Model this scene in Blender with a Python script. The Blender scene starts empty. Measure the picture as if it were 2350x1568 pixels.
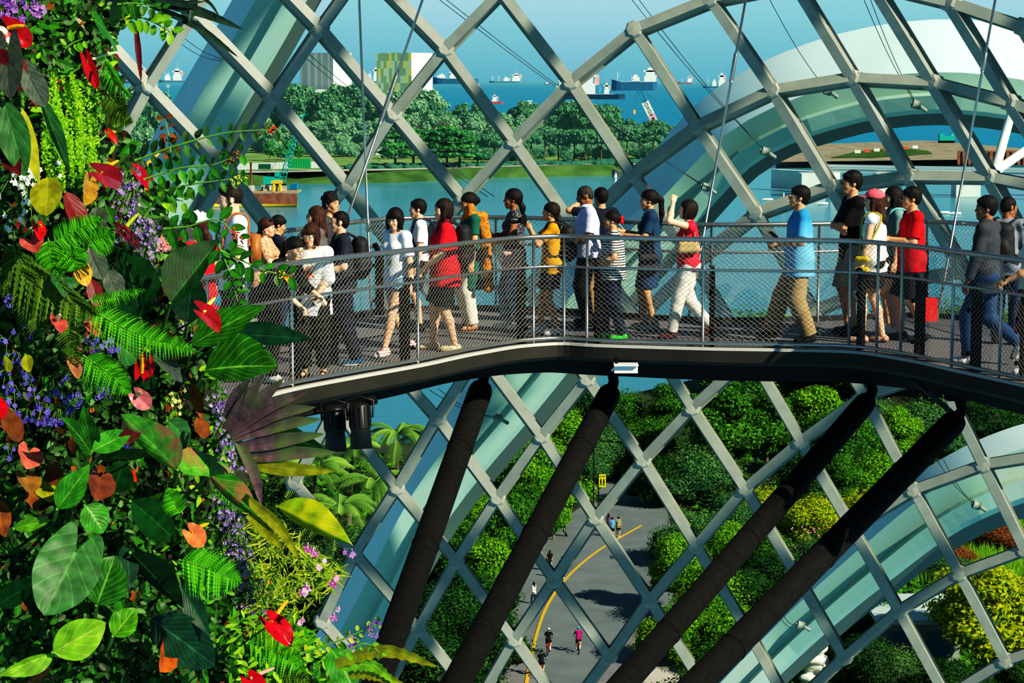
import bpy, math, random
import numpy as np
from mathutils import Vector, Matrix
from mathutils.geometry import tessellate_polygon
R = random.Random(7)
NR = np.random.default_rng(11)
C = bpy.context.scene.collection
F, CX, CY, HOR, CAMZ = 5000.0, 1175.0, 784.0, 183.0, 38.0
PITCH = math.atan((CY - HOR) / F)
SP, CP = math.sin(PITCH), math.cos(PITCH)
DECK = CAMZ - 2.95
V = Vector

def ray(px, py):
    u, v = (px - CX) / F, (CY - py) / F
    return V((u, CP + v * SP, -SP + v * CP))
def P(px, py, Y):                       # point of the place seen at a pixel, at distance Y
    d = ray(px, py); t = Y / d.y
    return V((d.x * t, Y, CAMZ + d.z * t))
def G(px, py, z):                       # point where the line of sight meets height z
    d = ray(px, py); t = (z - CAMZ) / d.z
    return V((d.x * t, d.y * t, z))
def ZAT(py, Y):
    d = ray(CX, py); return CAMZ + d.z * Y / d.y

def lin(c):
    r = []
    for x in c[:3]:
        x = x / 255.0
        r.append(x / 12.92 if x <= 0.04045 else ((x + 0.055) / 1.055) ** 2.4)
    return tuple(r) + (1.0,)

MATS = {}
def newmat(name):
    m = bpy.data.materials.new(name); m.use_nodes = True
    nt = m.node_tree; nt.nodes.clear()
    out = nt.nodes.new('ShaderNodeOutputMaterial')
    return m, nt, out
def L(nt, a, b): nt.links.new(a, b)
def N(nt, t, **kw):
    n = nt.nodes.new(t)
    for k, v in kw.items(): setattr(n, k, v)
    return n
def mixc(nt, fac, a, b, blend='MIX'):
    n = N(nt, 'ShaderNodeMix', data_type='RGBA', blend_type=blend)
    for sock, val in ((n.inputs[0], fac), (n.inputs[6], a), (n.inputs[7], b)):
        if hasattr(val, 'links') or hasattr(val, 'is_output'): L(nt, val, sock)
        else: sock.default_value = val
    return n.outputs[2]
def mth(nt, op, a, b=None, c=None):
    n = N(nt, 'ShaderNodeMath', operation=op)
    for i, val in enumerate((a, b, c)):
        if val is None: continue
        if hasattr(val, 'is_output'): L(nt, val, n.inputs[i])
        else: n.inputs[i].default_value = val
    return n.outputs[0]
def mat(name, col, rough=0.6, metal=0.0, var=0.0, scale=6.0, bump=0.0, spec=0.4, col2=None, coat=0.0, stretch=None, emit=0.0):
    """painted / cloth / stone / metal surface with noise variation"""
    if name in MATS: return MATS[name]
    m, nt, out = newmat(name)
    b = N(nt, 'ShaderNodeBsdfPrincipled')
    b.inputs['Roughness'].default_value = rough; b.inputs['Metallic'].default_value = metal
    b.inputs['Specular IOR Level'].default_value = spec; b.inputs['Coat Weight'].default_value = coat
    c1 = lin(col); b.inputs['Base Color'].default_value = c1
    if emit:
        b.inputs['Emission Color'].default_value = c1; b.inputs['Emission Strength'].default_value = emit
    if var or bump or col2:
        tc = N(nt, 'ShaderNodeTexCoord'); no = N(nt, 'ShaderNodeTexNoise')
        no.inputs['Scale'].default_value = scale; no.inputs['Detail'].default_value = 4
        if stretch:
            mp = N(nt, 'ShaderNodeMapping'); mp.inputs['Scale'].default_value = stretch
            L(nt, tc.outputs['Object'], mp.inputs[0]); L(nt, mp.outputs[0], no.inputs[0])
        else: L(nt, tc.outputs['Object'], no.inputs[0])
        if var or col2:
            ca = tuple(min(1, x * (1 + var)) for x in c1[:3]) + (1,)
            cb = lin(col2) if col2 else tuple(x * (1 - var) for x in c1[:3]) + (1,)
            rp = N(nt, 'ShaderNodeMapRange'); rp.inputs[1].default_value = 0.35; rp.inputs[2].default_value = 0.65
            L(nt, no.outputs[0], rp.inputs[0])
            L(nt, mixc(nt, rp.outputs[0], ca, cb), b.inputs['Base Color'])
        if bump:
            bp = N(nt, 'ShaderNodeBump'); bp.inputs['Strength'].default_value = bump; bp.inputs['Distance'].default_value = 0.02
            L(nt, no.outputs[0], bp.inputs['Height']); L(nt, bp.outputs[0], b.inputs['Normal'])
    L(nt, b.outputs[0], out.inputs[0])
    MATS[name] = m
    return m

class MB:
    """collects shapes, then links them as ONE mesh object"""
    def __init__(s): s.v = []; s.f = []; s.a = []; s.mi = []; s.n = 0; s.cm = 0
    def add(s, verts, faces, attr=None):
        verts = np.asarray(verts, float).reshape(-1, 3); k = len(verts)
        s.v.append(verts)
        s.a.append(np.zeros((k, 3)) if attr is None else np.asarray(attr, float).reshape(-1, 3))
        for fa in faces:
            fa = np.asarray(fa, int)
            if fa.size == 0: continue
            if fa.ndim == 1: fa = fa[None]
            s.f.append(fa + s.n); s.mi.append(np.full(len(fa), s.cm))
        s.n += k
        return s
    def grid(s, pts, attr=None, close_u=False, close_v=False):
        pts = np.asarray(pts, float); nu, nv = pts.shape[:2]
        iu = np.arange(nu if close_u else nu - 1); iv = np.arange(nv if close_v else nv - 1)
        a, b = np.meshgrid(iu, iv, indexing='ij'); a2, b2 = (a + 1) % nu, (b + 1) % nv
        q = np.stack([a * nv + b, a2 * nv + b, a2 * nv + b2, a * nv + b2], -1).reshape(-1, 4)
        return s.add(pts.reshape(-1, 3), [q], None if attr is None else np.asarray(attr).reshape(-1, 3))
    def tube(s, pts, r, n=8, cap=True, attr=None, flat=None):
        pts = np.asarray([tuple(p) for p in pts], float); k = len(pts)
        r = np.broadcast_to(np.asarray(r, float), (k,))
        t = np.gradient(pts, axis=0); t /= np.linalg.norm(t, axis=1)[:, None] + 1e-12
        ref = np.array([0, 0, 1.0]) if abs(t[0, 2]) < 0.9 else np.array([1.0, 0, 0])
        ring = np.zeros((k, n, 3)); u = np.cross(t[0], ref); u /= np.linalg.norm(u)
        ang = np.arange(n) * 2 * math.pi / n + math.pi / n
        for i in range(k):
            u = u - t[i] * (u @ t[i]); u /= np.linalg.norm(u) + 1e-12
            w = np.cross(t[i], u)
            ring[i] = pts[i] + r[i] * (np.cos(ang)[:, None] * u + np.sin(ang)[:, None] * w)
        base = s.n
        s.grid(ring, close_v=True, attr=None if attr is None else np.broadcast_to(attr, (k, n, 3)))
        if cap:
            s.f.append(np.array([[base + j for j in range(n - 1, -1, -1)]])); s.mi.append(np.array([s.cm]))
            s.f.append(np.array([[base + (k - 1) * n + j for j in range(n)]])); s.mi.append(np.array([s.cm]))
        return s
    def box(s, c, size, ax=None):
        c = np.array(tuple(c), float); hx, hy, hz = [d / 2 for d in size]
        q = np.array([[x, y, z] for x in (-hx, hx) for y in (-hy, hy) for z in (-hz, hz)])
        if ax is not None:
            A = np.array([tuple(a) for a in ax]); q = q @ A
        return s.add(q + c, [np.array([[0, 1, 3, 2], [4, 6, 7, 5], [0, 4, 5, 1], [2, 3, 7, 6], [0, 2, 6, 4], [1, 5, 7, 3]])])
    def bar(s, p, q, w, h, up=(0, 0, 1)):
        p, q, up = V(p), V(q), V(up); d = q - p; ln = d.length; d.normalize()
        sx = d.cross(up).normalized(); uz = sx.cross(d).normalized()
        return s.box((p + q) / 2, (ln, w, h), (d, sx, uz))
    def ell(s, c, r, ax=None, nu=12, nv=8):
        th = np.linspace(0, 2 * math.pi, nu, endpoint=False); ph = np.linspace(0.02, math.pi - 0.02, nv + 1)
        q = np.stack([np.outer(np.sin(ph), np.cos(th)), np.outer(np.sin(ph), np.sin(th)), np.outer(np.cos(ph), np.ones(nu))], -1) * np.array(r, float)
        if ax is not None: q = q @ np.array([tuple(a) for a in ax])
        base = s.n
        s.grid(q + np.array(tuple(c)), close_v=True)
        s.f.append(np.array([[base + j for j in range(nu)]])); s.mi.append(np.array([s.cm]))
        s.f.append(np.array([[base + nv * nu + j for j in range(nu - 1, -1, -1)]])); s.mi.append(np.array([s.cm]))
        return s
    def lathe(s, c, prof, n=16, ax=None):
        th = np.linspace(0, 2 * math.pi, n, endpoint=False)
        q = np.array([[[r * math.cos(t), r * math.sin(t), z] for t in th] for r, z in prof])
        if ax is not None: q = q @ np.array([tuple(a) for a in ax])
        return s.grid(q + np.array(tuple(c)), close_v=True)
    def mesh(s, name, mats, smooth=True):
        me = bpy.data.meshes.new(name)
        if not s.v: return me
        v = np.concatenate(s.v); loops = np.concatenate([f.ravel() for f in s.f])
        cnt = np.concatenate([np.full(len(f), f.shape[1]) for f in s.f])
        me.vertices.add(len(v)); me.vertices.foreach_set('co', v.ravel().astype(np.float32))
        me.loops.add(len(loops)); me.loops.foreach_set('vertex_index', loops.astype(np.int32))
        me.polygons.add(len(cnt)); me.polygons.foreach_set('loop_start', np.concatenate([[0], np.cumsum(cnt)[:-1]]).astype(np.int32))
        me.polygons.foreach_set('material_index', np.concatenate(s.mi).astype(np.int32))
        me.polygons.foreach_set('use_smooth', np.full(len(cnt), smooth))
        at = me.attributes.new('luv', 'FLOAT_VECTOR', 'POINT'); at.data.foreach_set('vector', np.concatenate(s.a).ravel().astype(np.float32))
        for m in (mats if isinstance(mats, (list, tuple)) else [mats]): me.materials.append(m)
        me.update(calc_edges=True)
        return me
    def build(s, name, mats, parent=None, smooth=True, loc=None):
        return link(name, s.mesh(name, mats, smooth), parent, loc)

def link(name, me, parent=None, loc=None):
    o = bpy.data.objects.new(name, me); C.objects.link(o)
    if loc is not None: o.location = loc
    if parent is not None: o.parent = parent
    return o
def tag(o, label=None, cat=None, group=None, kind=None):
    if label: o['label'] = label
    if cat: o['category'] = cat
    if group: o['group'] = group
    if kind: o['kind'] = kind
    return o
def thing(name, label, cat, loc=(0, 0, 0), rz=0.0, group=None, kind=None):
    o = bpy.data.objects.new(name, None); C.objects.link(o); o.empty_display_size = 0.2
    o.location = loc; o.rotation_euler = (0, 0, rz)
    return tag(o, label, cat, group, kind)
def dup(root, loc, rz=0.0, sc=1.0, label=None, group=None):
    r = root.copy(); C.objects.link(r); r.location = loc; r.rotation_euler = (0, 0, rz)
    r.scale = sc if isinstance(sc, (tuple, list)) else (sc, sc, sc)
    if label: r['label'] = label
    if group: r['group'] = group
    for ch in list(root.children):
        c = ch.copy(); C.objects.link(c); c.parent = r
        for g in ch.children:
            d = g.copy(); C.objects.link(d); d.parent = c
    return r
def spline(pts, n):
    """smooth curve through points, n samples"""
    p = np.array([tuple(q) for q in pts], float); k = len(p)
    seg = np.concatenate([[0], np.cumsum(np.linalg.norm(np.diff(p, axis=0), axis=1))])
    m = np.gradient(p, seg, axis=0); out = []
    for t in np.linspace(0, seg[-1], n):
        i = min(max(np.searchsorted(seg, t) - 1, 0), k - 2); h = seg[i + 1] - seg[i]; u = (t - seg[i]) / h
        out.append((2*u**3 - 3*u**2 + 1) * p[i] + (u**3 - 2*u**2 + u) * h * m[i] + (3*u**2 - 2*u**3) * p[i+1] + (u**3 - u**2) * h * m[i+1])
    return np.array(out)
# ---------------------------------------------------------------- materials of the structure
M_beam = mat('pale_grey_painted_steel', (140, 145, 132), 0.5, 0.0, 0.10, 3.0)
M_node = mat('cast_steel_node', (146, 150, 136), 0.5, 0.0, 0.08, 8.0)
M_rib = mat('shaded_white_rib_steel', (172, 198, 180), 0.5, 0.0, 0.05, 0.6)  # white rib steel, darkened for shade and greened for the glass tint
M_flank = mat('skylit_white_rib_steel', (224, 240, 240), 0.5, 0.0, 0.05, 0.6)  # same white rib steel; sun and sky light tinted into the colour
M_steel = mat('brushed_stainless_steel', (176, 176, 170), 0.28, 0.9, 0.08, 40)
M_wire = mat('stainless_wire', (168, 166, 156), 0.4, 0.6)
M_dark = mat('dark_painted_steel', (11, 11, 10), 0.7, 0.0, 0.2, 5, spec=.1)
M_fascia = mat('charcoal_bridge_fascia', (44, 44, 38), 0.6, 0.0, 0.12, 2, spec=.2)
M_strut = mat('dark_rusty_fireproof_coating', (25, 25, 22), 0.85, 0.0, 0.22, 14, bump=0.3, spec=.12)
M_deck = mat('grey_deck_grip_panels', (98, 98, 102), 0.75, 0.0, 0.12, 30, bump=0.1)
M_alu = mat('dull_aluminium_edge', (168, 168, 160), .5)
M_kick = mat('black_kick_plate', (26, 28, 28), 0.6)
M_white = mat('white_enamel', (232, 232, 226), 0.4, 0, 0.03, 4)
M_cable = mat('dark_thin_cable', (58, 66, 70), 0.5, 0.4)
def glass_mat():
    m, nt, out = newmat('green_tinted_dome_glass')
    tr = N(nt, 'ShaderNodeBsdfTransparent'); tr.inputs[0].default_value = (0.78, 0.93, 0.90, 1)
    gl = N(nt, 'ShaderNodeBsdfGlossy'); gl.inputs['Roughness'].default_value = 0.02; gl.inputs[0].default_value = (0.9, 1, 1, 1)
    lw = N(nt, 'ShaderNodeLayerWeight'); lw.inputs[0].default_value = 0.12
    f = mth(nt, 'MULTIPLY', lw.outputs['Fresnel'], 0.5)
    mx = N(nt, 'ShaderNodeMixShader'); L(nt, f, mx.inputs[0]); L(nt, tr.outputs[0], mx.inputs[1]); L(nt, gl.outputs[0], mx.inputs[2])
    L(nt, mx.outputs[0], out.inputs[0]); return m
M_glass = glass_mat()

# ---------------------------------------------------------------- glass dome: diagonal lattice of steel bars
rows = {   # row : {line : pixel}
 -1:{1:(243,95),2:(345,-125)},
 0:{0:(240,385),1:(337,199),2:(444,31),3:(545,-130)},
 1:{0:(420,555),1:(522,393),2:(628,223),3:(734,67),4:(836,-75)},
 2:{0:(600,755),1:(668,585),2:(796,428),3:(902,263),4:(1021,114),5:(1150,-18)},
 3:{-1:(675,1109),0:(770,935),1:(838,772),2:(948,622),3:(1062,455),4:(1178,325),5:(1310,190),6:(1458,70),7:(1632,0),8:(1825,-38),9:(2003,-36),10:(2180,7),11:(2350,63)},
 4:{-2:(739,1427),-1:(814,1271),0:(910,1120),1:(1004,960),2:(1100,811),3:(1208,662),4:(1322,527),5:(1451,401),6:(1601,291),7:(1775,209),8:(1958,180),9:(2141,190),10:(2319,235),11:(2490,300)},
 5:{-2:(882,1590),-1:(960,1441),0:(1047,1287),1:(1141,1143),2:(1242,1001),3:(1347,871),4:(1462,735),5:(1592,603),6:(1737,490),7:(1907,429),8:(2086,405),9:(2271,407),10:(2450,440)},
 6:{-1:(1095,1615),0:(1180,1468),1:(1272,1331),2:(1366,1189),3:(1475,1056),4:(1588,937),5:(1722,815),6:(1868,712),7:(2038,648),8:(2210,622),9:(2392,630)},
 7:{0:(1300,1640),1:(1398,1507),2:(1491,1377),3:(1597,1253),4:(1710,1122),5:(1838,1013),6:(1983,908),7:(2150,850),8:(2325,838)},
 8:{2:(1612,1570),3:(1710,1438),4:(1825,1316),5:(1955,1212),6:(2097,1125),7:(2257,1067),8:(2425,1040)},
 9:{3:(1815,1625),4:(1937,1509),5:(2063,1402),6:(2202,1317),7:(2352,1262)},
 10:{5:(2172,1600),6:(2308,1516),7:(2445,1470)},
}
def dome_depth(px, py):
    t = (px - 750) / 1600.0
    return 40.0 - (1.7 * t * t if t > 0 else 4.0 * t * t) - 1.0 * (784 - py) / 784.0
NODE = {}
for b, r in rows.items():
    for a, (px, py) in r.items(): NODE[(a, b)] = (P(px, py, dome_depth(px, py)), px, py)
dome = thing('wall_dome', 'curved glass dome wall on a diagonal lattice of pale steel bars', 'glass wall', kind='structure')
def inner_normal(px, py):
    k = (px - 1150) / (1250.0 if py < 600 else 3400.0)
    return V((-k, -1.0, 0.22)).normalized()
seen = lambda k: -140 < NODE[k][1] < 2500 and -140 < NODE[k][2] < 1700
for (a, b), (p, px, py) in sorted(NODE.items()):
    for q in ((a, b + 1), (a + 1, b)):
        if q in NODE:
            n = inner_normal((px + NODE[q][1]) / 2, (py + NODE[q][2]) / 2)
            m = MB(); m.bar(p, NODE[q][0], 0.168, 0.30, n)
            d = (NODE[q][0] - p).normalized(); s_ = d.cross(n).normalized()
            for sg in (-1, 1):   # raised glazing strip beside the bar
                m.bar(p + s_ * sg * 0.075 - n * 0.165, NODE[q][0] + s_ * sg * 0.075 - n * 0.165, 0.085, 0.03, n)
            m.build('lattice_bar', M_beam, dome, smooth=False)
    n = inner_normal(px, py)
    if -60 < px < 2420 and -60 < py < 1640:
        m = MB(); u = V((1, 0, 0)); u = (u - n * u.dot(n)).normalized(); w = n.cross(u)
        m.lathe(p - n * 0.15, [(0.001, 0.32), (0.13, 0.31), (0.16, 0.28), (0.17, 0.0), (0.001, 0.0)], 8, (u, w, n))
        m.build('lattice_node', M_node, dome, smooth=False)
    if (a, b + 1) in NODE and (a + 1, b) in NODE and (a + 1, b + 1) in NODE:
        ks = [(a, b), (a, b + 1), (a + 1, b + 1), (a + 1, b)]
        m = MB(); m.add([tuple(NODE[k][0] - inner_normal(NODE[k][1], NODE[k][2]) * 0.2) for k in ks], [[0, 1, 2, 3]])
        m.build('glass_pane', M_glass, dome, smooth=False)

# ---------------------------------------------------------------- white arched ribs outside the glass
def rib(label, path, widths, depths, f1=(0.26, 0.26)):
    n = 40
    pts = spline([(x, y, 0) for x, y in path], n)[:, :2]
    ws = np.interp(np.linspace(0, 1, n), np.linspace(0, 1, len(widths)), widths)
    Ys = np.interp(np.linspace(0, 1, n), np.linspace(0, 1, len(depths)), depths)
    tan = np.gradient(pts, axis=0); tan /= np.linalg.norm(tan, axis=1)[:, None]
    nor = np.stack([-tan[:, 1], tan[:, 0]], 1)          # towards lower right of the arch
    dep = (1.5, 0.0, 0.05, -0.22, -0.16, 0.02, 1.4)      # how far each ledge lies behind the front
    root = thing('steel_arch_rib', label, 'arch', kind='structure')
    def FR(k, i):
        a = np.interp(k / (n - 1), np.linspace(0, 1, len(f1)), f1); return (0.0, a, a + (1 - a) * .38, a + (1 - a) * .44, a + (1 - a) * .70, a + (1 - a) * .78, 1.0)[i]
    def strip(i, j, name, m):
        mb = MB()
        mb.grid([[P(pts[k, 0] + nor[k, 0] * ws[k] * (FR(k, s_) - 0.5), pts[k, 1] + nor[k, 1] * ws[k] * (FR(k, s_) - 0.5), Ys[k] + dep[s_]) for s_ in range(i, j + 1)] for k in range(n)])
        return mb.build(name, m, root, smooth=(j - i == 1))
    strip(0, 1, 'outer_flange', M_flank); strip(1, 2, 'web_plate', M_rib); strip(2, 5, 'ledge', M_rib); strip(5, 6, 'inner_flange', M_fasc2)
    return root, pts, Ys
M_fasc2 = mat('grey_rib_underside', (96, 110, 104), 0.6)  # underside strip in a darker grey than the web
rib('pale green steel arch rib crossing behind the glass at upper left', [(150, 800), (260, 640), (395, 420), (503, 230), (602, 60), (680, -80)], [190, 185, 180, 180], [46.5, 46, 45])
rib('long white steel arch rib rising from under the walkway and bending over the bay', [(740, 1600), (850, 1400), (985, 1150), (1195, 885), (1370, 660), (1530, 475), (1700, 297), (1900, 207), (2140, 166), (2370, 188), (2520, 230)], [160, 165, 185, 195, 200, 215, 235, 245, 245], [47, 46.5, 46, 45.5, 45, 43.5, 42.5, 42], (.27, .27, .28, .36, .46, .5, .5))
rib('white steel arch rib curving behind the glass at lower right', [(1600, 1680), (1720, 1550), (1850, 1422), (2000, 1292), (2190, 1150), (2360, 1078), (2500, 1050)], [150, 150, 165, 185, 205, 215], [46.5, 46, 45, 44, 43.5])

# thin cables and pulleys outside the glass
def cable(label, pairs, Y=43.5, pulley=None, r=0.007, group='thin sunshade cables outside the glass'):
    o = thing('shade_cable', label, 'cable', group=group)
    for (a, b) in pairs:
        A, B = P(a[0], a[1], Y - 0.6), P(b[0], b[1], Y)
        pts = [A.lerp(B, t) - V((0, 0, 0.10 * math.sin(math.pi * t))) for t in np.linspace(0, 1, 9)]
        MB().tube(pts, r, 5).build('cable_strand', M_cable, o)
    if pulley:
        p = P(pulley[0], pulley[1], Y)
        m = MB(); m.tube([p + V((-.07, 0, 0.02)), p + V((0.07, 0, -0.02))], 0.085, 12); m.tube([p + V((-.10, 0, .02)), p + V((-.07, 0, .02))], 0.05, 10)
        m.tube([p + V((0.05, 0, -0.02)), p + V((0.2, 0.1, -0.12))], 0.04, 8); m.build('pulley', M_beam, o)
CG = 'thin cable pair strung outside the glass, ending in a small pulley on the white arch'
cable('pair of thin cables from top centre down to a pulley beside the raised-arm woman', [((1009, 0), (1612, 424)), ((1025, 0), (1618, 430))], 43.2, (1620, 430))
cable('pair of thin cables ending at a pulley above the bend of the long white arch', [((1435, -20), (1750, 340)), ((1452, -20), (1756, 347))], 42.4, (1757, 348))
cable('pair of thin cables ending at the pulley highest on the white arch', [((1983, 0), (2098, 233)), ((1998, 0), (2104, 240))], 40.6, (2103, 240))
cable('single thin cable down to the white arch right of the sea crane', [((1767, 0), (1897, 207))], 42.3, (1900, 209))
cable('pair of thin cables crossing the upper left arch rib', [((405, 72), (522, 138)), ((400, 88), (510, 140))], 43.8)
cable('pair of thin cables running from the grey block down to the sari woman', [((690, 108), (1135, 452)), ((684, 118), (1120, 452))], 44.4)
cable('pair of thin cables under the walkway ending at a pulley by the first strut', [((985, 895), (1135, 957)), ((1005, 892), (1140, 962))], 44.0, (1143, 960))
cable('pair of thin cables at lower right ending at a pulley near the last strut', [((1795, 1408), (1830, 1432)), ((1790, 1418), (1834, 1440))], 43.5, (1838, 1436))
cable('pair of thin cables at right edge ending at a pulley on the lower arch', [((2150, 1055), (2236, 1155)), ((2165, 1055), (2240, 1162))], 41.8, (2241, 1160))

# ---------------------------------------------------------------- the aerial walkway
near_px = [(300, 1020), (380, 985), (470, 945), (560, 918), (665, 890), (800, 864), (960, 835), (1100, 806), (1215, 789), (1290, 785), (1360, 789), (1480, 793), (1620, 797), (1800, 800), (1955, 804), (2083, 822), (2200, 847), (2320, 873), (2460, 905)]
far_px = [(330, 640), (430, 592), (500, 565), (581, 541), (618, 534), (707, 524), (793, 512), (878, 503), (1016, 499), (1147, 499), (1322, 504), (1450, 510), (1599, 515), (1870, 514), (2000, 511), (2138, 509), (2237, 514), (2350, 529), (2480, 550)]
NE = spline([G(x, y, DECK) for x, y in near_px], 161)
FE_ = [G(x, y, DECK + 1.2) for x, y in far_px]
FE = spline([V((p.x, p.y, DECK)) for p in FE_], 161)
def at_x(curve, px):
    """walkway edge point seen at screen column px"""
    best = min(range(len(curve) - 1), key=lambda i: abs((curve[i][0] / curve[i][1]) * F * 1.0 / CP - (px - CX)))
    return V(curve[best])
deck = MB(); UP = np.array([0, 0, 1.0])
deck.grid(np.stack([NE, FE], 1)); deck.grid(np.stack([NE - UP * .05, FE - UP * .05], 1)[:, ::-1])
walk = thing('walkway', 'curved aerial walkway with grey deck hung across the dome', 'walkway', kind='structure')
deck.build('floor_deck', M_deck, walk, smooth=False)
def tang(c): t = np.gradient(c, axis=0); return t / np.linalg.norm(t, axis=1)[:, None]
nin = FE - NE; tN = tang(NE); nin = nin - tN * (nin * tN).sum(1)[:, None]; nin /= np.linalg.norm(nin, axis=1)[:, None]
tF = tang(FE); nout = FE - NE; nout = nout - tF * (nout * tF).sum(1)[:, None]; nout /= np.linalg.norm(nout, axis=1)[:, None]
def sweep(c, nrm, prof, close=True):
    m = MB(); m.grid([[c[i] + nrm[i] * a + UP * z for a, z in prof] for i in range(len(c))], close_v=close); return m
sweep(NE, -nin, [(0.0, 0.0), (0.045, 0.0), (0.055, -0.03), (0.0, -0.03)]).build('deck_edge_angle', M_alu, walk, smooth=False)
sweep(NE, -nin, [(0.05, -0.03), (0.06, -0.16), (0.02, -0.20), (-0.08, -0.20), (-0.08, -0.03)]).build('edge_fascia', M_fascia, walk, smooth=False)
sweep(FE, nout, [(0.0, -0.2), (0.08, -0.2), (0.08, 0.06), (0.0, 0.06)]).build('kick_plate', M_kick, walk, smooth=False)
W = FE - NE
box_prof = [NE + W * 0.06 - UP * 0.16, NE + W * 0.20 - UP * 0.44, NE + W * 0.80 - UP * 0.44, NE + W * 0.94 - UP * 0.16]
m = MB(); m.grid(np.stack(box_prof, 1), close_v=True); m.build('box_girder', M_dark, walk, smooth=False)

def railing(label, curve, nrm, posts, fins, side, z0=0.06):
    o = thing('railing', label, 'railing')
    top = curve + UP * 1.20; mid = curve + UP * 0.86
    MB().tube(top, 0.027, 10).build('handrail', M_steel, o)
    MB().tube(mid, 0.017, 8).build('mid_rail', M_steel, o)
    if side == 'near': MB().tube(curve + UP * 0.045, 0.022, 8).build('bottom_rail', M_steel, o)
    for x in posts:
        p = at_x(curve, x); MB().tube([p + V((0, 0, -0.02)), p + V((0, 0, 1.19))], 0.0175, 8).build('post', M_steel, o)
    for x in fins:
        p = at_x(curve, x); i = min(range(len(curve)), key=lambda k: (V(curve[k]) - p).length)
        n = V(nrm[i]); t = V(tang(curve)[i]); m = MB()
        m.bar(p + n * 0.10 + V((0, 0, -0.1)), p + n * 0.10 + V((0, 0, 0.80)), 0.055, 0.10, n)
        m.bar(p + n * 0.10 + V((0, 0, 0.78)), p + n * 0.02 + V((0, 0, 0.90)), 0.055, 0.045, n)
        for z in (0.18, 0.62): m.bar(p, p + n * 0.1 + V((0, 0, 0)), 0.03, 0.03) if False else m.box(p + n * 0.05 + V((0, 0, z)), (0.12, 0.03, 0.04), (n, t, V((0, 0, 1))))
        m.build('support_fin', M_dark, o, smooth=False)
    # woven wire net: two families of slanting wires
    seg = np.concatenate([[0], np.cumsum(np.linalg.norm(np.diff(curve, axis=0), axis=1))]); tot = seg[-1]
    def on(s_, z): return np.stack([np.interp(s_, seg, curve[:, k]) for k in range(3)], -1) + np.outer(z, UP) 
    h = 1.17 - z0; run = h * 1.25; m = MB(); pitch = 0.066
    zz = np.linspace(0, 1, 27)
    for k in range(int(tot / pitch) + 1):
        for sg in (1, -1):
            s0 = k * pitch; s_ = s0 + sg * zz * run
            s_ = s_ + 0.007 * np.where(np.arange(27) % 2 == 0, 1, -1) * sg
            ok = (s_ >= 0) & (s_ <= tot)
            if ok.sum() < 2: continue
            m.tube(on(s_[ok], z0 + zz[ok] * h), 0.0022, 3, cap=False)
    # lacing that ties the net to the rail
    lace = np.arange(0, tot, 0.066); q = on(np.repeat(lace, 3)[: len(lace) * 3] + np.tile([0, .012, .033], len(lace)), np.tile([1.17, 1.228, 1.17], len(lace)))
    m.tube(q, 0.0035, 3, cap=False)
    m.build('wire_net', M_wire, o)
    return o
railing('stainless railing with wire net along the near edge of the walkway', NE, nin, [470, 560, 665, 960, 1228, 1290, 1358, 1622, 1955, 2028, 2083, 2200, 2318], [690, 945, 1212, 1372, 1636, 1975, 2104, 2232, 2348], 'near')
railing('stainless railing with wire net along the bay side of the walkway', FE, -nout, [500, 618, 878, 1140, 1400, 1640, 1880, 2138, 2345], [855, 1480, 2132], 'far')

# steel struts that carry the walkway
def strut(label, top, bot, r0, r1, Yt, Yb, k):
    a, b = P(top[0], top[1], Yt), P(bot[0], bot[1], Yb)
    o = thing('support_strut', label, 'strut', a)
    d = (b - a); ln = d.length; d.normalize()
    pts = [a * 0 + d * s_ for s_ in (0.0, 0.03, 0.09, 0.2, ln)]
    MB().tube(pts, [r0 * 0.72, r0 * 0.88, r0 * 0.98, r0, r1], 24).build('tube', M_strut, o)
    for s_ in np.arange(1.2, ln, 1.7): 
        MB().tube([d * s_, d * (s_ + 0.012)], r0 + (r1 - r0) * s_ / ln + 0.006, 24).build('joint_band', M_strut, o)
    m = MB(); m.tube([d * 0.02, d * -0.12 + V((0, 0, 0.05)), V((0, 0, 0.30))], [0.075, 0.06, 0.06], 10)
    m.box((0, 0, 0.24), (0.26, 0.2, 0.05)); m.build('top_bracket', M_dark, o)
strut('leftmost dark strut under the walkway, nearest the plant wall', (1106, 888), (838, 1640), 0.142, 0.145, 25.2, 20.5, 0)
strut('second dark strut from the plant wall, ending below the white box light', (1402, 898), (1010, 1640), 0.135, 0.145, 25.2, 20.2, 1)
strut('third dark strut from the plant wall, slanting across the yellow-lined road side trees', (1992, 918), (1370, 1640), 0.125, 0.135, 24.6, 20.2, 2)
strut('rightmost dark strut under the walkway, in front of the lower white arch', (2196, 962), (1530, 1640), 0.140, 0.145, 24.0, 20.0, 3)
m = MB(); m.bar(P(2095, 870, 23.4), P(2196, 958, 24.0), 0.02, 0.06); tag(m.build('brace_rod', M_fascia, smooth=False), 'thin grey brace rod under the walkway at the rightmost strut', 'rod')

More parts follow.
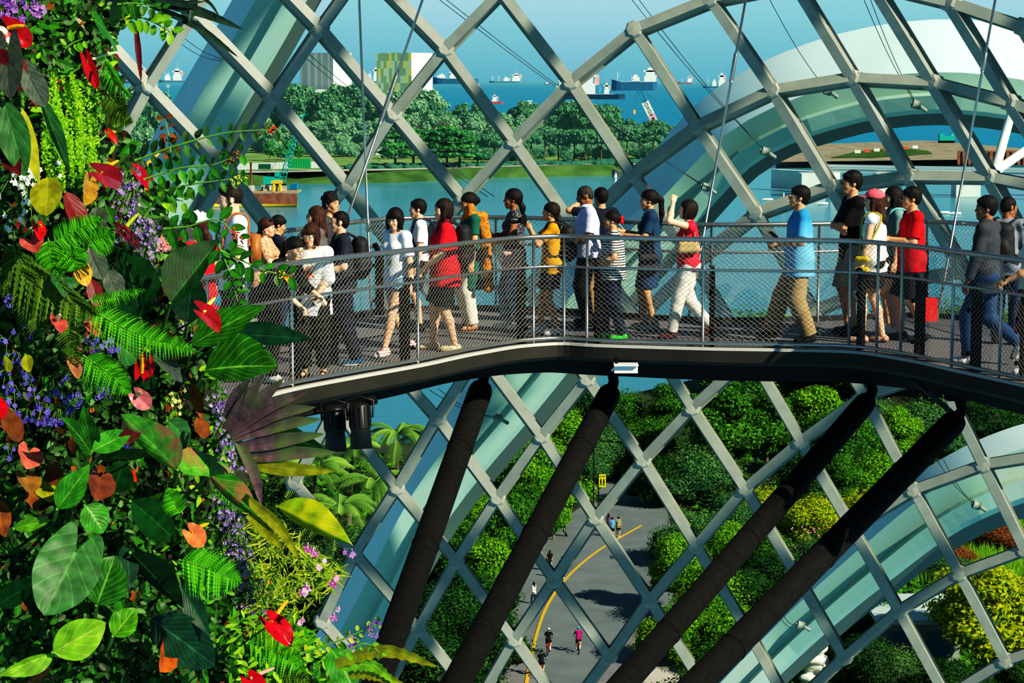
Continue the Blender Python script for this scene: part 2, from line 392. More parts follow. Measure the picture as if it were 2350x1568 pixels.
# hanger rods with turnbuckles
def hanger(label, top, bot, Yt, Yb, sl=(0.55, 0.64)):
    a, b = P(*top, Yt), P(*bot, Yb); o = thing('hanger_rod', label, 'rod', b, group='steel rods that hang the walkway')
    MB().tube([a - b, V((0, 0, 0))], 0.0165, 8).build('rod', M_steel, o)
    q0, q1 = (a - b) * (1 - sl[0]), (a - b) * (1 - sl[1])
    MB().tube([q0, q0.lerp(q1, .1), q0.lerp(q1, .9), q1], [0.018, 0.028, 0.028, 0.018], 8).build('turnbuckle', M_steel, o)
    MB().box((0, 0, 0.04), (0.06, 0.03, 0.12)).build('clevis', M_steel, o, smooth=False)
hanger('nearly upright steel hanger rod left of the green and white tower block', (822, -60), (853, 740), 27.2, 27.0, (0.7, 0.74))
hanger('slanting steel hanger rod crossing the green and white tower block', (990, -60), (770, 580), 27.2, 26.4, (0.35, 0.55))
hanger('slanting steel hanger rod behind the raised-arm woman', (1722, -60), (1578, 742), 27.0, 26.6, (0.22, 0.31))
hanger('slanting steel hanger rod at right in front of the white arch', (2295, -60), (2148, 745), 27.0, 26.6, (0.22, 0.28))

# lights and boxes fixed beneath the walkway
M_black = mat('black_lamp_housing', (24, 26, 27), 0.45, 0.1, 0.2, 20)
def spot(label, px, py, Y, tilt):
    o = thing('spotlight', label, 'lamp', P(px, py, Y), group='black stage lights under the walkway')
    ax = V((tilt, -0.15, -1)).normalized(); u = ax.orthogonal().normalized(); w = ax.cross(u)
    MB().lathe((0, 0, 0), [(0.001, -0.14), (0.08, -0.13), (0.095, -0.10), (0.10, 0.1)], 20, (u, w, ax)).build('housing', M_black, o)
    m = MB()
    for k in range(14):
        a = k * math.tau / 14; q = u * math.cos(a) * .1 + w * math.sin(a) * .1
        m.bar(q - ax * 0.1, q + ax * 0.09, 0.012, 0.014, q)
    m.build('cooling_fins', M_black, o, smooth=False)
    MB().lathe((0, 0, 0), [(0.10, 0.10), (0.092, 0.12), (0.105, 0.30), (0.098, 0.30), (0.08, 0.13), (0.001, 0.13)], 20, (u, w, ax)).build('snoot', M_black, o)
    m = MB(); m.tube([V((0.12, 0, 0.0)), V((0.13, 0, 0.16)), V((0, 0, 0.20)), V((-.13, 0, .16)), V((-.12, 0, 0))], 0.012, 6); m.build('yoke', M_black, o)
spot('left of two black finned stage lights clamped under the walkway', 768, 965, 20.6, 0.05)
spot('right of two black finned stage lights clamped under the walkway', 826, 958, 20.4, 0.05)
m = MB(); m.tube([P(640, 962, 20.6), P(860, 918, 20.8)], 0.03, 10); m.tube([P(845, 922, 20.75), P(861, 918, 20.8)], 0.045, 10)
tag(m.build('lamp_pipe', M_strut), 'rusty pipe under the walkway that carries two black stage lights', 'pipe')
o = thing('box_light', 'small white box light fixed under the walkway above the second strut', 'lamp', P(1436, 846, 24.0))
MB().box((0, 0, 0), (0.26, 0.16, 0.085)).build('casing', M_white, o, smooth=False)
m = MB(); m.box((-0.0, -0.03, 0.05), (0.27, 0.2, 0.015)); m.tube([V((-.16, -.05, -.02)), V((-.12, -.05, 0.02))], 0.012, 6); m.build('hood', M_white, o, smooth=False)
MB().tube([V((-0.1, 0, 0.04)), V((-.11, 0, .12))], 0.02, 8).build('bracket', M_dark, o)

# unseen lattice added sunward to cast broken shade on bars, ribs and struts
SUNV = V((0.66, -0.50, 0.56)).normalized(); U_ = V((SUNV.y, -SUNV.x, 0)).normalized() * -1; V_ = SUNV.cross(U_).normalized()
m = MB(); c0 = V((2, 41, 37)) + SUNV * 30
for k in range(-7, 8):
    for sg in (1, -1):
        ts = [t_ for t_ in np.linspace(-16, 15, 63) if -6.5 < k * 3.9 + sg * t_ < 2.6]
        if len(ts) > 2: m.bar(c0 + U_ * (k * 3.9 + sg * ts[0]) + V_ * ts[0], c0 + U_ * (k * 3.9 + sg * ts[-1]) + V_ * ts[-1], .75, .4, SUNV)
tag(m.build('shade_lattice', M_beam, smooth=False), kind='structure')
# ---------------------------------------------------------------- figures: one continuous body surface each, clothes that follow it
def n3(a): a = np.asarray(a, float); return a / (np.linalg.norm(a) + 1e-12)
class Field:
    """union of rounded limbs and ellipsoids, meshed as one smooth closed surface"""
    def __init__(s): s.p = []; s.cuts = []; s.cl = None
    def rc(s, a, b, ra, rb, k=0.02, sq=None, clip=None):
        s.p.append(('rc', np.asarray(a, float), np.asarray(b, float), ra, rb, k, sq, s.cl if clip is None else clip)); return s
    def el(s, c, r, ax=None, k=0.02, clip=None, neg=False):
        s.p.append(('ng' if neg else 'el', np.asarray(c, float), np.asarray(r, float), np.eye(3) if ax is None else np.asarray(ax, float), 0, k, None, s.cl if clip is None else clip)); return s
    def cut(s, c, n): s.cuts.append((np.asarray(c, float), n3(n))); return s    # removes what lies on the side n points to
    def mesh(s, h, rough=0.0, rs=40.0, seed=0):
        lo = np.full(3, 1e9); hi = -lo; bbs = []
        for q in s.p:
            if q[0] == 'rc':
                f = q[6][1] if q[6] else 1.0
                e = max(q[3], q[4]) * max(1, f) + q[5] + h * 2
                l, u = np.minimum(q[1], q[2]) - e, np.maximum(q[1], q[2]) + e
            else:
                e = np.abs(q[3].T) @ q[2] + q[5] + 2 * h
                l, u = q[1] - e, q[1] + e
            bbs.append((l, u))
            if q[0] != 'ng': lo = np.minimum(lo, l); hi = np.maximum(hi, u)
        nn = np.ceil((hi - lo) / h).astype(int) + 2
        d = np.full(nn, 0.2, np.float32)
        for q, (l, u) in zip(s.p, bbs):
            i0 = np.clip(((l - lo) / h).astype(int), 0, nn - 1); i1 = np.clip(((u - lo) / h).astype(int) + 2, 1, nn)
            if (i1 <= i0).any(): continue
            ax = [(lo[k] + h * np.arange(i0[k], i1[k])).astype(np.float32) for k in range(3)]
            X = np.stack(np.meshgrid(*ax, indexing='ij'), -1)
            if q[0] == 'rc':
                _, a, b, ra, rb, k, sq, clip = q
                p = X - a.astype(np.float32); ba = (b - a)
                if sq: 
                    sd = np.asarray(sq[0], np.float32); p = p - sd * (p @ sd)[..., None] * np.float32(1 - 1 / sq[1])
                t = np.clip((p @ ba.astype(np.float32)) / (ba @ ba + 1e-12), 0, 1)
                v = np.linalg.norm(p - t[..., None] * ba.astype(np.float32), axis=-1) - (ra + (rb - ra) * t)
            else:
                _, c, r, A, _, k, _, clip = q
                p = (X - c.astype(np.float32)) @ A.T.astype(np.float32) / r.astype(np.float32)
                k0 = np.linalg.norm(p, axis=-1); k1 = np.linalg.norm(p / r.astype(np.float32), axis=-1) + 1e-9
                v = k0 * (k0 - 1) / k1
            if clip:
                for c, nrm in clip: v = np.maximum(v, (X - np.asarray(c, np.float32)) @ np.asarray(n3(nrm), np.float32))
            sl = tuple(slice(i0[k2], i1[k2]) for k2 in range(3)); o = d[sl]
            if q[0] == 'ng':
                hh = np.clip(0.5 - 0.5 * (o + v) / k, 0, 1); d[sl] = o + (-v - o) * hh + k * hh * (1 - hh)
            else:
                hh = np.clip(0.5 + 0.5 * (o - v) / k, 0, 1); d[sl] = o + (v - o) * hh - k * hh * (1 - hh)
        if s.cuts or rough:
            X = np.stack(np.meshgrid(*[(lo[k] + h * np.arange(nn[k])).astype(np.float32) for k in range(3)], indexing='ij'), -1)
            for c, nrm in s.cuts: d = np.maximum(d, (X - c.astype(np.float32)) @ nrm.astype(np.float32))
            if rough:
                d = d + rough * (np.sin(X[..., 0] * rs + 1.3 * np.sin(X[..., 2] * rs * .7) + seed) * np.sin(X[..., 1] * rs * 1.1 + seed) + 0.6 * np.sin(X[..., 2] * rs * 1.3 + X[..., 1] * rs * .5 + 2 * seed)).astype(np.float32)
        return nets(d, lo, h)
def nets(d, lo, h):
    ins = d < 0; n = np.array(d.shape)
    cor = [(i, j, k) for i in (0, 1) for j in (0, 1) for k in (0, 1)]
    cs = lambda a, c: a[c[0]:n[0] - 1 + c[0], c[1]:n[1] - 1 + c[1], c[2]:n[2] - 1 + c[2]]
    tot = sum(cs(ins, c).astype(np.int8) for c in cor); act = (tot > 0) & (tot < 8)
    idx = np.argwhere(act); vid = np.full(act.shape, -1, np.int64); vid[act] = np.arange(len(idx))
    D = np.stack([d[idx[:, 0] + c[0], idx[:, 1] + c[1], idx[:, 2] + c[2]] for c in cor], 1)
    acc = np.zeros((len(idx), 3)); cnt = np.zeros(len(idx))
    for a in range(8):
        for b in range(a + 1, 8):
            df = np.array(cor[b]) - np.array(cor[a])
            if np.abs(df).sum() != 1: continue
            da, db = D[:, a], D[:, b]; x = (da < 0) != (db < 0)
            t = np.where(x, da / np.where(x, da - db, 1), 0)
            acc += np.where(x[:, None], np.array(cor[a]) + t[:, None] * df, 0); cnt += x
    vert = (idx + acc / cnt[:, None]) * h + lo; quads = []
    for ax in range(3):
        s0 = [slice(None)] * 3; s1 = [slice(None)] * 3; s0[ax] = slice(0, -1); s1[ax] = slice(1, None)
        A, B = ins[tuple(s0)], ins[tuple(s1)]; e = np.argwhere(A != B)
        o1, o2 = (ax + 1) % 3, (ax + 2) % 3
        ok = (e[:, o1] > 0) & (e[:, o2] > 0) & (e[:, o1] < n[o1] - 1) & (e[:, o2] < n[o2] - 1); e = e[ok]
        fl = A[tuple(e.T)]; qs = []
        for u, w in ((-1, -1), (0, -1), (0, 0), (-1, 0)):
            c = e.copy(); c[:, o1] += u; c[:, o2] += w; qs.append(vid[tuple(c.T)])
        q = np.stack(qs, 1); q[~fl] = q[~fl][:, ::-1]; quads.append(q)
    return vert, np.concatenate(quads)

def cloth(name, col, pattern=None, **kw):
    """woven cloth; pattern adds stripes, blotches or a printed patch"""
    if name in MATS: return MATS[name]
    if not pattern: return mat(name, col, 0.85, 0, 0.10, 18, bump=0.25, spec=0.2, **kw)
    m, nt, out = newmat(name); b = N(nt, 'ShaderNodeBsdfPrincipled'); b.inputs['Roughness'].default_value = 0.85
    tc = N(nt, 'ShaderNodeTexCoord'); sx = N(nt, 'ShaderNodeSeparateXYZ'); L(nt, tc.outputs['Object'], sx.inputs[0])
    kind = pattern[0]; col2 = lin(pattern[1])
    if kind == 'stripe':
        f = mth(nt, 'GREATER_THAN', mth(nt, 'SINE', mth(nt, 'MULTIPLY', sx.outputs[2], pattern[2])), pattern[3])
    elif kind == 'spots':
        v = N(nt, 'ShaderNodeTexVoronoi'); v.inputs['Scale'].default_value = pattern[2]; L(nt, tc.outputs['Object'], v.inputs[0])
        f = mth(nt, 'LESS_THAN', v.outputs['Distance'], pattern[3])
    elif kind == 'fade':
        f = N(nt, 'ShaderNodeMapRange'); f.inputs[1].default_value = pattern[2]; f.inputs[2].default_value = pattern[3]; L(nt, sx.outputs[2], f.inputs[0]); f = f.outputs[0]
    else:   # printed patch: centre (y,z), size
        _, _, (cy_, cz_), (wy, wz), sc_ = pattern
        a = mth(nt, 'LESS_THAN', mth(nt, 'ABSOLUTE', mth(nt, 'SUBTRACT', sx.outputs[1], cy_)), wy)
        c = mth(nt, 'LESS_THAN', mth(nt, 'ABSOLUTE', mth(nt, 'SUBTRACT', sx.outputs[2], cz_)), wz)
        fr = mth(nt, 'GREATER_THAN', sx.outputs[0], 0.03)
        no = N(nt, 'ShaderNodeTexNoise'); no.inputs['Scale'].default_value = sc_; L(nt, tc.outputs['Object'], no.inputs[0])
        g = mth(nt, 'GREATER_THAN', no.outputs[0], 0.5)
        f = mth(nt, 'MULTIPLY', mth(nt, 'MULTIPLY', a, c), mth(nt, 'MULTIPLY', g, fr))
    L(nt, mixc(nt, f, lin(col), col2), b.inputs['Base Color']); L(nt, b.outputs[0], out.inputs[0]); MATS[name] = m
    return m
SKIN = {k: mat('skin_' + k, c, 0.5, 0, 0.05, 9, spec=0.35) for k, c in dict(fair=(228, 176, 142), tan=(205, 150, 112), brown=(150, 98, 66), light=(236, 188, 152)).items()}
HAIR = {k: mat('hair_' + k, c, 0.62, 0, 0.6, 60, bump=0.5, spec=0.22, stretch=(1, 1, 0.12)) for k, c in dict(black=(20, 17, 16), brown=(62, 36, 26), dark=(34, 25, 21), grey=(52, 48, 46)).items()}
M_eye = mat('eye_dark', (30, 20, 16), 0.2); M_eyew = mat('eye_white', (176, 160, 148), 0.4)
M_lip = mat('lips', (170, 96, 84), 0.5); M_red_lip = mat('red_lipstick', (196, 20, 30), 0.35)
M_gl = mat('spectacle_frame', (48, 40, 36), 0.3, 0.4); M_lens = mat('dark_lens', (20, 20, 24), 0.1)
M_sole = mat('white_rubber_sole', (222, 222, 216), 0.6)

def ik(a, t, l1, l2, hint):
    a, t, hint = map(lambda q: np.asarray(q, float), (a, t, hint)); d = t - a; ln = np.linalg.norm(d)
    if ln > (l1 + l2) * 0.998: t = a + d / ln * (l1 + l2) * 0.998; d = t - a; ln = np.linalg.norm(d)
    x = (l1 * l1 - l2 * l2 + ln * ln) / (2 * ln); y = math.sqrt(max(l1 * l1 - x * x, 0)); u = d / ln
    hp = hint - u * (hint @ u); hp = n3(hp)
    return a + u * x + hp * y, t
def rot(v, axis, ang):
    return np.array(Matrix.Rotation(ang, 3, V(axis)) @ V(v))
FWD, LEFT, UPV = np.array([1., 0, 0]), np.array([0., 1, 0]), np.array([0., 0, 1])

def person(label, x, head_py, foot_py=None, fr=0.5, yaw=180, skin='fair', hair=('short', 'black'), top=None, bottom=None, shoes=None, w=1.0, sex='m',
           lean=0, twist=0, hy=0, hp=0, L_=None, R_=None, feet=((0, .1), (0, -.1)), lift=(0, 0), hip=0.0, belly=0, grip=(0.35, 0.35), glasses=None, lips=None, cap=None, beard=False,
           h=0.0085, pos=None, group=None, scarf=None, back=0, face=True, name='person', elbow=None):
    # ---- skeleton in the figure's own frame: x forward, y to its left, z up
    ln, tw = math.radians(lean), math.radians(twist)
    u = np.array([math.sin(ln), 0, math.cos(ln)]); P0 = np.array([hip, 0, 0.93 - 0.0])
    strd = max(abs(feet[0][0]), abs(feet[1][0])); P0[2] -= 0.16 * strd * strd + 0.004
    side = np.array([-math.sin(tw), math.cos(tw), 0]); tf = n3(np.cross(side, u)); 
    NB = P0 + u * 0.50; hu = n3(u * 0.6 + UPV * 0.4 + tf * 0.10)
    hd = n3(rot(rot(tf * np.array([1, 1, 0]), UPV, math.radians(hy)), np.cross(UPV, rot(tf * np.array([1, 1, 0]), UPV, math.radians(hy))), math.radians(hp)))
    hl = n3(np.cross(UPV, hd)); hup = np.cross(hd, hl); HC = NB + hu * 0.115 + hd * 0.012 + hup * 0.035
    unit_top = (HC + hup * 0.122)[2]
    if pos is None:
        if foot_py is None:
            a, b = at_x(NE, x), at_x(FE, x); Yp = a.y + (b.y - a.y) * fr; base = P(x, 500, Yp)
        else:
            base = G(x, foot_py, DECK); Yp = base.y
        s = (ZAT(head_py, Yp) - DECK) / unit_top; loc = V((base.x, base.y, DECK + 0.002))
    else: loc, s = V(pos[0]), pos[1] / unit_top
    root = thing(name, label, 'person', loc, math.radians(yaw), group); root.scale = (s, s, s)
    A = np.stack([hd, hl, hup]); H_ = lambda a, b, c: HC + hd * a + hl * b + hup * c
    sh = [P0 + u * 0.455 + side * sg * 0.165 * (0.5 + 0.5 * w) * (0.93 if sex == 'f' else 1.03) + tf * -0.01 for sg in (1, -1)]
    hj = [P0 + LEFT * sg * 0.085 * w + UPV * -0.03 for sg in (1, -1)]
    hands = [L_ if L_ is not None else (0.05, 0.23 * w, 0.76), R_ if R_ is not None else (0.05, -0.23 * w, 0.76)]
    elb, wri, kne, ank, toe = [], [], [], [], []
    for i, sg in enumerate((1, -1)):
        hint = np.array([-0.6, sg * 0.5, -0.5]) if elbow is None or elbow[i] is None else np.array(elbow[i], float)
        e_, w_ = ik(sh[i], hands[i], 0.285, 0.25, hint); elb.append(e_); wri.append(w_)
        fx, fy = feet[i]; an = np.array([fx, fy, 0.085 + lift[i] * 0.16])
        if lift[i]: an[0] -= 0.02
        k_, a_ = ik(hj[i], an, 0.42, 0.405, np.array([1.0, sg * 0.12, 0.1])); kne.append(k_); ank.append(a_)
        fd = n3([math.cos(lift[i] * 1.1), sg * 0.12, -math.sin(lift[i] * 1.1)]); toe.append(fd)
    f = Field(); wd = 0.5 + 0.5 * w
    def torso(F_, t=0.0, k=0.04):
        F_.el(P0 + u * 0.0, (.108 * wd + t, .150 * w + t, .115 + t), np.stack([FWD, LEFT, UPV]), k)
        F_.el(P0 + u * 0.17, (.092 * wd + t, .122 * w + t, .14 + t), np.stack([tf, side, u]), k)
        F_.el(P0 + u * 0.335, (.105 * wd + t, (.150 if sex == 'm' else .137) * wd * (w ** .5) + t, .165 + t), np.stack([tf, side, u]), k)
        F_.rc(sh[0], sh[1], .056 + t, .056 + t, k)
        if sex == 'f':
            for sg in (1, -1): F_.el(P0 + u * 0.325 + tf * .075 * wd + side * sg * .065, (.058 + t,) * 3, None, 0.03)
        else: F_.el(P0 + u * 0.36 + tf * .05, (.065 + t, .12 + t, .08 + t), np.stack([tf, side, u]), k)
        if belly: F_.el(P0 + u * 0.12 + tf * 0.035, (.09 + belly + t, .12 * w + t, .13 + t), np.stack([tf, side, u]), 0.05)
        for i in (0, 1): F_.el(hj[i] - FWD * 0.05 + UPV * 0.02, (.085 * wd + t,) * 3, None, k)
    torso(f)
    f.rc(NB - u * .04, H_(-.02, 0, -.05), .060 if sex == 'm' else .052, .050 if sex == 'm' else .043, .03)
    f.el(H_(-.014, 0, .028), (.093, .073, .090), A, .02)
    f.rc(H_(.028, 0, -.012), H_(.056, 0, -.083), .060, .030 if sex == 'f' else .034, .025)
    for sg in (1, -1):
        f.el(H_(.052, sg * .032, -.028), (.030, .026, .032), A, .02)
        f.rc(H_(-.0, sg * .05, -.055), H_(.05, sg * .016, -.085), .018, .018, .02)
        f.el(H_(-.012, sg * .075, -.005), (.020, .009, .030), A, .008)
    f.rc(H_(.083, 0, .014), H_(.099, 0, -.022), .007, .0115, .012); f.el(H_(.075, 0, .030), (.018, .046, .010), A, .012)
    f.el(H_(.086, 0, -.056), (.010, .022, .012), A, .010)
    for i, sg in enumerate((1, -1)):
        f.rc(sh[i], elb[i], .048 * wd, .038 * wd, .025); f.rc(elb[i], elb[i] * .65 + wri[i] * .35, .038, .039 * wd, .02); f.rc(elb[i] * .65 + wri[i] * .35, wri[i], .038 * wd, .025, .02)
        d = n3(wri[i] - elb[i]); ac = n3(np.cross(d, LEFT * sg * (1 if abs(d[1]) < .8 else 0) + FWD * (0.0 if abs(d[1]) < .8 else 1)))   # across the knuckles
        if abs(d[0]) > 0.6: ac = n3(np.cross(d, UPV) + UPV * .8)
        pn = n3(np.cross(d, ac)) * (1 if np.cross(d, ac) @ (LEFT * sg) < 0 else -1)      # palm faces the body
        if abs(d[0]) > 0.6: pn = n3(np.cross(d, ac)) * (1 if np.cross(d, ac)[2] < 0 else -1)
        pc = wri[i] + d * .046
        f.el(pc, (.046, .036, .015), np.stack([d, ac, n3(np.cross(d, ac))]), .012)
        cu = grip[i]
        for j, (off, le) in enumerate(((-.028, .062), (-.0095, .072), (.0095, .068), (.028, .054))):
            b0 = wri[i] + d * .082 + ac * off; d1 = n3(d * math.cos(cu) + pn * math.sin(cu)); b1 = b0 + d1 * le * .5
            d2 = n3(d * math.cos(cu * 2.3) + pn * math.sin(cu * 2.3)); f.rc(b0, b1, .0088, .008, .004); f.rc(b1, b1 + d2 * le * .5, .008, .0068, .004)
        tb = wri[i] + d * .028 + FWD * 0; ta = ac * (1 if (ac @ FWD) >= 0 else -1)
        t1 = tb + ta * .030 + d * .018; f.rc(tb + ta * .018, t1, .012, .0105, .006); f.rc(t1, t1 + n3(d * .8 + ta * .35 + pn * .3) * .042, .0105, .008, .004)
        f.rc(hj[i], kne[i], .083 * wd, .053 * wd, .03); f.rc(kne[i], kne[i] * .68 + ank[i] * .32 - FWD * .014, .051 * wd, .052 * wd, .02)
        f.rc(kne[i] * .68 + ank[i] * .32 - FWD * .014, ank[i], .051 * wd, .034, .02)
        fd = toe[i]; f.rc(ank[i] - UPV * .03 - fd * .03, ank[i] - UPV * .058 + fd * .12, .034, .022, .015)
    skm = SKIN[skin]
    def out(F_, nm, mats_, hh=h, par=root, fn=None, **kw):
        v, q = F_.mesh(hh, **kw); mb = MB()
        if fn is None: mb.add(v, [q])
        else:
            msk = fn(v[q].mean(1)); mb.add(v, [q[~msk]])
            mb.f.append(q[msk]); mb.mi.append(np.ones(msk.sum(), int))
        return mb.build(nm, mats_, par)
    out(f, 'body', skm)
    if face:
        for sg in (1, -1):
            e = MB(); e.ell(H_(.0760, sg * .031, .010), (.010, .0150, .0060), A, 10, 6); e.cm = 1; e.ell(H_(.0805, sg * .031, .010), (.0085, .0085, .0065), A, 8, 6)
            e.build('eye', [M_eyew, M_eye], root)
            b_ = MB(); b_.tube([H_(.086, sg * .014, .030), H_(.085, sg * .032, .036), H_(.070, sg * .052, .030)], [.003, .0045, .0025], 6); b_.build('eyebrow', HAIR[hair[1]], root)
        m_ = MB(); m_.ell(H_(.0905, 0, -.0500), (.0065, .020, .0036), A, 10, 6); m_.ell(H_(.0890, 0, -.0575), (.0075, .017, .0045), A, 10, 6)
        if lips: m_.ell(H_(.088, 0, -.055), (.010, .016, .012), A, 10, 6)
        m_.build('lips', lips or M_lip, root)
    if beard:
        b_ = Field(); b_.el(H_(.050, 0, -.072), (.041, .038, .031), A, .012)
        for sg in (1, -1): b_.rc(H_(.004, sg * .066, -.02), H_(.030, sg * .044, -.066), .010, .020, .015)
        b_.rc(H_(.088, .018, -.042), H_(.088, -.018, -.042), .0055, .0055, .006); b_.el(H_(.100, 0, -.053), (.016, .020, .0085), A, .004, neg=True)
        out(b_, 'beard', HAIR['brown'], .006)
    # ---- hair
    st, hc_ = hair; g = Field()
    def shell(dz=0., inf=0.0, slope=.75, lift_=.01):
        g.el(H_(-.020, 0, .032), (.104 + inf, .084 + inf, .100 + inf), A, .015, clip=[(H_(0, 0, -lift_ + dz), hd * slope - hup)])
    if st in ('short', 'crop', 'quiff', 'curly'):
        shell(inf=-.007 if st in ('crop', 'quiff') else .001 if st == 'short' else 0.0)
        if st != 'quiff': g.el(H_(-.058, 0, -.012), (.050, .066, .062), A, .02)
        g.rc(H_(.012, .076, .02), H_(.014, .074, -.012), .012, .008, .01); g.rc(H_(.012, -.076, .02), H_(.014, -.074, -.012), .012, .008, .01)
        if st == 'quiff': g.rc(H_(.055, .03, .098), H_(.05, -.035, .100), .022, .023, .02); g.rc(H_(.068, .0, .092), H_(-.03, .0, .112), .024, .026, .02)
        if st == 'short': g.rc(H_(.06, .035, .080), H_(.062, -.035, .078), .022, .022, .02); g.el(H_(-.02, 0, .06), (.095, .082, .078), A, .02)
        if st == 'curly':
            for q in range(26):
                a_, b_ = R.uniform(0, 6.28), R.uniform(.15, 1.25); dv = np.array([math.sin(b_) * math.cos(a_), math.sin(b_) * math.sin(a_), math.cos(b_)])
                if dv[0] > .75: continue
                g.el(H_(-.02 + dv[0] * .1, dv[1] * .085, .035 + dv[2] * .1), (.026,) * 3, A, .01)
    else:
        shell(inf=.006, slope=.55, lift_=-.0)
        if st == 'bob' or st == 'bobfringe':
            g.el(H_(-.022, 0, -.015), (.102, .092, .115), A, .02, clip=[(H_(0, 0, -.105), -hup)])
            g.rc(H_(.01, .082, .03), H_(.03, .084, -.09), .024, .024, .02); g.rc(H_(.01, -.082, .03), H_(.03, -.084, -.09), .024, .024, .02)
            g.el(H_(.112, 0, -.055), (.085, .060, .098 if st == 'bobfringe' else .115), A, .012, neg=True)
            if st == 'bobfringe': g.rc(H_(.068, .045, .062), H_(.070, -.045, .062), .022, .022, .02); g.rc(H_(.080, .04, .045), H_(.080, -.04, .045), .014, .014, .012)
        elif st == 'long' or st == 'longside':
            g.el(H_(-.03, 0, -.02), (.094, .088, .115), A, .02)
            g.rc(H_(-.055, 0, -.05), H_(-.085, 0, -.20), .068, .066, .03, (hl, 1.25)); g.rc(H_(-.085, 0, -.20), H_(-.090, 0, -.36), .062, .036, .03, (hl, 1.3))
            g.rc(H_(.0, .078, .0), H_(.01, .083, -.17), .022, .018, .02); g.rc(H_(.0, -.078, .0), H_(.01, -.083, -.17), .022, .018, .02)
            g.el(H_(.112, 0, -.05), (.088, .064, .115), A, .012, neg=True)
        elif st == 'pony':
            g.rc(H_(-.10, 0, .055), H_(-.155, 0, .0), .030, .034, .02); g.rc(H_(-.155, 0, .0), H_(-.165, 0, -.16), .036, .032, .02); g.rc(H_(-.165, 0, -.16), H_(-.15, 0, -.33), .032, .010, .02)
        elif st == 'bun': g.el(H_(-.125, 0, .02), (.038, .042, .042), A, .02)
        elif st == 'lowpony':
            g.rc(H_(-.09, 0, -.03), H_(-.125, 0, -.10), .034, .034, .02); g.rc(H_(-.125, 0, -.10), H_(-.12, 0, -.32), .036, .016, .02)
    hob = out(g, 'hair', HAIR[hc_], .0075, rough=.0015 if st != 'curly' else .0035, rs=150, seed=len(label))
    if cap:
        c = Field(); c.el(H_(-.015, 0, .052), (.112, .094, .086), A, .01, clip=[(H_(0, 0, .040), hd * .15 - hup)])
        c.rc(H_(.085, .05, .052), H_(.085, -.05, .052), .010, .010, .01); c.el(H_(.105, 0, .050), (.070, .075, .010), A, .008); c.el(H_(-.015, 0, .138), (.012, .012, .008), A, .004)
        out(c, 'cap', cap, .0075)
    if glasses:
        m_ = MB(); r_ = .021
        for sg in (1, -1):
            th = np.linspace(0, math.tau, 15)[:-1]; ring = [H_(.103, sg * .031 + r_ * math.cos(t), .008 + r_ * .85 * math.sin(t)) for t in th]
            m_.tube(ring + ring[:1], .0028, 5, cap=False); m_.tube([H_(.10, sg * .051, .014), H_(.05, sg * .078, .014), H_(-.015, sg * .082, .008)], .0026, 5)
        m_.tube([H_(.104, .010, .012), H_(.107, 0, .014), H_(.104, -.010, .012)], .0026, 5)
        if glasses == 'head': pass
        m_.build('glasses', M_gl if glasses is True else glasses, root)
    # ---- clothes
    def arm_sleeve(F_, i, frac, t0, t1, k=.03):
        a, b, c = sh[i], elb[i], wri[i]
        if frac <= 0: F_.el(a - side * (1, -1)[i] * .012, (.060, .055, .060), None, k); return
        if frac <= 1:
            e_ = a + (b - a) * frac; F_.rc(a, a + (b - a) * min(1, frac + .1), .052 * wd + t0, .044 * wd + t1, k, clip=[(e_, b - a)])
        else:
            F_.rc(a, b, .052 * wd + t0, .043 * wd + t1, k); e_ = b + (c - b) * (frac - 1); F_.rc(b, e_, .043 * wd + t1, .034 + t1, .02, clip=[(b + (c - b) * min(frac - 1, .97), c - b)])
    if top:
        T = Field(); t = top.get('t', .014); hem = top.get('hem', .80)
        torso(T, t); kf = top.get('flare', .016)
        T.rc(P0 + u * .30, P0 + u * (hem - .93), .100 * wd + t + belly * .8, .108 * wd + t + kf + belly * .8, .04, (side, 1.28 * (w ** .6)))
        for i in (0, 1): arm_sleeve(T, i, top.get('sleeve', .6), .006, top.get('sl', .016))
        T.rc(NB - u * .06 + tf * 0, NB + u * .012, .085, .060, .03)
        T.cut(P0 + u * (hem - .93), -u * (1) + tf * 0.0)
        nk = top.get('neck', .030); T.rc(NB + tf * .03 - u * .0 + u * .015, NB + tf * (.05 + nk) + u * .05, .048 + nk * .3, .06, .006); 
        last = T.p.pop(); T.el(NB + tf * .035 + u * .028, (.062 + nk, .062 + nk * .6, .040 + nk * .4), np.stack([tf, side, u]), .008, neg=True)
        out(T, top.get('name', 'shirt'), top['m'], .0095, rough=top.get('rough', .0016), rs=26, seed=len(label))
        if top.get('collar'):
            K = MB(); th = np.linspace(-2.5, 2.5, 15)
            K.grid([[NB + tf * (math.cos(t_) * .068 + .008) + side * math.sin(t_) * .068 + u * (.012 + .02 * (t_ / 2.5) ** 2 * 0 + zz * (1 if abs(t_) < 5 else 1)) + (tf * math.cos(t_) + side * math.sin(t_)) * oo for zz, oo in ((.035, -.01), (.038, -.004), (.005, .012))] for t_ in th + 0.0])
            K.build('collar', top['m'], root)
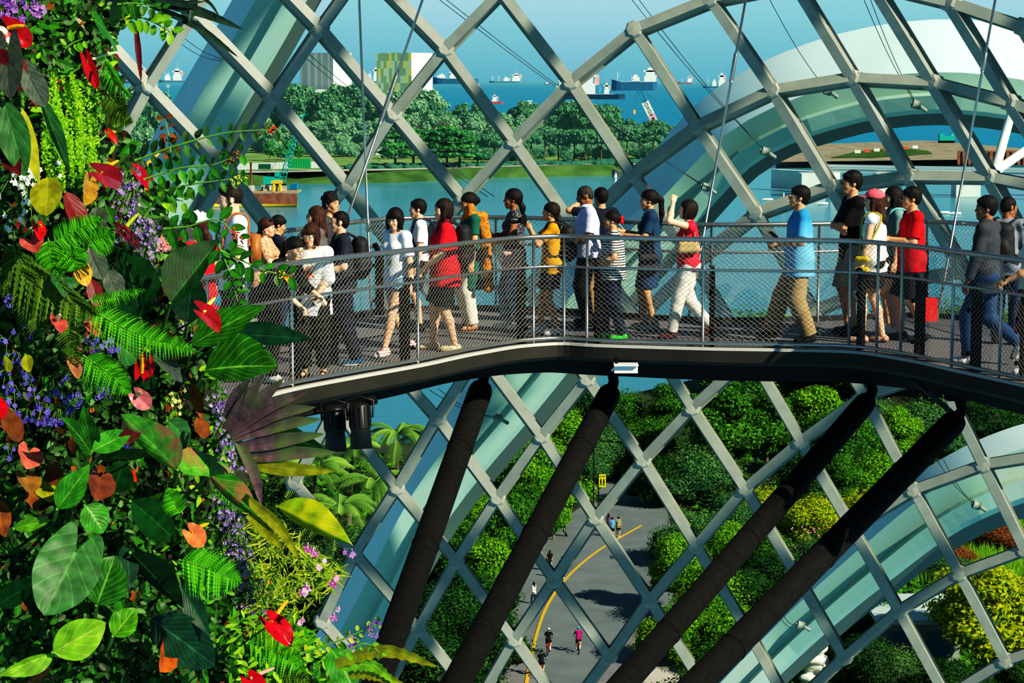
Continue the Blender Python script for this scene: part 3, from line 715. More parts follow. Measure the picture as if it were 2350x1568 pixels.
    if bottom:
        B = Field(); bl = bottom.get('len', 2.0); t = bottom.get('t', .015); kd = bottom.get('kind', 'pants')
        wz = P0 + u * .10
        B.el(P0, (.108 * wd + t, .150 * w + t, .115 + t), None, .03); B.el(P0 + u * .12, (.096 * wd + t + belly * .6, .128 * w + t, .12), np.stack([tf, side, u]), .03)
        for i in (0, 1): B.el(hj[i] - FWD * 0.05 + UPV * 0.02, (.085 * wd + t,) * 3, None, .03)
        if kd == 'skirt':
            hz = bottom.get('hem', .5); md = (kne[0] + kne[1]) / 2; e_ = np.array([md[0] * .6, md[1], hz])
            B.rc(P0 + FWD * -.01, e_ - UPV * .06, .108 * wd + t, bottom.get('r', .135) * wd, .04, (LEFT, 1.30)); B.cut((0, 0, hz), (0, 0, -1))
        else:
            for i in (0, 1):
                lo_ = bottom.get('loose', .010)
                if bl <= 1:
                    e_ = hj[i] + (kne[i] - hj[i]) * bl; B.rc(hj[i], hj[i] + (kne[i] - hj[i]) * min(bl + .12, 1), .084 * wd + t, .062 * wd + t + lo_, .03, clip=[(e_, kne[i] - hj[i])])
                else:
                    B.rc(hj[i], kne[i], .084 * wd + t, .055 * wd + t + lo_, .03)
                    e_ = kne[i] + (ank[i] - kne[i]) * min(1.06, bl - 1); B.rc(kne[i], kne[i] + (ank[i] - kne[i]) * min(1.1, bl - 1 + .15), .055 * wd + t + lo_, bottom.get('cuff', .048) + lo_, .02, clip=[(e_, ank[i] - kne[i])])
        B.cut(wz, u)
        out(B, {'pants': 'trousers', 'shorts': 'shorts', 'skirt': 'skirt'}[kd], bottom['m'], .0095, rough=.0022, rs=30, seed=3)
    if shoes:
        for i, sg in enumerate((1, -1)):
            S = Field(); fd = toe[i]; a = ank[i]; fl = n3(np.cross(UPV, fd)); fu = np.cross(fd, fl); s0 = a - fu * .085
            kd = shoes.get('kind', 'sneaker'); hgt = .040
            cl = [(s0 + fu * .002, -fu)]
            S.rc(s0 + fu * .042 - fd * .040, s0 + fu * .034 + fd * .120, .040, .033, .02, clip=cl); S.rc(s0 + fu * .034 + fd * .04 + fl * .008, s0 + fu * .026 + fd * .135, .042, .032, .02, clip=cl)
            if kd == 'sneaker': S.rc(s0 + fu * .055 - fd * .03, a + fu * .012 - fd * .012, .042, .043, .02, clip=cl + [(a + fu * .018, fu)])
            if kd == 'high': S.rc(s0 + fu * .055 - fd * .03, a + fu * .06 - fd * .01, .042, .046, .02, clip=cl + [(a + fu * .06, fu)])
            if kd == 'flat': S.el(s0 + fu * .085 + fd * .03, (.075, .028, .045), np.stack([fd, fl, fu]), .006, neg=True)
            if kd == 'sandal': S.cut(s0 + fu * .030, fu)
            out(S, 'shoe', [shoes['m'], shoes.get('sole', M_sole)], .008, fn=lambda c: (c - s0) @ fu < .024)
            if kd == 'sandal' or shoes.get('strap'):
                m_ = MB(); 
                for q, rr in ((.075, .040), (.02, .042)): m_.tube([s0 + fd * q + fl * rr * math.cos(t_) + fu * (.02 + .055 * math.sin(t_)) for t_ in np.linspace(0, math.pi, 9)], .008, 6)
                m_.build('sandal_strap', shoes['m'], root)
    if scarf is not None: scarf(root, P0, u, tf, side, NB, sh, out)
    root['_s'] = s
    root_data[root.name] = dict(P0=P0, u=u, tf=tf, side=side, NB=NB, sh=sh, wri=wri, elb=elb, HC=HC, H_=H_, A=A, ank=ank, hj=hj)
    del root['_s']
    return root
root_data = {}
def held(root, name, label, cat, group=None):
    """a thing carried or worn by a person, in that person's frame"""
    o = thing(name, label, cat, root.location, root.rotation_euler[2], group); o.scale = root.scale
    return o, root_data[root.name]
M_phone = mat('phone_black', (22, 22, 26), 0.2); M_gold = mat('phone_gold', (206, 170, 96), 0.35, 0.5); M_pack = mat('black_nylon', (26, 27, 32), 0.7, 0, .2, 30, bump=.2); M_leather = mat('brown_leather', (150, 92, 44), 0.5, 0, .15, 20)
def phone(root, label, i=0, m=None, off=(.02, 0, .09), flat=False):
    o, d = held(root, 'phone', label, 'phone'); c = d['wri'][i] + np.array(off)
    fdir = n3(d['HC'] - c); sd = n3(np.cross(UPV, fdir)); up = np.cross(fdir, sd)
    q = MB(); q.box(c, (.009, .074, .148), (fdir, sd, up)); q.build('case', m or M_phone, o, smooth=False)
    q = MB(); q.box(c + fdir * .005, (.002, .066, .135), (fdir, sd, up)); q.build('screen', M_lens, o, smooth=False)
def backpack(root, label, m=None, low=0.0):
    o, d = held(root, 'backpack', label, 'backpack'); P0, u, tf, sd = d['P0'], d['u'], d['tf'], d['side']; m = m or M_pack
    f = Field(); c = P0 + u * (.27 - low) - tf * .205
    f.rc(c + u * .13, c - u * .15, .095, .105, .03, (sd, 1.45)); f.el(c - tf * .085 - u * .08, (.045, .11, .12), np.stack([tf, sd, u]), .02)
    v, q = f.mesh(.010, rough=.0015, rs=40); MB().add(v, [q]).build('bag', m, o)
    for i, sg in enumerate((1, -1)):
        s_ = d['sh'][i] - sd * sg * .055
        pts = [c + u * .18 + sd * sg * .07, s_ - tf * .05 + u * .072, s_ + tf * .045 + u * .066, s_ + tf * .105 - u * .05, s_ + tf * .10 - u * .18, P0 + u * .10 + sd * sg * .165, c - u * .12 + sd * sg * .1]
        MB().tube(spline(pts, 18), .014, 6).build('strap', m, o)
def spectacle_people(): pass
WHITE_T = cloth('white_cotton', (238, 238, 238)); BLACK_C = cloth('black_cotton', (22, 22, 24)); NAVY_C = cloth('navy_cotton', (22, 30, 48)); DENIM = cloth('blue_denim', (112, 146, 168)); DDENIM = cloth('dark_denim', (34, 48, 72))
KHAKI = cloth('khaki_cotton', (150, 128, 92)); RED_C = cloth('red_cotton', (206, 24, 42)); BEIGE = cloth('beige_cotton', (164, 142, 118)); GREY_C = cloth('dark_grey_cotton', (66, 68, 74)); CREAM = cloth('cream_cotton', (232, 226, 204))
SH_white = dict(m=cloth('white_canvas', (228, 228, 226))); SH_black = dict(m=cloth('black_shoe', (30, 28, 28)), sole=M_black)
# ---------------------------------------------------------------- the visitors on the walkway, from the plant wall to the right
p1 = person('tall bearded man in white T-shirt with brown leather straps at left end of walkway', 536, 427, fr=.36, yaw=200, skin='light', hair=('quiff', 'dark'), beard=True, top=dict(m=cloth('white_tee_map_print', (240, 240, 240), ('print', (120, 120, 124), (0.05, 1.25), (.07, .05), 40)), sleeve=.72), bottom=dict(m=BLACK_C, len=2), shoes=SH_black, hy=-12, hp=6, L_=(.24, .16, 1.0), R_=(.30, -.12, 1.12), w=1.04, h=.008)
o, d = held(p1, 'shoulder_strap', 'brown leather strap bag worn over white T-shirt of bearded man', 'bag')
for i, sg in ((0, 1), (1, -1)):
    s_ = d['sh'][i] - d['side'] * sg * .05
    MB().tube(spline([s_ - d['tf'] * .10 - UPV * .2, s_ - d['tf'] * .05 + UPV * .078, s_ + d['tf'] * .05 + UPV * .072, s_ + d['tf'] * .125 - UPV * .06, s_ + d['tf'] * .135 - UPV * .22, s_ + d['tf'] * .12 - UPV * .36], 20), .011, 6).build('strap', M_leather, o)
MB().box(d['P0'] + UPV * .2 - FWD * .17, (.08, .26, .3)).build('bag', M_leather, o)
o, d = held(p1, 'folded_jacket', 'black jacket carried over the forearm of the tall bearded man', 'jacket')
f = Field(); c = (d['elb'][1] + d['wri'][1]) / 2; f.rc(c + FWD * .10, c - FWD * .06, .062, .07, .03); f.rc(c, c - UPV * .24, .07, .085, .04, (FWD, 1.6)); v, q = f.mesh(.011, rough=.004, rs=30); MB().add(v, [q]).build('cloth', BLACK_C, o)
p2 = person('person in white cap and red top with teal skirt behind the broad leaves', 455, 488, fr=.12, yaw=150, skin='fair', hair=('lowpony', 'brown'), cap=cloth('white_cap', (236, 236, 236)), top=dict(m=RED_C, sleeve=0, neck=.04), bottom=dict(m=cloth('teal_cotton', (24, 116, 140)), kind='skirt', hem=.55), shoes=SH_white, sex='f', L_=(.25, .15, 1.15))
p3 = person('woman with curly tied hair and floral blouse at the far railing', 596, 503, fr=.80, yaw=-10, skin='fair', hair=('lowpony', 'brown'), top=dict(m=cloth('floral_blouse', (206, 160, 120), ('spots', (150, 70, 60), 26, .32)), sleeve=.8), bottom=dict(m=cloth('maroon_print', (128, 30, 44)), kind='skirt', hem=.4), shoes=SH_white, sex='f', lean=8, L_=(.36, .12, 1.28), R_=(.38, -.05, 1.22), grip=(.8, .8))
o, d = held(p3, 'sunglasses', 'dark sunglasses pushed up on the curly tied hair of woman in floral blouse', 'sunglasses')
m = MB()
for sg in (1, -1): m.ell(d['H_'](.062, sg * .036, .108), (.010, .028, .020), d['A'], 10, 6)
m.build('lens', M_lens, o)
MB().tube([d['H_'](.055, .06, .104), d['H_'](-.01, .09, .06)], .004, 5).build('frame', M_gl, o)
p4 = person('dark-haired boy in navy shirt lifting a phone beside the curly-haired woman', 634, 498, fr=.90, yaw=15, skin='tan', hair=('short', 'black'), top=dict(m=NAVY_C, sleeve=.7), bottom=dict(m=DDENIM), shoes=SH_black, hp=18, L_=(.34, .10, 1.22), R_=(.34, -.10, 1.25), grip=(.9, .9))
phone(p4, 'black phone lifted by the boy in navy shirt', 1)
p5 = person('woman in black with long ponytail and glasses leaning over the near railing', 640, 546, fr=.10, yaw=-28, skin='light', hair=('pony', 'black'), glasses=mat('thin_gold_frame', (170, 140, 100), .3, .6), top=dict(m=BLACK_C, sleeve=1.55, hem=.78), bottom=dict(m=BLACK_C), shoes=SH_white, sex='f', lean=38, hip=-.18, hy=-10, hp=14, L_=(.38, .20, .92), R_=(.36, -.16, .86), grip=(.9, .9), feet=((-.25, .1), (-.05, -.1)), w=1.08)
p6 = person('woman in loose white T-shirt with brown fringe bob, glasses and red lips', 722, 515, 866, yaw=-100, skin='light', hair=('bobfringe', 'brown'), lips=M_red_lip, glasses=mat('thin_silver_frame', (190, 180, 170), .3, .6), top=dict(m=cloth('white_tee_colour_print', (242, 242, 238), ('print', (230, 110, 30), (-.02, 1.12), (.07, .12), 16)), sleeve=1.1, hem=.70, flare=.03, sl=.034), bottom=dict(m=BLACK_C, len=1.9, loose=.02), shoes=dict(m=mat('black_sandal', (30, 26, 26), .6), sole=M_black, kind='sandal'), sex='f', w=1.1, hy=-14, hp=14, L_=(.22, .10, .92), R_=(.22, -.20, .86), grip=(1., 1.), lean=4)
p7 = person('man in navy T-shirt with gold glasses and blue sneakers facing the plant wall', 786, 485, 838, yaw=192, skin='fair', hair=('crop', 'black'), glasses=mat('thin_gold_frame', (170, 140, 100), .3, .6), top=dict(m=cloth('navy_tee_blue_script', (20, 28, 46), ('print', (50, 130, 190), (0.02, 1.24), (.10, .05), 22)), sleeve=.85, flare=.02), bottom=dict(m=NAVY_C, loose=.018), shoes=dict(m=cloth('blue_mesh_sneaker', (20, 74, 110))), w=1.12, belly=.015, L_=(.22, .14, 1.02), R_=(.22, -.1, 1.0), feet=((-.14, .1), (.10, -.1)), hy=-6)
backpack(p7, 'black backpack worn by the man in navy T-shirt')
p8 = person('woman with long brown hair and round dark glasses behind the navy T-shirt man', 728, 475, fr=.58, yaw=188, skin='fair', hair=('long', 'brown'), glasses=True, top=dict(m=cloth('grey_blouse', (96, 92, 92)), sleeve=.8), bottom=dict(m=DDENIM), shoes=SH_black, sex='f')
p9 = person('curly-haired young man at the back beside the slanting hanger rod', 757, 446, fr=.74, yaw=-20, skin='tan', hair=('curly', 'black'), top=dict(m=GREY_C, sleeve=.8), bottom=dict(m=DDENIM), shoes=SH_black, hy=-10)
p10 = person('girl with black fringe bob in white T-shirt and denim shorts striding left', 912, 480, 817, yaw=222, skin='fair', hair=('bobfringe', 'black'), top=dict(m=cloth('white_tee_gold_print', (232, 238, 242), ('print', (214, 170, 60), (0.0, 1.10), (.05, .06), 24)), sleeve=.8, hem=.80, flare=.02, sl=.024), bottom=dict(m=DENIM, kind='shorts', len=.34, loose=.03), shoes=dict(m=cloth('white_red_stripe_sneaker', (234, 230, 226), ('stripe', (206, 50, 40), 220, .75))), sex='f', hy=22, hp=14, feet=((.26, .08), (-.22, -.09)), lift=(0, .25), L_=(.02, .27, .78), R_=(-.08, -.24, .80))
phone(p10, 'black phone in the lowered hand of the girl in denim shorts', 1, off=(.02, 0, -.09))
p11 = person('young man in white T-shirt with navy straps half hidden behind the bob-haired girl', 962, 459, fr=.58, yaw=185, skin='fair', hair=('short', 'black'), top=dict(m=WHITE_T, sleeve=.8), bottom=dict(m=NAVY_C, kind='shorts', len=.85, loose=.02), shoes=SH_black)
backpack(p11, 'navy backpack on the young man in white T-shirt behind the girl', mat('navy_nylon', (24, 32, 54), .7, 0, .2, 30))
p12 = person('stout woman in red polo shirt and black shorts with short dark hair', 1022, 458, 805, yaw=184, skin='fair', hair=('bob', 'dark'), top=dict(m=RED_C, sleeve=.92, hem=.74, flare=.02, sl=.028, collar=True, neck=.012), bottom=dict(m=BLACK_C, kind='shorts', len=.92, loose=.030), shoes=dict(m=mat('cream_flat', (216, 200, 160), .5), kind='flat', sole=mat('tan_sole', (170, 140, 100), .6)), sex='f', w=1.22, belly=.035, hy=22, L_=(.23, .20, .95), R_=(.2, -.22, .9), grip=(.9, .5), feet=((-.10, .11), (.14, -.1)))
backpack(p12, 'black backpack of the woman in red polo shirt')
o, d = held(p12, 'name_badge', 'blue and white badge hanging on the red polo shirt', 'badge'); c = d['P0'] + d['u'] * .17 + d['tf'] * .19 + d['side'] * .05
MB().box(c, (.006, .075, .055), (d['tf'], d['side'], d['u'])).build('card', mat('badge_white', (226, 232, 236), .4), o, smooth=False); MB().box(c + d['tf'] * .004 - d['u'] * .01, (.003, .06, .028), (d['tf'], d['side'], d['u'])).build('photo', mat('badge_blue', (60, 150, 200), .4), o, smooth=False)
def sari(root, P0, u, tf, side, NB, sh, out):
    m = cloth('mustard_patterned_scarf', (196, 120, 24), ('spots', (150, 78, 16), 30, .35)); F_ = Field()
    s0 = sh[0]
    F_.rc(P0 + u * .30 - side * .12 + tf * .10, s0 + u * .055 + tf * .04 - side * .03, .045, .05, .04, (u, 1.4)); F_.rc(s0 + u * .055 + tf * .03 - side * .03, s0 + u * .03 - tf * .10 - side * .03, .05, .055, .04)
    F_.rc(s0 + u * .03 - tf * .10 - side * .03, s0 - u * .30 - tf * .15, .055, .05, .04, (tf, 1.3)); F_.rc(s0 - u * .30 - tf * .15, s0 - u * .86 - tf * .17, .05, .055, .03, (tf, 1.3))
    out(F_, 'scarf', m, .0105, rough=.005, rs=38)
p13 = person('smiling woman with glasses and mustard scarf over green tunic and white trousers', 1080, 444, 757, yaw=196, skin='tan', hair=('bun', 'black'), glasses=True, top=dict(m=cloth('dark_green_tunic', (22, 90, 80)), sleeve=.7, hem=.52, flare=.035), bottom=dict(m=CREAM, loose=.025), shoes=dict(m=M_leather, kind='sandal', sole=M_leather), sex='f', w=1.12, belly=.015, hy=6, hp=6, L_=(.05, .26, .84), R_=(.2, -.14, 1.06), scarf=sari)
p14 = person('woman in patterned sleeveless top and blue jeans holding a gold phone', 1180, 435, 757, yaw=182, skin='brown', hair=('lowpony', 'black'), top=dict(m=cloth('black_white_leaf_top', (34, 36, 44), ('spots', (176, 180, 190), 60, .30)), sleeve=0, hem=.82, neck=.015), bottom=dict(m=DENIM, loose=.016, len=1.9), shoes=SH_white, sex='f', L_=(.27, .12, 1.06), R_=(.34, -.06, 1.12), grip=(.8, .8), feet=((-.08, .1), (.1, -.08)))
phone(p14, 'gold phone held by the woman in patterned sleeveless top', 1, M_gold, off=(.04, 0, .06))
o, d = held(p14, 'handbag', 'pink and black handbag at the waist of woman in patterned top', 'bag'); f = Field(); c = d['P0'] + UPV * .02 + FWD * .02 + LEFT * .21
f.rc(c + FWD * .09, c - FWD * .09, .05, .05, .02); f.rc(c + FWD * .10 - UPV * .12, c - FWD * .10 - UPV * .12, .06, .06, .03); v, q = f.mesh(.011); MB().add(v, [q]).build('bag', mat('pale_pink_leather', (214, 170, 158), .5), o); MB().tube(spline([c + FWD * .09 + UPV * .03, c + UPV * .3, c - FWD * .09 + UPV * .03], 12), .008, 6).build('strap', BLACK_C, o)
p15 = person('woman in mustard top and navy shorts raising a black camera to take a picture', 1266, 466, 769, yaw=180, skin='tan', hair=('lowpony', 'dark'), top=dict(m=cloth('mustard_cotton', (206, 142, 20)), sleeve=.7, neck=.04), bottom=dict(m=NAVY_C, kind='skirt', hem=.60, r=.14), shoes=SH_white, sex='f', L_=(.27, .08, 1.36), R_=(.30, -.06, 1.38), grip=(.7, .7), hy=-14, hp=-4, feet=((-.06, .09), (.16, -.08)))
backpack(p15, 'black backpack on the woman with the raised camera')
o, d = held(p15, 'camera', 'black camera with long lens raised by the woman in mustard top', 'camera'); c = (d['wri'][0] + d['wri'][1]) / 2 + np.array([.07, 0, .10])
MB().box(c, (.07, .13, .09)).box(c + UPV * .055, (.06, .05, .03)).build('camera_body', M_black, o, smooth=False); MB().tube([c + FWD * .03, c + FWD * .10, c + FWD * .105, c + FWD * .17], [.038, .038, .044, .044], 16).build('lens', M_black, o)
p16 = person('man in pale lavender shirt and dark trousers with glasses looking down', 1348, 431, 748, yaw=184, skin='brown', hair=('crop', 'grey'), glasses=True, top=dict(m=cloth('lavender_shirt', (206, 210, 236)), sleeve=.9, hem=.84, collar=True, neck=.01, sl=.022), bottom=dict(m=cloth('dark_brown_trousers', (34, 28, 28)), loose=.02), shoes=SH_black, w=1.1, belly=.03, hp=28, L_=(.22, .16, 1.0), R_=(.24, -.08, 1.05))
p17 = person('man with his back turned, photographing the bay behind the lavender shirt man', 1380, 433, fr=.86, yaw=118, skin='tan', hair=('short', 'black'), top=dict(m=NAVY_C, sleeve=.8), bottom=dict(m=KHAKI), shoes=SH_black, L_=(.24, .16, 1.52), R_=(.24, .05, 1.5), grip=(.9, .9))
phone(p17, 'phone raised by the man with his back turned', 0, off=(.04, 0, .10))
p18 = person('short woman in black and white striped T-shirt and dark jeans with neon green sneakers', 1406, 485, 780, yaw=180, skin='tan', hair=('bun', 'black'), top=dict(m=cloth('striped_tee', (232, 232, 226), ('stripe', (24, 24, 28), 190, .15)), sleeve=.8, hem=.80, neck=.03), bottom=dict(m=DDENIM, loose=.012), shoes=dict(m=mat('neon_green_sneaker', (60, 220, 60), .5, 0, .3, 30), sole=mat('lime_sole', (180, 240, 30), .5)), sex='f', w=1.2, belly=.03, L_=(.20, .20, .97), R_=(.24, -.12, .98), grip=(.9, .9), feet=((-.12, .09), (.10, -.09)))
o, d = held(p18, 'hair_bow', 'red bow tied on the hair of the woman in striped T-shirt', 'hair bow'); f = Field(); c = d['H_'](-.13, .03, .01); f.el(c + UPV * .025, (.03, .03, .03)).el(c - UPV * .03, (.03, .03, .03)).el(c, (.014,) * 3); v, q = f.mesh(.008); MB().add(v, [q]).build('ribbon', RED_C, o)
p19 = person('woman with long ponytail in belted denim dress using a phone', 1490, 437, 757, yaw=182, skin='tan', hair=('pony', 'black'), top=dict(m=cloth('denim_dress', (30, 62, 92)), sleeve=.75, hem=.86, collar=True, neck=.012, name='dress_bodice'), bottom=dict(m=cloth('denim_dress', (30, 62, 92)), kind='skirt', hem=.52, r=.145), shoes=dict(m=cloth('grey_high_top', (150, 160, 160)), kind='high'), sex='f', L_=(.31, .10, 1.16), R_=(.32, -.04, 1.20), grip=(.9, .9), feet=((-.04, .09), (.06, -.09)))
phone(p19, 'pale phone held up by the woman in denim dress', 1, mat('phone_white', (222, 222, 226), .3), off=(.05, 0, .09))
o, d = held(p19, 'shoulder_bag', 'dark speckled shoulder bag hanging on the denim dress', 'bag'); f = Field(); c = d['P0'] + LEFT * .20 - UPV * .09 + FWD * .03; f.rc(c + FWD * .08 + UPV * .06, c - FWD * .08 + UPV * .06, .045, .045, .02); f.rc(c + FWD * .08 - UPV * .08, c - FWD * .08 - UPV * .08, .05, .05, .02); v, q = f.mesh(.011); MB().add(v, [q]).build('bag', cloth('dark_speckled_bag', (40, 40, 46), ('spots', (90, 90, 96), 80, .2)), o); MB().tube(spline([c + UPV * .1, d['sh'][0] + UPV * .07 - LEFT * .04, c + UPV * .1 - FWD * .06], 14), .009, 6).build('strap', BLACK_C, o)
p20 = person('woman in sleeveless red top and white trousers shading her eyes with one raised arm', 1578, 460, 776, yaw=180, skin='light', hair=('bob', 'dark'), top=dict(m=cloth('coral_red_cotton', (216, 40, 62)), sleeve=0, hem=.84, neck=.012), bottom=dict(m=cloth('white_cotton_trousers', (226, 222, 210)), loose=.014), shoes=dict(m=cloth('maroon_sneaker', (84, 44, 50)), sole=mat('dark_pink_sole', (120, 60, 70), .6)), sex='f', hp=-8, L_=(.20, .12, 1.66), R_=(.04, -.2, .8), elbow=((1.0, .5, -.15), None), feet=((.20, .08), (-.26, -.08)), lift=(0, .45), grip=(.5, .4))
o, d = held(p20, 'handbag', 'small beige baguette handbag under the arm of woman in red top', 'bag'); f = Field(); c = d['P0'] + UPV * .24 + LEFT * .20 + FWD * .02
f.rc(c + FWD * .085, c - FWD * .085, .045, .045, .02); f.rc(c + FWD * .09 - UPV * .06, c - FWD * .10 - UPV * .05, .05, .05, .02); v, q = f.mesh(.010); MB().add(v, [q]).build('bag', cloth('beige_monogram', (186, 158, 110), ('spots', (140, 110, 70), 70, .2)), o); MB().tube(spline([c + FWD * .09 + UPV * .02, d['sh'][0] + UPV * .065 - LEFT * .05, c - FWD * .1 + UPV * .02], 14), .009, 6).build('strap', M_leather, o)
p21 = person('man in sky blue shirt and khaki trousers walking left with a phone in hand', 1832, 428, 785, yaw=180, skin='tan', hair=('short', 'black'), glasses=mat('thin_silver_frame', (190, 180, 170), .3, .6), top=dict(m=cloth('sky_blue_shirt', (96, 176, 214), ('fade', (28, 134, 190), 1.12, 1.36)), sleeve=.85, hem=.74, flare=.026, sl=.026, neck=.012), bottom=dict(m=KHAKI, loose=.03, cuff=.06), shoes=SH_black, w=1.06, belly=.02, L_=(.24, .15, 1.08), R_=(.24, -.06, 1.05), grip=(.9, .9), feet=((-.06, .1), (.34, -.1)) if False else ((-.10, .1), (.30, -.1)), hp=-6, hy=0)
phone(p21, 'black phone in the hands of the man in sky blue shirt', 0, off=(.05, 0, .08))
p22 = person('tallest man in black T-shirt and beige shorts with folded arms', 1952, 394, 768, yaw=188, skin='tan', hair=('short', 'black'), glasses=True, top=dict(m=BLACK_C, sleeve=.9, hem=.80), bottom=dict(m=BEIGE, kind='shorts', len=1.0, loose=.025), shoes=SH_black, L_=(.165, -.10, 1.13), R_=(.15, .10, 1.10), elbow=((.2, 1, -.5), (.2, -1, -.5)), grip=(.3, .3))
p23 = person('woman in pink cap and white sleeveless top with long brown hair and black shorts', 2003, 437, 787, yaw=152, skin='fair', hair=('long', 'brown'), cap=cloth('pink_cap', (226, 96, 110)), top=dict(m=cloth('white_sleeveless', (240, 240, 240)), sleeve=.0, hem=.80), bottom=dict(m=BLACK_C, kind='skirt', hem=.62, r=.145), shoes=dict(m=mat('nude_heel', (208, 160, 138), .5), kind='flat', sole=mat('nude_sole', (160, 110, 90), .6)), sex='f', hy=16, L_=(.08, .24, .78), R_=(.22, -.14, .9), feet=((.10, .09), (-.08, -.08)))
o, d = held(p23, 'shoulder_bag', 'small yellow bag hanging from the shoulder of the woman in pink cap', 'bag'); c = d['P0'] + LEFT * .24 - UPV * .03 + FWD * .06; f = Field(); f.rc(c + FWD * .05 + UPV * .05, c - FWD * .05 + UPV * .05, .035, .035, .02); f.rc(c + FWD * .05 - UPV * .07, c - FWD * .05 - UPV * .07, .04, .04, .02); v, q = f.mesh(.010); MB().add(v, [q]).build('bag', mat('yellow_leather', (206, 180, 20), .45), o)
MB().tube(spline([c + UPV * .07, d['sh'][0] + UPV * .07 - LEFT * .03 - FWD * .06, d['sh'][0] + UPV * .07 - LEFT * .03 + FWD * .04, c + UPV * .07 + FWD * .03], 16), .013, 6).build('strap', mat('olive_strap', (172, 160, 44), .5), o)
p24 = person('woman in dark headscarf and glasses with turquoise backpack straps beside the pink cap', 2046, 430, 767, yaw=186, skin='fair', hair=('longside', 'black'), glasses=True, top=dict(m=cloth('grey_teal_blouse', (110, 150, 150)), sleeve=.8), bottom=dict(m=NAVY_C, kind='shorts', len=.6), shoes=SH_white, sex='f')
backpack(p24, 'turquoise backpack of the woman beside the pink cap', mat('turquoise_nylon', (110, 196, 186), .7))
p25 = person('man in red T-shirt with glasses and dark shorts next to the turquoise backpack', 2088, 431, 783, yaw=184, skin='tan', hair=('short', 'black'), glasses=True, top=dict(m=cloth('deep_red_tee', (186, 14, 30)), sleeve=.85, hem=.78, flare=.02, sl=.024), bottom=dict(m=cloth('dark_grey_shorts', (46, 44, 46)), kind='shorts', len=1.0, loose=.03), shoes=SH_black, w=1.08, belly=.015, L_=(.26, .12, 1.14), R_=(.26, -.06, 1.16), grip=(.9, .9), feet=((-.1, .1), (.08, -.1)))
o, d = held(p25, 'paper_bag', 'bright red paper carrier bag hanging beside the man in red T-shirt', 'bag'); c = np.array([-.17, .10, .36])
m = MB(); m.bar(c + UPV * .13, c - UPV * .13, .20, .06, (0, 1, 0)); m.build('bag', mat('red_paper', (224, 30, 24), .5), o, smooth=False); MB().tube([c + UPV * .13, c + UPV * .40 + FWD * .03], .006, 5).build('cord', M_gl, o)
p26 = person('man in dark grey shirt and blue jeans walking away with one sole showing', 2258, 452, 836, yaw=150, skin='brown', hair=('short', 'black'), top=dict(m=cloth('charcoal_denim_shirt', (60, 64, 72)), sleeve=1.9, hem=.74, flare=.02, collar=True, neck=.01), bottom=dict(m=cloth('mid_blue_jeans', (44, 70, 108)), loose=.012), shoes=dict(m=cloth('white_canvas', (228, 228, 226))), w=1.05, feet=((.14, .09), (-.30, -.09)), lift=(0, .9), hy=26, L_=(.12, .24, .80), R_=(.10, -.24, .8))
p27 = person('man in grey T-shirt with dark strap turned to the right behind the dark grey shirt', 2312, 453, fr=.62, yaw=62, skin='brown', hair=('crop', 'black'), top=dict(m=cloth('mid_grey_tee', (130, 138, 146)), sleeve=.85), bottom=dict(m=DDENIM), shoes=SH_black, hy=-40, hp=10, L_=(.2, .15, 1.0))
backpack(p27, 'dark backpack on the man in grey T-shirt', None)
p28 = person('person in cream top with dark curly hair cut off by the right edge', 2376, 486, fr=.12, yaw=178, skin='tan', hair=('curly', 'black'), top=dict(m=CREAM, sleeve=.8), bottom=dict(m=cloth('maroon_print', (128, 30, 44)), kind='skirt', hem=.45), shoes=SH_white, sex='f', w=1.1, L_=(.3, .15, 1.0))
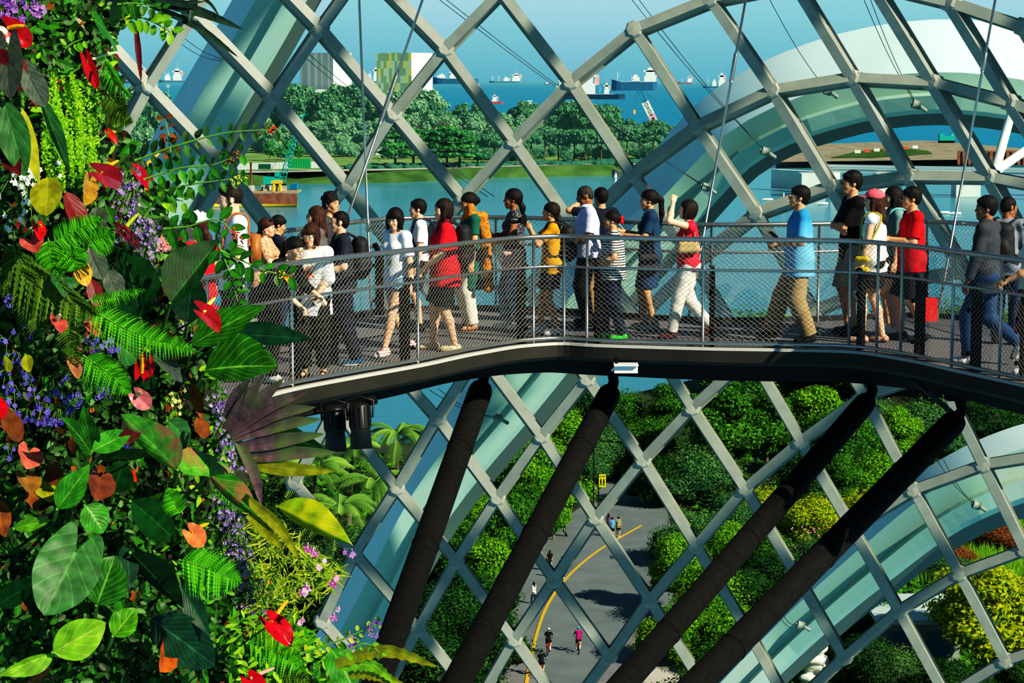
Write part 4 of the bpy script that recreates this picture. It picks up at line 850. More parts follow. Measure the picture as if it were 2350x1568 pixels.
# ---------------------------------------------------------------- ground, water, far shore
def leafmat(name, c1, c2, trans=0.25, rough=0.55, veins=0.0, nv=9, gloss=0.3, rib=None, back=None, blotch=None, haze_glow=0.0):
    """foliage: colour varies per leaf (third value of luv); veins drawn across (u) and along (v) the blade"""
    if name in MATS: return MATS[name]
    m, nt, out = newmat(name)
    at = N(nt, 'ShaderNodeAttribute', attribute_name='luv'); sx = N(nt, 'ShaderNodeSeparateXYZ'); L(nt, at.outputs['Vector'], sx.inputs[0])
    col = mixc(nt, sx.outputs[2], lin(c1), lin(c2))
    if veins:
        au = mth(nt, 'ABSOLUTE', sx.outputs[0])
        ph = mth(nt, 'SUBTRACT', mth(nt, 'MULTIPLY', sx.outputs[1], nv), mth(nt, 'MULTIPLY', au, nv * 0.45))
        vn = mth(nt, 'GREATER_THAN', mth(nt, 'SINE', mth(nt, 'MULTIPLY', ph, 6.2832)), 0.93)
        mr = mth(nt, 'LESS_THAN', au, 0.045)
        f = mth(nt, 'MULTIPLY', mth(nt, 'MAXIMUM', vn, mth(nt, 'MULTIPLY', mr, 1.6)), veins)
        col = mixc(nt, f, col, lin(rib or (150, 190, 90)))
    if veins:
        tc0 = N(nt, 'ShaderNodeTexCoord'); n0 = N(nt, 'ShaderNodeTexNoise'); n0.inputs['Scale'].default_value = 34; n0.inputs['Detail'].default_value = 5; L(nt, tc0.outputs['Object'], n0.inputs[0])
        r0 = N(nt, 'ShaderNodeMapRange'); r0.inputs[1].default_value = .35; r0.inputs[2].default_value = .7; r0.inputs[3].default_value = .55; r0.inputs[4].default_value = 1.15; L(nt, n0.outputs[0], r0.inputs[0])
        hs = N(nt, 'ShaderNodeHueSaturation'); L(nt, r0.outputs[0], hs.inputs['Value']); L(nt, col, hs.inputs['Color']); col = hs.outputs[0]
    if blotch:
        no = N(nt, 'ShaderNodeTexNoise'); no.inputs['Scale'].default_value = blotch[1]; tc = N(nt, 'ShaderNodeTexCoord'); L(nt, tc.outputs['Object'], no.inputs[0])
        rp = N(nt, 'ShaderNodeMapRange'); rp.inputs[1].default_value = 0.48; rp.inputs[2].default_value = 0.62; L(nt, no.outputs[0], rp.inputs[0])
        col = mixc(nt, rp.outputs[0], col, lin(blotch[0]))
    if back:
        ge = N(nt, 'ShaderNodeNewGeometry'); col = mixc(nt, ge.outputs['Backfacing'], col, lin(back))
    b = N(nt, 'ShaderNodeBsdfPrincipled'); b.inputs['Roughness'].default_value = rough; b.inputs['Specular IOR Level'].default_value = gloss * .6
    L(nt, col, b.inputs['Base Color'])
    if haze_glow: b.inputs['Emission Color'].default_value = lin((96, 156, 160)); b.inputs['Emission Strength'].default_value = haze_glow  # faint teal emission stands in for distance haze
    if veins:
        hgt = mth(nt, 'SUBTRACT', mth(nt, 'MULTIPLY', mth(nt, 'SINE', mth(nt, 'MULTIPLY', ph, 6.2832)), -.5), mth(nt, 'MULTIPLY', mr, 1.5))
        bp = N(nt, 'ShaderNodeBump'); bp.inputs['Strength'].default_value = .09; bp.inputs['Distance'].default_value = .004; L(nt, hgt, bp.inputs['Height']); L(nt, bp.outputs[0], b.inputs['Normal'])
    t = N(nt, 'ShaderNodeBsdfTranslucent'); L(nt, col, t.inputs[0])
    mx = N(nt, 'ShaderNodeMixShader'); mx.inputs[0].default_value = trans
    L(nt, b.outputs[0], mx.inputs[1]); L(nt, t.outputs[0], mx.inputs[2]); L(nt, mx.outputs[0], out.inputs[0]); MATS[name] = m
    return m
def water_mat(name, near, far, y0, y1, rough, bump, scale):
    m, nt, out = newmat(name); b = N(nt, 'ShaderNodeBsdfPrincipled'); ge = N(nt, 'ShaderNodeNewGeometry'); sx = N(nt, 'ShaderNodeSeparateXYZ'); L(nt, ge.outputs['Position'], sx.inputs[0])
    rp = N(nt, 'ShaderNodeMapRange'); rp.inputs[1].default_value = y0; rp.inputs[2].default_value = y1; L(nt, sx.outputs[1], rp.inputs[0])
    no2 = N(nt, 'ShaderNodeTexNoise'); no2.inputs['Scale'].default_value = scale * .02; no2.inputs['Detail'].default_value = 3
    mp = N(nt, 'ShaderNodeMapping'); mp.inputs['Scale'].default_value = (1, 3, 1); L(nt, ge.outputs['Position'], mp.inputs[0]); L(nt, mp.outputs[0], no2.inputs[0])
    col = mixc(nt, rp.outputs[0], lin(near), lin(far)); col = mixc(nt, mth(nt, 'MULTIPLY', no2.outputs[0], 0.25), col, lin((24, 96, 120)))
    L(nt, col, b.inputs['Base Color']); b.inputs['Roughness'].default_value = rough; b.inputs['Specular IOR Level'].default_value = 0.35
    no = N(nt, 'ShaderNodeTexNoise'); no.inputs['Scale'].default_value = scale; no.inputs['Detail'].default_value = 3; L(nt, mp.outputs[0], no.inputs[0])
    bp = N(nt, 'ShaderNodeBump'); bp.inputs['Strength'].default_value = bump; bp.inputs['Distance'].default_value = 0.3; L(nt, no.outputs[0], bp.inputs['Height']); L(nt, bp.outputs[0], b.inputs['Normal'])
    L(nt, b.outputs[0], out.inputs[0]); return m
def flat(name, pts, m, label=None, kind='structure', cat=None, parent=None):
    me = MB(); tri = tessellate_polygon([[V(p) for p in pts]]); me.add([tuple(p) for p in pts], [np.array(tri)])
    o = me.build(name, m, parent, smooth=False); o.data.flip_normals() if o.data.polygons[0].normal.z < 0 else None
    if kind: o['kind'] = kind
    if label: tag(o, label, cat)
    return o
GX = lambda l, z: [G(x, y, z) for x, y in l]
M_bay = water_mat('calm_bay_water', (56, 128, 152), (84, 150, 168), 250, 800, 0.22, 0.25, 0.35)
M_sea = water_mat('blue_sea_water', (10, 132, 170), (110, 168, 188), 1200, 30000, 0.5, 0.1, 0.05)  # far colour is paler, horizon haze put into the water
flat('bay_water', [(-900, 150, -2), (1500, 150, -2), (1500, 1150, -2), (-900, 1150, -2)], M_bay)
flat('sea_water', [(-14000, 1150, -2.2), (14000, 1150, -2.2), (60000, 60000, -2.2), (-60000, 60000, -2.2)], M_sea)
M_soil = mat('dark_garden_soil', (38, 46, 26), 0.9, 0, .3, .3, col2=(58, 70, 34)); M_lawn = mat('mown_grass_far', (122, 144, 92), 0.9, 0, .16, .03, spec=0); M_bank = mat('rough_grass_bank', (74, 98, 56), 0.9, 0, .25, .12, col2=(58, 84, 48), spec=0)
M_road = mat('grey_asphalt', (112, 114, 118), 0.85, 0, .12, .35); M_path = mat('pale_footpath', (176, 172, 160), 0.85, 0, .08, .5); M_line = mat('yellow_road_paint', (222, 166, 40), 0.7); M_rock = mat('brown_rock_bund', (150, 132, 112), 0.9, 0, .3, .12, bump=.5)
M_conc = mat('pale_concrete', (222, 222, 214), 0.7, 0, .06, .2)
flat('near_land', [(-170, 70, 0), (170, 70, 0), (210, 330, 0), (120, 318, 0), (40, 300, 0), (14, 262, 0), (-4, 228, 0), (-40, 222, 0), (-170, 222, 0)], M_soil)
flat('road', GX([(1105, 1600), (1165, 1450), (1178, 1380), (1150, 1330), (1130, 1290), (1205, 1262), (1270, 1210), (1350, 1150), (1405, 1095), (1490, 1080), (1520, 1130), (1545, 1230), (1540, 1310), (1555, 1420), (1600, 1600)], .04), M_road)
m = MB(); ln_ = spline(GX([(1204, 1600), (1213, 1540), (1228, 1470), (1255, 1392), (1300, 1327), (1370, 1266), (1472, 1206)], .07), 40)
for i in range(39): m.bar(ln_[i], ln_[i + 1], .22, .01)
tag(m.build('road_line', M_line, smooth=False), kind='structure')
flat('grass_island', GX([(1100, 1495), (1138, 1500), (1132, 1520), (1095, 1522)], .1), M_bank)
flat('footpath', GX([(1470, 1568), (1560, 1480), (1575, 1600), (1480, 1620)], .06), M_path)
flat('meadow', GX([(2040, 1300), (2180, 1215), (2460, 1180), (2460, 1330), (2100, 1345)], .05), M_bank)
sh_far = GX([(-400, 432), (560, 428), (682, 422), (900, 420), (1138, 408), (1400, 403), (1570, 393)], -2)
top_far = GX([(-400, 402), (560, 398), (682, 392), (900, 392), (1138, 385), (1400, 378), (1575, 366)], 2.2)
m = MB(); m.grid([[a, b] for a, b in zip(sh_far, top_far)]); tag(m.build('shore_bank', M_bank), kind='structure')
back = [V((p.x * 1.9 + (0 if i else 0), 1700, 2.2)) for i, p in enumerate(top_far)]
m = MB(); m.grid([[a, b] for a, b in zip(top_far, back)]); tag(m.build('far_lawn', M_lawn), kind='structure')
flat('far_path', GX([(560, 392), (900, 387), (1400, 372), (1400, 376), (900, 391), (560, 397)], 2.4), M_path)
flat('land_spit', GX([(1780, 372), (2080, 368), (2250, 366), (2460, 364), (2460, 352), (2230, 330), (2120, 322), (1900, 330), (1780, 350)], 1.0), M_rock)
flat('spit_grass', GX([(1905, 362), (1960, 349), (2060, 338), (2130, 346), (2140, 353), (2000, 362)], 1.2), M_bank)

# ---------------------------------------------------------------- trees
def canopy_mesh(name, blobs, n, size, m, seed, droop=0.0):
    """leaf sprays spread over rounded boughs, with a dark core inside each bough"""
    r = np.random.default_rng(seed); mb = MB()
    ar = np.array([b[3] * b[4] for b in blobs]); cnt = np.maximum(8, (n * ar / ar.sum()).astype(int)); Vs = []; As = []
    for (x, y, z, rx, rz), k in zip(blobs, cnt):
        d = r.normal(size=(k, 3)); d /= np.linalg.norm(d, axis=1)[:, None]; d[:, 2] = np.where(d[:, 2] < -.35, -d[:, 2], d[:, 2])
        rad = r.uniform(.66, 1.16, k)[:, None]; c = np.array([x, y, z]) + d * np.array([rx, rx, rz]) * rad
        nr = d + r.normal(size=(k, 3)) * .45 + np.array([0, 0, .25]); nr /= np.linalg.norm(nr, axis=1)[:, None]
        t = np.cross(nr, r.normal(size=(k, 3))); t /= np.linalg.norm(t, axis=1)[:, None]; b = np.cross(nr, t)
        s = size * r.uniform(.6, 1.3, k)[:, None]
        q = np.stack([c - t * s, c - b * s * .55 + nr * s * .1, c + t * s * (1 + droop), c + b * s * .55 - nr * s * .15], 1)
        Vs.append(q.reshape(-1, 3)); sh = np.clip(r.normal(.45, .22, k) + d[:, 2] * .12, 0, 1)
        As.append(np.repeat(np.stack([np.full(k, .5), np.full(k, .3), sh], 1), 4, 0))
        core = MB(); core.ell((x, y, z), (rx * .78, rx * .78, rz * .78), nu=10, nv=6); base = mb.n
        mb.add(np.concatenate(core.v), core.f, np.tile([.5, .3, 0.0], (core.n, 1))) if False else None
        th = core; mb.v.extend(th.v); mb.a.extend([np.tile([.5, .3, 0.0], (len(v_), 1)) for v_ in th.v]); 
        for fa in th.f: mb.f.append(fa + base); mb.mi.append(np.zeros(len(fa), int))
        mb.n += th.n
    Vs = np.concatenate(Vs); mb.add(Vs, [np.arange(len(Vs)).reshape(-1, 4)], np.concatenate(As))
    return mb.mesh(name, m, smooth=False)
def trunk_mesh(name, h0, r, m, forks, seed, lean=.03):
    q = random.Random(seed); mb = MB()
    mb.tube([(0, 0, -.02), (lean * .3, 0, h0 * .5), (lean, 0, h0)], [r * 1.3, r, r * .8], 7)
    for k in range(forks):
        a = q.uniform(0, 6.28); e = q.uniform(.12, .25)
        mb.tube([(lean, 0, h0 * .9), (lean + math.cos(a) * e * .5, math.sin(a) * e * .5, h0 + .12), (lean + math.cos(a) * e, math.sin(a) * e, h0 + .3)], [r * .6, r * .45, r * .2], 6)
    return mb.mesh(name, m)
def blobs(kind, seed):
    q = random.Random(seed); B = []
    if kind == 'round':
        for k in range(16): a = q.uniform(0, 6.28); z = q.uniform(.32, .82); e = .27 * math.sin(math.pi * min(1, (z - .15) / .8)) * q.uniform(.5, 1.1); B.append((math.cos(a) * e, math.sin(a) * e, z, q.uniform(.13, .19), q.uniform(.10, .15)))
        B.append((0, 0, .55, .26, .28)); B.append((0, 0, .85, .14, .12))
    if kind == 'flat':
        for k in range(18): a = q.uniform(0, 6.28); e = q.uniform(.1, .52); B.append((math.cos(a) * e, math.sin(a) * e, q.uniform(.62, .86) - e * .12, q.uniform(.14, .2), q.uniform(.07, .11)))
        B.append((0, 0, .78, .3, .15))
    if kind == 'tall':
        for k in range(18): a = q.uniform(0, 6.28); z = q.uniform(.2, .9); e = q.uniform(.04, .15) * (1.2 - z * .6); B.append((math.cos(a) * e, math.sin(a) * e, z, q.uniform(.07, .12), q.uniform(.07, .12)))
        B.append((0, 0, .5, .13, .32))
    if kind == 'bush':
        for k in range(16): a = q.uniform(0, 6.28); e = q.uniform(.1, .5); B.append((math.cos(a) * e, math.sin(a) * e, q.uniform(.25, .75) - e * .35, q.uniform(.17, .28), q.uniform(.16, .25)))
        B.append((0, 0, .45, .42, .42))
    if kind == 'tier':
        for z, e0 in ((.35, .42), (.55, .36), (.74, .27), (.92, .13)):
            for k in range(6): a = k * 1.05 + q.uniform(-.3, .3); e = e0 * q.uniform(.5, 1); B.append((math.cos(a) * e, math.sin(a) * e, z + q.uniform(-.03, .03), q.uniform(.13, .18), q.uniform(.045, .07)))
    return B
M_bark = mat('grey_brown_bark', (104, 92, 76), .9, 0, .25, 4)
LM = {  # foliage palettes
 'far': leafmat('hazy_far_foliage', (92, 136, 112), (164, 188, 136), .25, .9, gloss=.05, haze_glow=.14), 'fard': leafmat('hazy_dark_foliage', (66, 114, 92), (126, 164, 112), .25, .9, gloss=.05, haze_glow=.12),  # far greens paled, distance haze put into the colour
 'farl': leafmat('far_bright_foliage', (36, 112, 66), (104, 164, 84), .2, .9, gloss=.05, haze_glow=.07), 'mid': leafmat('grove_green_foliage', (30, 78, 18), (112, 172, 44), .42, .6),
 'lime': leafmat('lime_green_foliage', (62, 120, 14), (172, 216, 48), .45, .55), 'yel': leafmat('yellow_green_foliage', (120, 150, 10), (236, 226, 30), .45, .55),
 'dark': leafmat('dark_green_foliage', (14, 50, 18), (70, 126, 44), .35, .6), 'blue': leafmat('dusty_green_foliage', (46, 92, 52), (122, 162, 90), .35, .7), 'rust': leafmat('rusty_red_foliage', (112, 64, 30), (180, 112, 62), .3, .7)}
CAN = {}
def canopy(kind, pal, fine):
    k = (kind, pal, fine)
    if k not in CAN:
        n, s = {0: (1500, .050), 1: (9500, .0185), 2: (9000, .018)}[fine]
        CAN[k] = (canopy_mesh('foliage', blobs(kind, hash(kind) % 7 + 3 if False else sum(map(ord, kind))), n, s, LM[pal], sum(map(ord, kind + pal))),
                  trunk_mesh('trunk', {'round': .42, 'flat': .62, 'tall': .3, 'bush': .3, 'tier': .9}[kind], .022, M_bark, 5, 5))
    return CAN[k]
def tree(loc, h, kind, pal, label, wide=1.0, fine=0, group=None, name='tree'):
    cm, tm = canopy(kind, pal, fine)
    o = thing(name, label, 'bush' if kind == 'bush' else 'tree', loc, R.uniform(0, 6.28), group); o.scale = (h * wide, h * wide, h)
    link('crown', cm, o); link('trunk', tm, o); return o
# far shore: (first column, last column, base row, how many, height m, spread, kind, palette, label)
def row_of(x0, x1, base, n, h, dh, kind, pal, label, wide=1.0, z=2.2, jit=5):
    for k in range(n):
        x = x0 + (x1 - x0) * (k + .5 + R.uniform(-.3, .3)) / n
        p = G(x, base + R.uniform(-jit, jit), z)
        tree(p, h + R.uniform(-dh, dh), kind, pal, label, wide * R.uniform(.9, 1.15), 0, label.split(' ')[0] + ' trees, ' + ' '.join(label.split(' ')[1:6]))
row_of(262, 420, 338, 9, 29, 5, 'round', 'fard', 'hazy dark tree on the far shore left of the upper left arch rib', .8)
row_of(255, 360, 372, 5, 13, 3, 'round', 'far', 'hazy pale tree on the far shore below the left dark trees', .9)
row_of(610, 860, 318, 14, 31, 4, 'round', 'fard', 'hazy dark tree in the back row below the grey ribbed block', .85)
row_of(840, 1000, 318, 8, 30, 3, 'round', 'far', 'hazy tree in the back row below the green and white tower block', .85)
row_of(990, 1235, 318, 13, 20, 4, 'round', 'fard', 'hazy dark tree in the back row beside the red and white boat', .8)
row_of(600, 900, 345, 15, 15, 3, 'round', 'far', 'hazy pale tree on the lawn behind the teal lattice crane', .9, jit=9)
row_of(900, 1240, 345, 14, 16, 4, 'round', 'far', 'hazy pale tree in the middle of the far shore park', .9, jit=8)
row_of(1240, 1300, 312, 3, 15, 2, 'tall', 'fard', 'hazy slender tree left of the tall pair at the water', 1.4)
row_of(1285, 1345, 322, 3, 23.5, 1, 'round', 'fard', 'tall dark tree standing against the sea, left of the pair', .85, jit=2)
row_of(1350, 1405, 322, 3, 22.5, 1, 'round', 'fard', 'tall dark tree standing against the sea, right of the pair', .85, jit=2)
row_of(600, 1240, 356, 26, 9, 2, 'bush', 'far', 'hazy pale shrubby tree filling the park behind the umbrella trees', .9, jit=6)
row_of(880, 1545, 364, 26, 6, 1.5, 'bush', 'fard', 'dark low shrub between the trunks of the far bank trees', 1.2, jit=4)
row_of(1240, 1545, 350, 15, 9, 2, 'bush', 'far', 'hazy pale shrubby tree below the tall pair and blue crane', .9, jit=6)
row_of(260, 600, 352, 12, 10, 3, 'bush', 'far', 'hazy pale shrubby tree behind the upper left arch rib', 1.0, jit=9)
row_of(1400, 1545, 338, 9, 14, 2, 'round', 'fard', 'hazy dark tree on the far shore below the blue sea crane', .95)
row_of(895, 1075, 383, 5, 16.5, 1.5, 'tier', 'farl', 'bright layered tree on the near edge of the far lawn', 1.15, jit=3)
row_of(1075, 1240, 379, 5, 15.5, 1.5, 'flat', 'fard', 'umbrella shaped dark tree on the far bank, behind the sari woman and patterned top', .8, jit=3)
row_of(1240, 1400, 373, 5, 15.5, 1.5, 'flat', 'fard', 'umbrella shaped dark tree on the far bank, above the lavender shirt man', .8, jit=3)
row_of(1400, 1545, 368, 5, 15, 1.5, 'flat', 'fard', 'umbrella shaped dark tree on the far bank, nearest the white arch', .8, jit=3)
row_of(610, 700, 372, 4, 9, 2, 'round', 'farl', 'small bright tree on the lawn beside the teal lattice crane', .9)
m = MB(); r_ = np.random.default_rng(4)
for k in range(420):
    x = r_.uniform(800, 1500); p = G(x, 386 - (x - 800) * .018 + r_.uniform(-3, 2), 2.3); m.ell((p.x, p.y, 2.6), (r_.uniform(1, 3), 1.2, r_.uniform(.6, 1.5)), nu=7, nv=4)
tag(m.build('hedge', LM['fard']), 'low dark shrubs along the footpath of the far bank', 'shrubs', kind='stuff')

# grove close under the dome: (column, base row, top row, width factor, kind, palette, label)
grove = [
 (1265,1075,905,1.2,'bush','lime','lime bush at the top between the first two struts'), (1205,1110,965,1.1,'round','mid','green tree left of the second strut near its top'), (1170,1180,985,1.1,'round','lime','lime tree between the first and second strut'),
 (1245,1150,985,1.0,'bush','lime','lime bush touching the second strut'), (1095,1270,1105,1.0,'bush','lime','lime bush right of the first strut, left of the road'), (1170,1330,1130,1.0,'round','mid','green tree on the left verge of the road'),
 (1060,1340,1180,1.1,'bush','mid','green bush by the first strut, left of the road'), (1120,1400,1230,1.1,'round','lime','pale lime tree on the left verge of the road'), (1075,1470,1290,1.2,'bush','dark','dark bush left of the second strut'),
 (1010,1500,1330,1.3,'bush','dark','dark bush right of the first strut near its foot'), (1110,1560,1380,1.1,'bush','dark','dark bush touching the second strut near its foot'), (1000,1620,1440,1.4,'bush','dark','dark bush at the foot of the first strut'), (940,1560,1400,1.1,'bush','dark','dark bush behind the foot of the first strut'),
 (1270,1240,1105,.9,'round','lime','lime tree with visible trunk beside the second strut and the road'), (1210,1240,1090,1.0,'bush','mid','green bush behind the second strut'),
 (1350,1000,868,1.3,'bush','dark','dark bush directly below the white box light'), (1430,1010,880,1.2,'bush','mid','green bush right of the second strut at its top'), (1395,1090,960,1.2,'bush','blue','dusty reed bush right of the second strut'), (1470,1085,940,1.2,'bush','mid','green bush at the far end of the road'), (1340,1110,990,1.0,'bush','blue','dusty reed bush behind the second strut'),
 (1540,1020,875,1.2,'round','mid','green tree under the middle of the walkway'), (1590,1160,1010,1.2,'bush','blue','dusty green bush right of the end of the road'), (1520,1160,1030,1.0,'bush','dark','dark bush at the right kerb of the road end'), (1650,1120,880,1.15,'round','mid','large rounded tree in the middle of the grove'), (1760,1100,890,1.0,'round','mid','rounded tree left of the third strut top'),
 (1870,1060,880,1.15,'round','lime','bright lime tree left of the third strut top'), (1930,1100,915,1.0,'bush','mid','green bush behind the third strut top'), (1990,1060,890,1.0,'bush','blue','dusty bush right of the third strut top'), (2060,1080,930,1.1,'round','lime','lime tree between the tops of third and fourth struts'), (2130,1060,900,1.2,'bush','blue','dusty bush near the top of the fourth strut'),
 (2260,1010,905,1.4,'bush','dark','dark bush above the lower white arch at the right'), (2340,1000,915,1.4,'bush','blue','dusty bush above the lower white arch at the right edge'), (1850,1180,1000,1.0,'bush','dark','dark bush between third strut and large tree'), (1930,1190,1040,1.0,'round','mid','green tree between third and fourth struts'), (2010,1170,1020,1.0,'bush','lime','lime bush between third and fourth struts'), (1985,1250,1110,1.1,'bush','yel','yellow green bush between third and fourth struts'), (1880,1260,1120,1.1,'bush','yel','yellow green bush right of the third strut middle'), (1760,1220,1105,1.2,'bush','yel','yellow green bush left of the third strut middle'), (1700,1250,1140,1.1,'bush','blue','dusty bush left of the third strut middle'),
 (1590,1290,1160,1.2,'bush','blue','dusty bush right of the road bend'), (1660,1310,1180,1.1,'bush','lime','lime bush right of the road bend'), (1550,1400,1220,1.0,'round','lime','bright lime tree overhanging the right side of the road'), (1620,1440,1270,1.1,'bush','lime','lime bush left of the third strut, by the road'), (1700,1430,1290,1.1,'bush','dark','dark bush between third and fourth struts, low'), (1560,1520,1370,1.0,'bush','lime','lime bush touching the third strut, by the road'), (1670,1530,1370,1.1,'bush','lime','lime bush between lower ends of third and fourth struts'), (1640,1620,1450,1.1,'bush','mid','green bush between the feet of third and fourth struts'), (1780,1400,1250,1.1,'bush','dark','dark bush beside the fourth strut middle'), (1750,1330,1200,1.0,'bush','mid','green bush between third and fourth struts, middle'), (1870,1330,1220,1.2,'bush','blue','dusty flowering bush left of the fourth strut'),
 (1990,1490,1340,1.2,'bush','dark','dark bush beneath the lower white arch'), (1990,1590,1440,1.0,'bush','dark','dark bush right of the white carved statue'), (2060,1580,1470,1.1,'bush','blue','dusty bush in front of the grey pavilion'), (2170,1330,1270,2.0,'bush','blue','dusty low bush on the meadow at the right'), (2300,1260,1195,2.2,'bush','rust','rust red bush on the meadow at the right edge'), (2180,1300,1240,2.0,'bush','rust','rust red bush on the meadow left of the first one'), (2330,1600,1480,1.2,'bush','dark','dark bush under the yellow tree at the right edge'), (2170,1620,1500,1.3,'bush','dark','dark bush under the yellow tree'),
 (2255,1570,1285,1.25,'round','yel','large yellow leaved tree at lower right'), (2350,1510,1320,1.1,'round','yel','yellow leaved tree behind the largest one, at right edge'),
 (900,1500,1390,1.4,'bush','dark','dark bush behind the pink orchids'), (870,1400,1280,1.2,'bush','blue','dusty bush left of the first strut'), (800,1330,1190,1.3,'bush','blue','dusty bush below the coconut palms'), (720,1310,1170,1.3,'bush','blue','dusty bush behind the drooping yellow edged leaf'), (650,1250,1080,1.2,'bush','dark','dark bush behind the plant wall edge'), (960,1230,1110,.9,'bush','mid','green bush between palms and first strut'), (760,1420,1270,1.3,'bush','dark','dark bush low beside the plant wall'),
 (1705,790,690,1.5,'bush','mid','tree top rising above the deck behind the sky blue shirt man'), (1770,785,700,1.2,'bush','lime','lime tree top above the deck behind the sky blue shirt man'), (1950,790,715,1.6,'bush','mid','tree top rising above the deck behind the tall black shirt man'), (2060,800,690,1.6,'bush','mid','tree top rising above the deck behind the red T-shirt man'), (2180,810,665,1.4,'bush','blue','tree top above the deck by the rightmost hanger rod'), (2290,830,690,1.4,'bush','mid','tree top above the deck right of the dark grey shirt man'), (1560,1300,1210,.8,'bush','yel','yellow green bush at the road bend'),
]
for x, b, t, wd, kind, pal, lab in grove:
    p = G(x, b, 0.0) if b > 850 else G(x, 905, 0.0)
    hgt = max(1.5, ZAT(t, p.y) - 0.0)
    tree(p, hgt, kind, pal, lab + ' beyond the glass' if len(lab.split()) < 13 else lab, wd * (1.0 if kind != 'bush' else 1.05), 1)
# undergrowth that fills the grove floor
m = MB(); r_ = np.random.default_rng(9); pts = []
while len(pts) < 9000:
    x, y = r_.uniform(560, 2400), r_.uniform(930, 1600)
    xl = np.interp(y, [1080, 1150, 1262, 1330, 1380, 1600], [1400, 1345, 1200, 1140, 1165, 1095]); xr = np.interp(y, [1080, 1130, 1230, 1420, 1600], [1495, 1530, 1555, 1565, 1610])
    if xl - 6 < x < xr + 8 and y > 1082: continue
    if 2040 < x and 1190 < y < 1340 or x < 1180 and y < 1050 or x < 1300 and y < 985: continue
    pts.append(G(x, y, 0))
for p in pts:
    s = r_.uniform(.22, .6); c = p + V((0, 0, s * .5)); n_ = V((r_.normal(0, .5), r_.normal(-.3, .5), 1)).normalized(); t = n_.orthogonal().normalized(); b = n_.cross(t); sh = r_.uniform(0, 1)
    for k in range(3):
        a = r_.uniform(0, 6.28); d1 = t * math.cos(a) + b * math.sin(a); d2 = n_.cross(d1)
        m.add([tuple(c - d1 * s), tuple(c - d2 * s * .5), tuple(c + d1 * s + n_ * .2), tuple(c + d2 * s * .5)], [[0, 1, 2, 3]], [[.5, .3, sh]] * 4)
tag(m.build('undergrowth', LM['mid'], smooth=False), 'mixed low green undergrowth covering the garden floor beyond the glass', 'undergrowth', kind='stuff')
m = MB()
for k in range(5000):
    x, y = r_.uniform(2030, 2420), r_.uniform(1190, 1345); p = G(x, y, 0); hh = r_.uniform(.5, 1.2); dx = r_.normal(0, .25)
    m.add([tuple(p), tuple(p + V((.12, 0, 0))), tuple(p + V((dx, r_.normal(0, .2), hh)))], [[0, 1, 2]], [[.5, .3, r_.uniform(.2, 1)]] * 3)
tag(m.build('meadow_grass', LM['lime'], smooth=False), 'tall pale meadow grass behind the lower white arch', 'grass', kind='stuff')
def blossoms(label, x0, x1, y0, y1, n, col, hz):
    m = MB()
    for k in range(n): p = G(r_.uniform(x0, x1), r_.uniform(y0, y1), hz); m.ell(p, (.09, .09, .07), nu=6, nv=4)
    tag(m.build('blossoms', mat('blossom_%d_%d_%d' % col, col, .7)), label, 'flowers', kind='stuff')
blossoms('pink blossoms scattered between third and fourth struts', 1800, 1880, 1195, 1260, 26, (222, 130, 170), 2.6)
blossoms('red orange blossoms scattered right of the pink ones', 1860, 1950, 1170, 1215, 30, (190, 70, 40), 2.8)

def palm(label, x, b, t, r_f=1.0, seed=1):
    p = G(x, b, 0); h = ZAT(t, p.y); o = thing('coconut_palm', label, 'palm tree', p); q = random.Random(seed)
    MB().tube([(0, 0, -.1), (.25, 0, h * .4), (.35, .1, h * .8)], [.24, .18, .13], 8).build('trunk', M_bark, o)
    m = MB(); top = V((.35, .1, h * .8))
    for k in range(19):
        a = k * 2.4 + q.uniform(-.2, .2); el = q.uniform(.1, 1.25); ln = 3.0 * r_f * q.uniform(.85, 1.1); d = V((math.cos(a), math.sin(a), 0)); sd = V((-d.y, d.x, 0)); sh = q.uniform(.2, .9)
        pts = [top + d * (ln * s * math.cos(el * .6)) + V((0, 0, ln * (s * math.sin(el) - .75 * s * s))) for s in np.linspace(0, 1, 14)]
        m.tube(pts, [.05 * (1 - i / 16) for i in range(14)], 4, cap=False, attr=(.5, .3, .9))
        for i in range(2, 14):
            for sg in (1, -1):
                for e in (0, .5):
                    b0 = pts[i - 1].lerp(pts[i], e); L0 = .75 * r_f * math.sin(math.pi * (i + e) / 15) + .15; dr = (pts[i] - pts[i - 1]).normalized()
                    tp = b0 + sd * sg * L0 * .75 + dr * L0 * .5 - V((0, 0, L0 * .45))
                    m.add([tuple(b0), tuple(b0 + dr * .13), tuple(tp)], [[0, 1, 2]], [[.5, .3, sh]] * 3)
    m.build('fronds', LM['palm'], o, smooth=False)
LM['palm'] = leafmat('palm_frond_green', (48, 100, 40), (170, 204, 96), .35, .5)
palm('tall coconut palm with its crown just right of the stage lights', 905, 1190, 950, 1.15, 1)
palm('coconut palm half hidden by the stage lights', 800, 1210, 985, 1.1, 2)
palm('coconut palm at the right of the palm group, beside a lattice bar', 950, 1150, 960, .9, 3)
palm('low coconut palm below the stage lights with feathery fronds', 850, 1270, 1070, 1.2, 4)
palm('coconut palm beside the purple bromeliad leaves', 715, 1260, 1035, 1.2, 5)
palm('low coconut palm behind the yellow edged drooping leaf', 770, 1330, 1130, 1.2, 6)

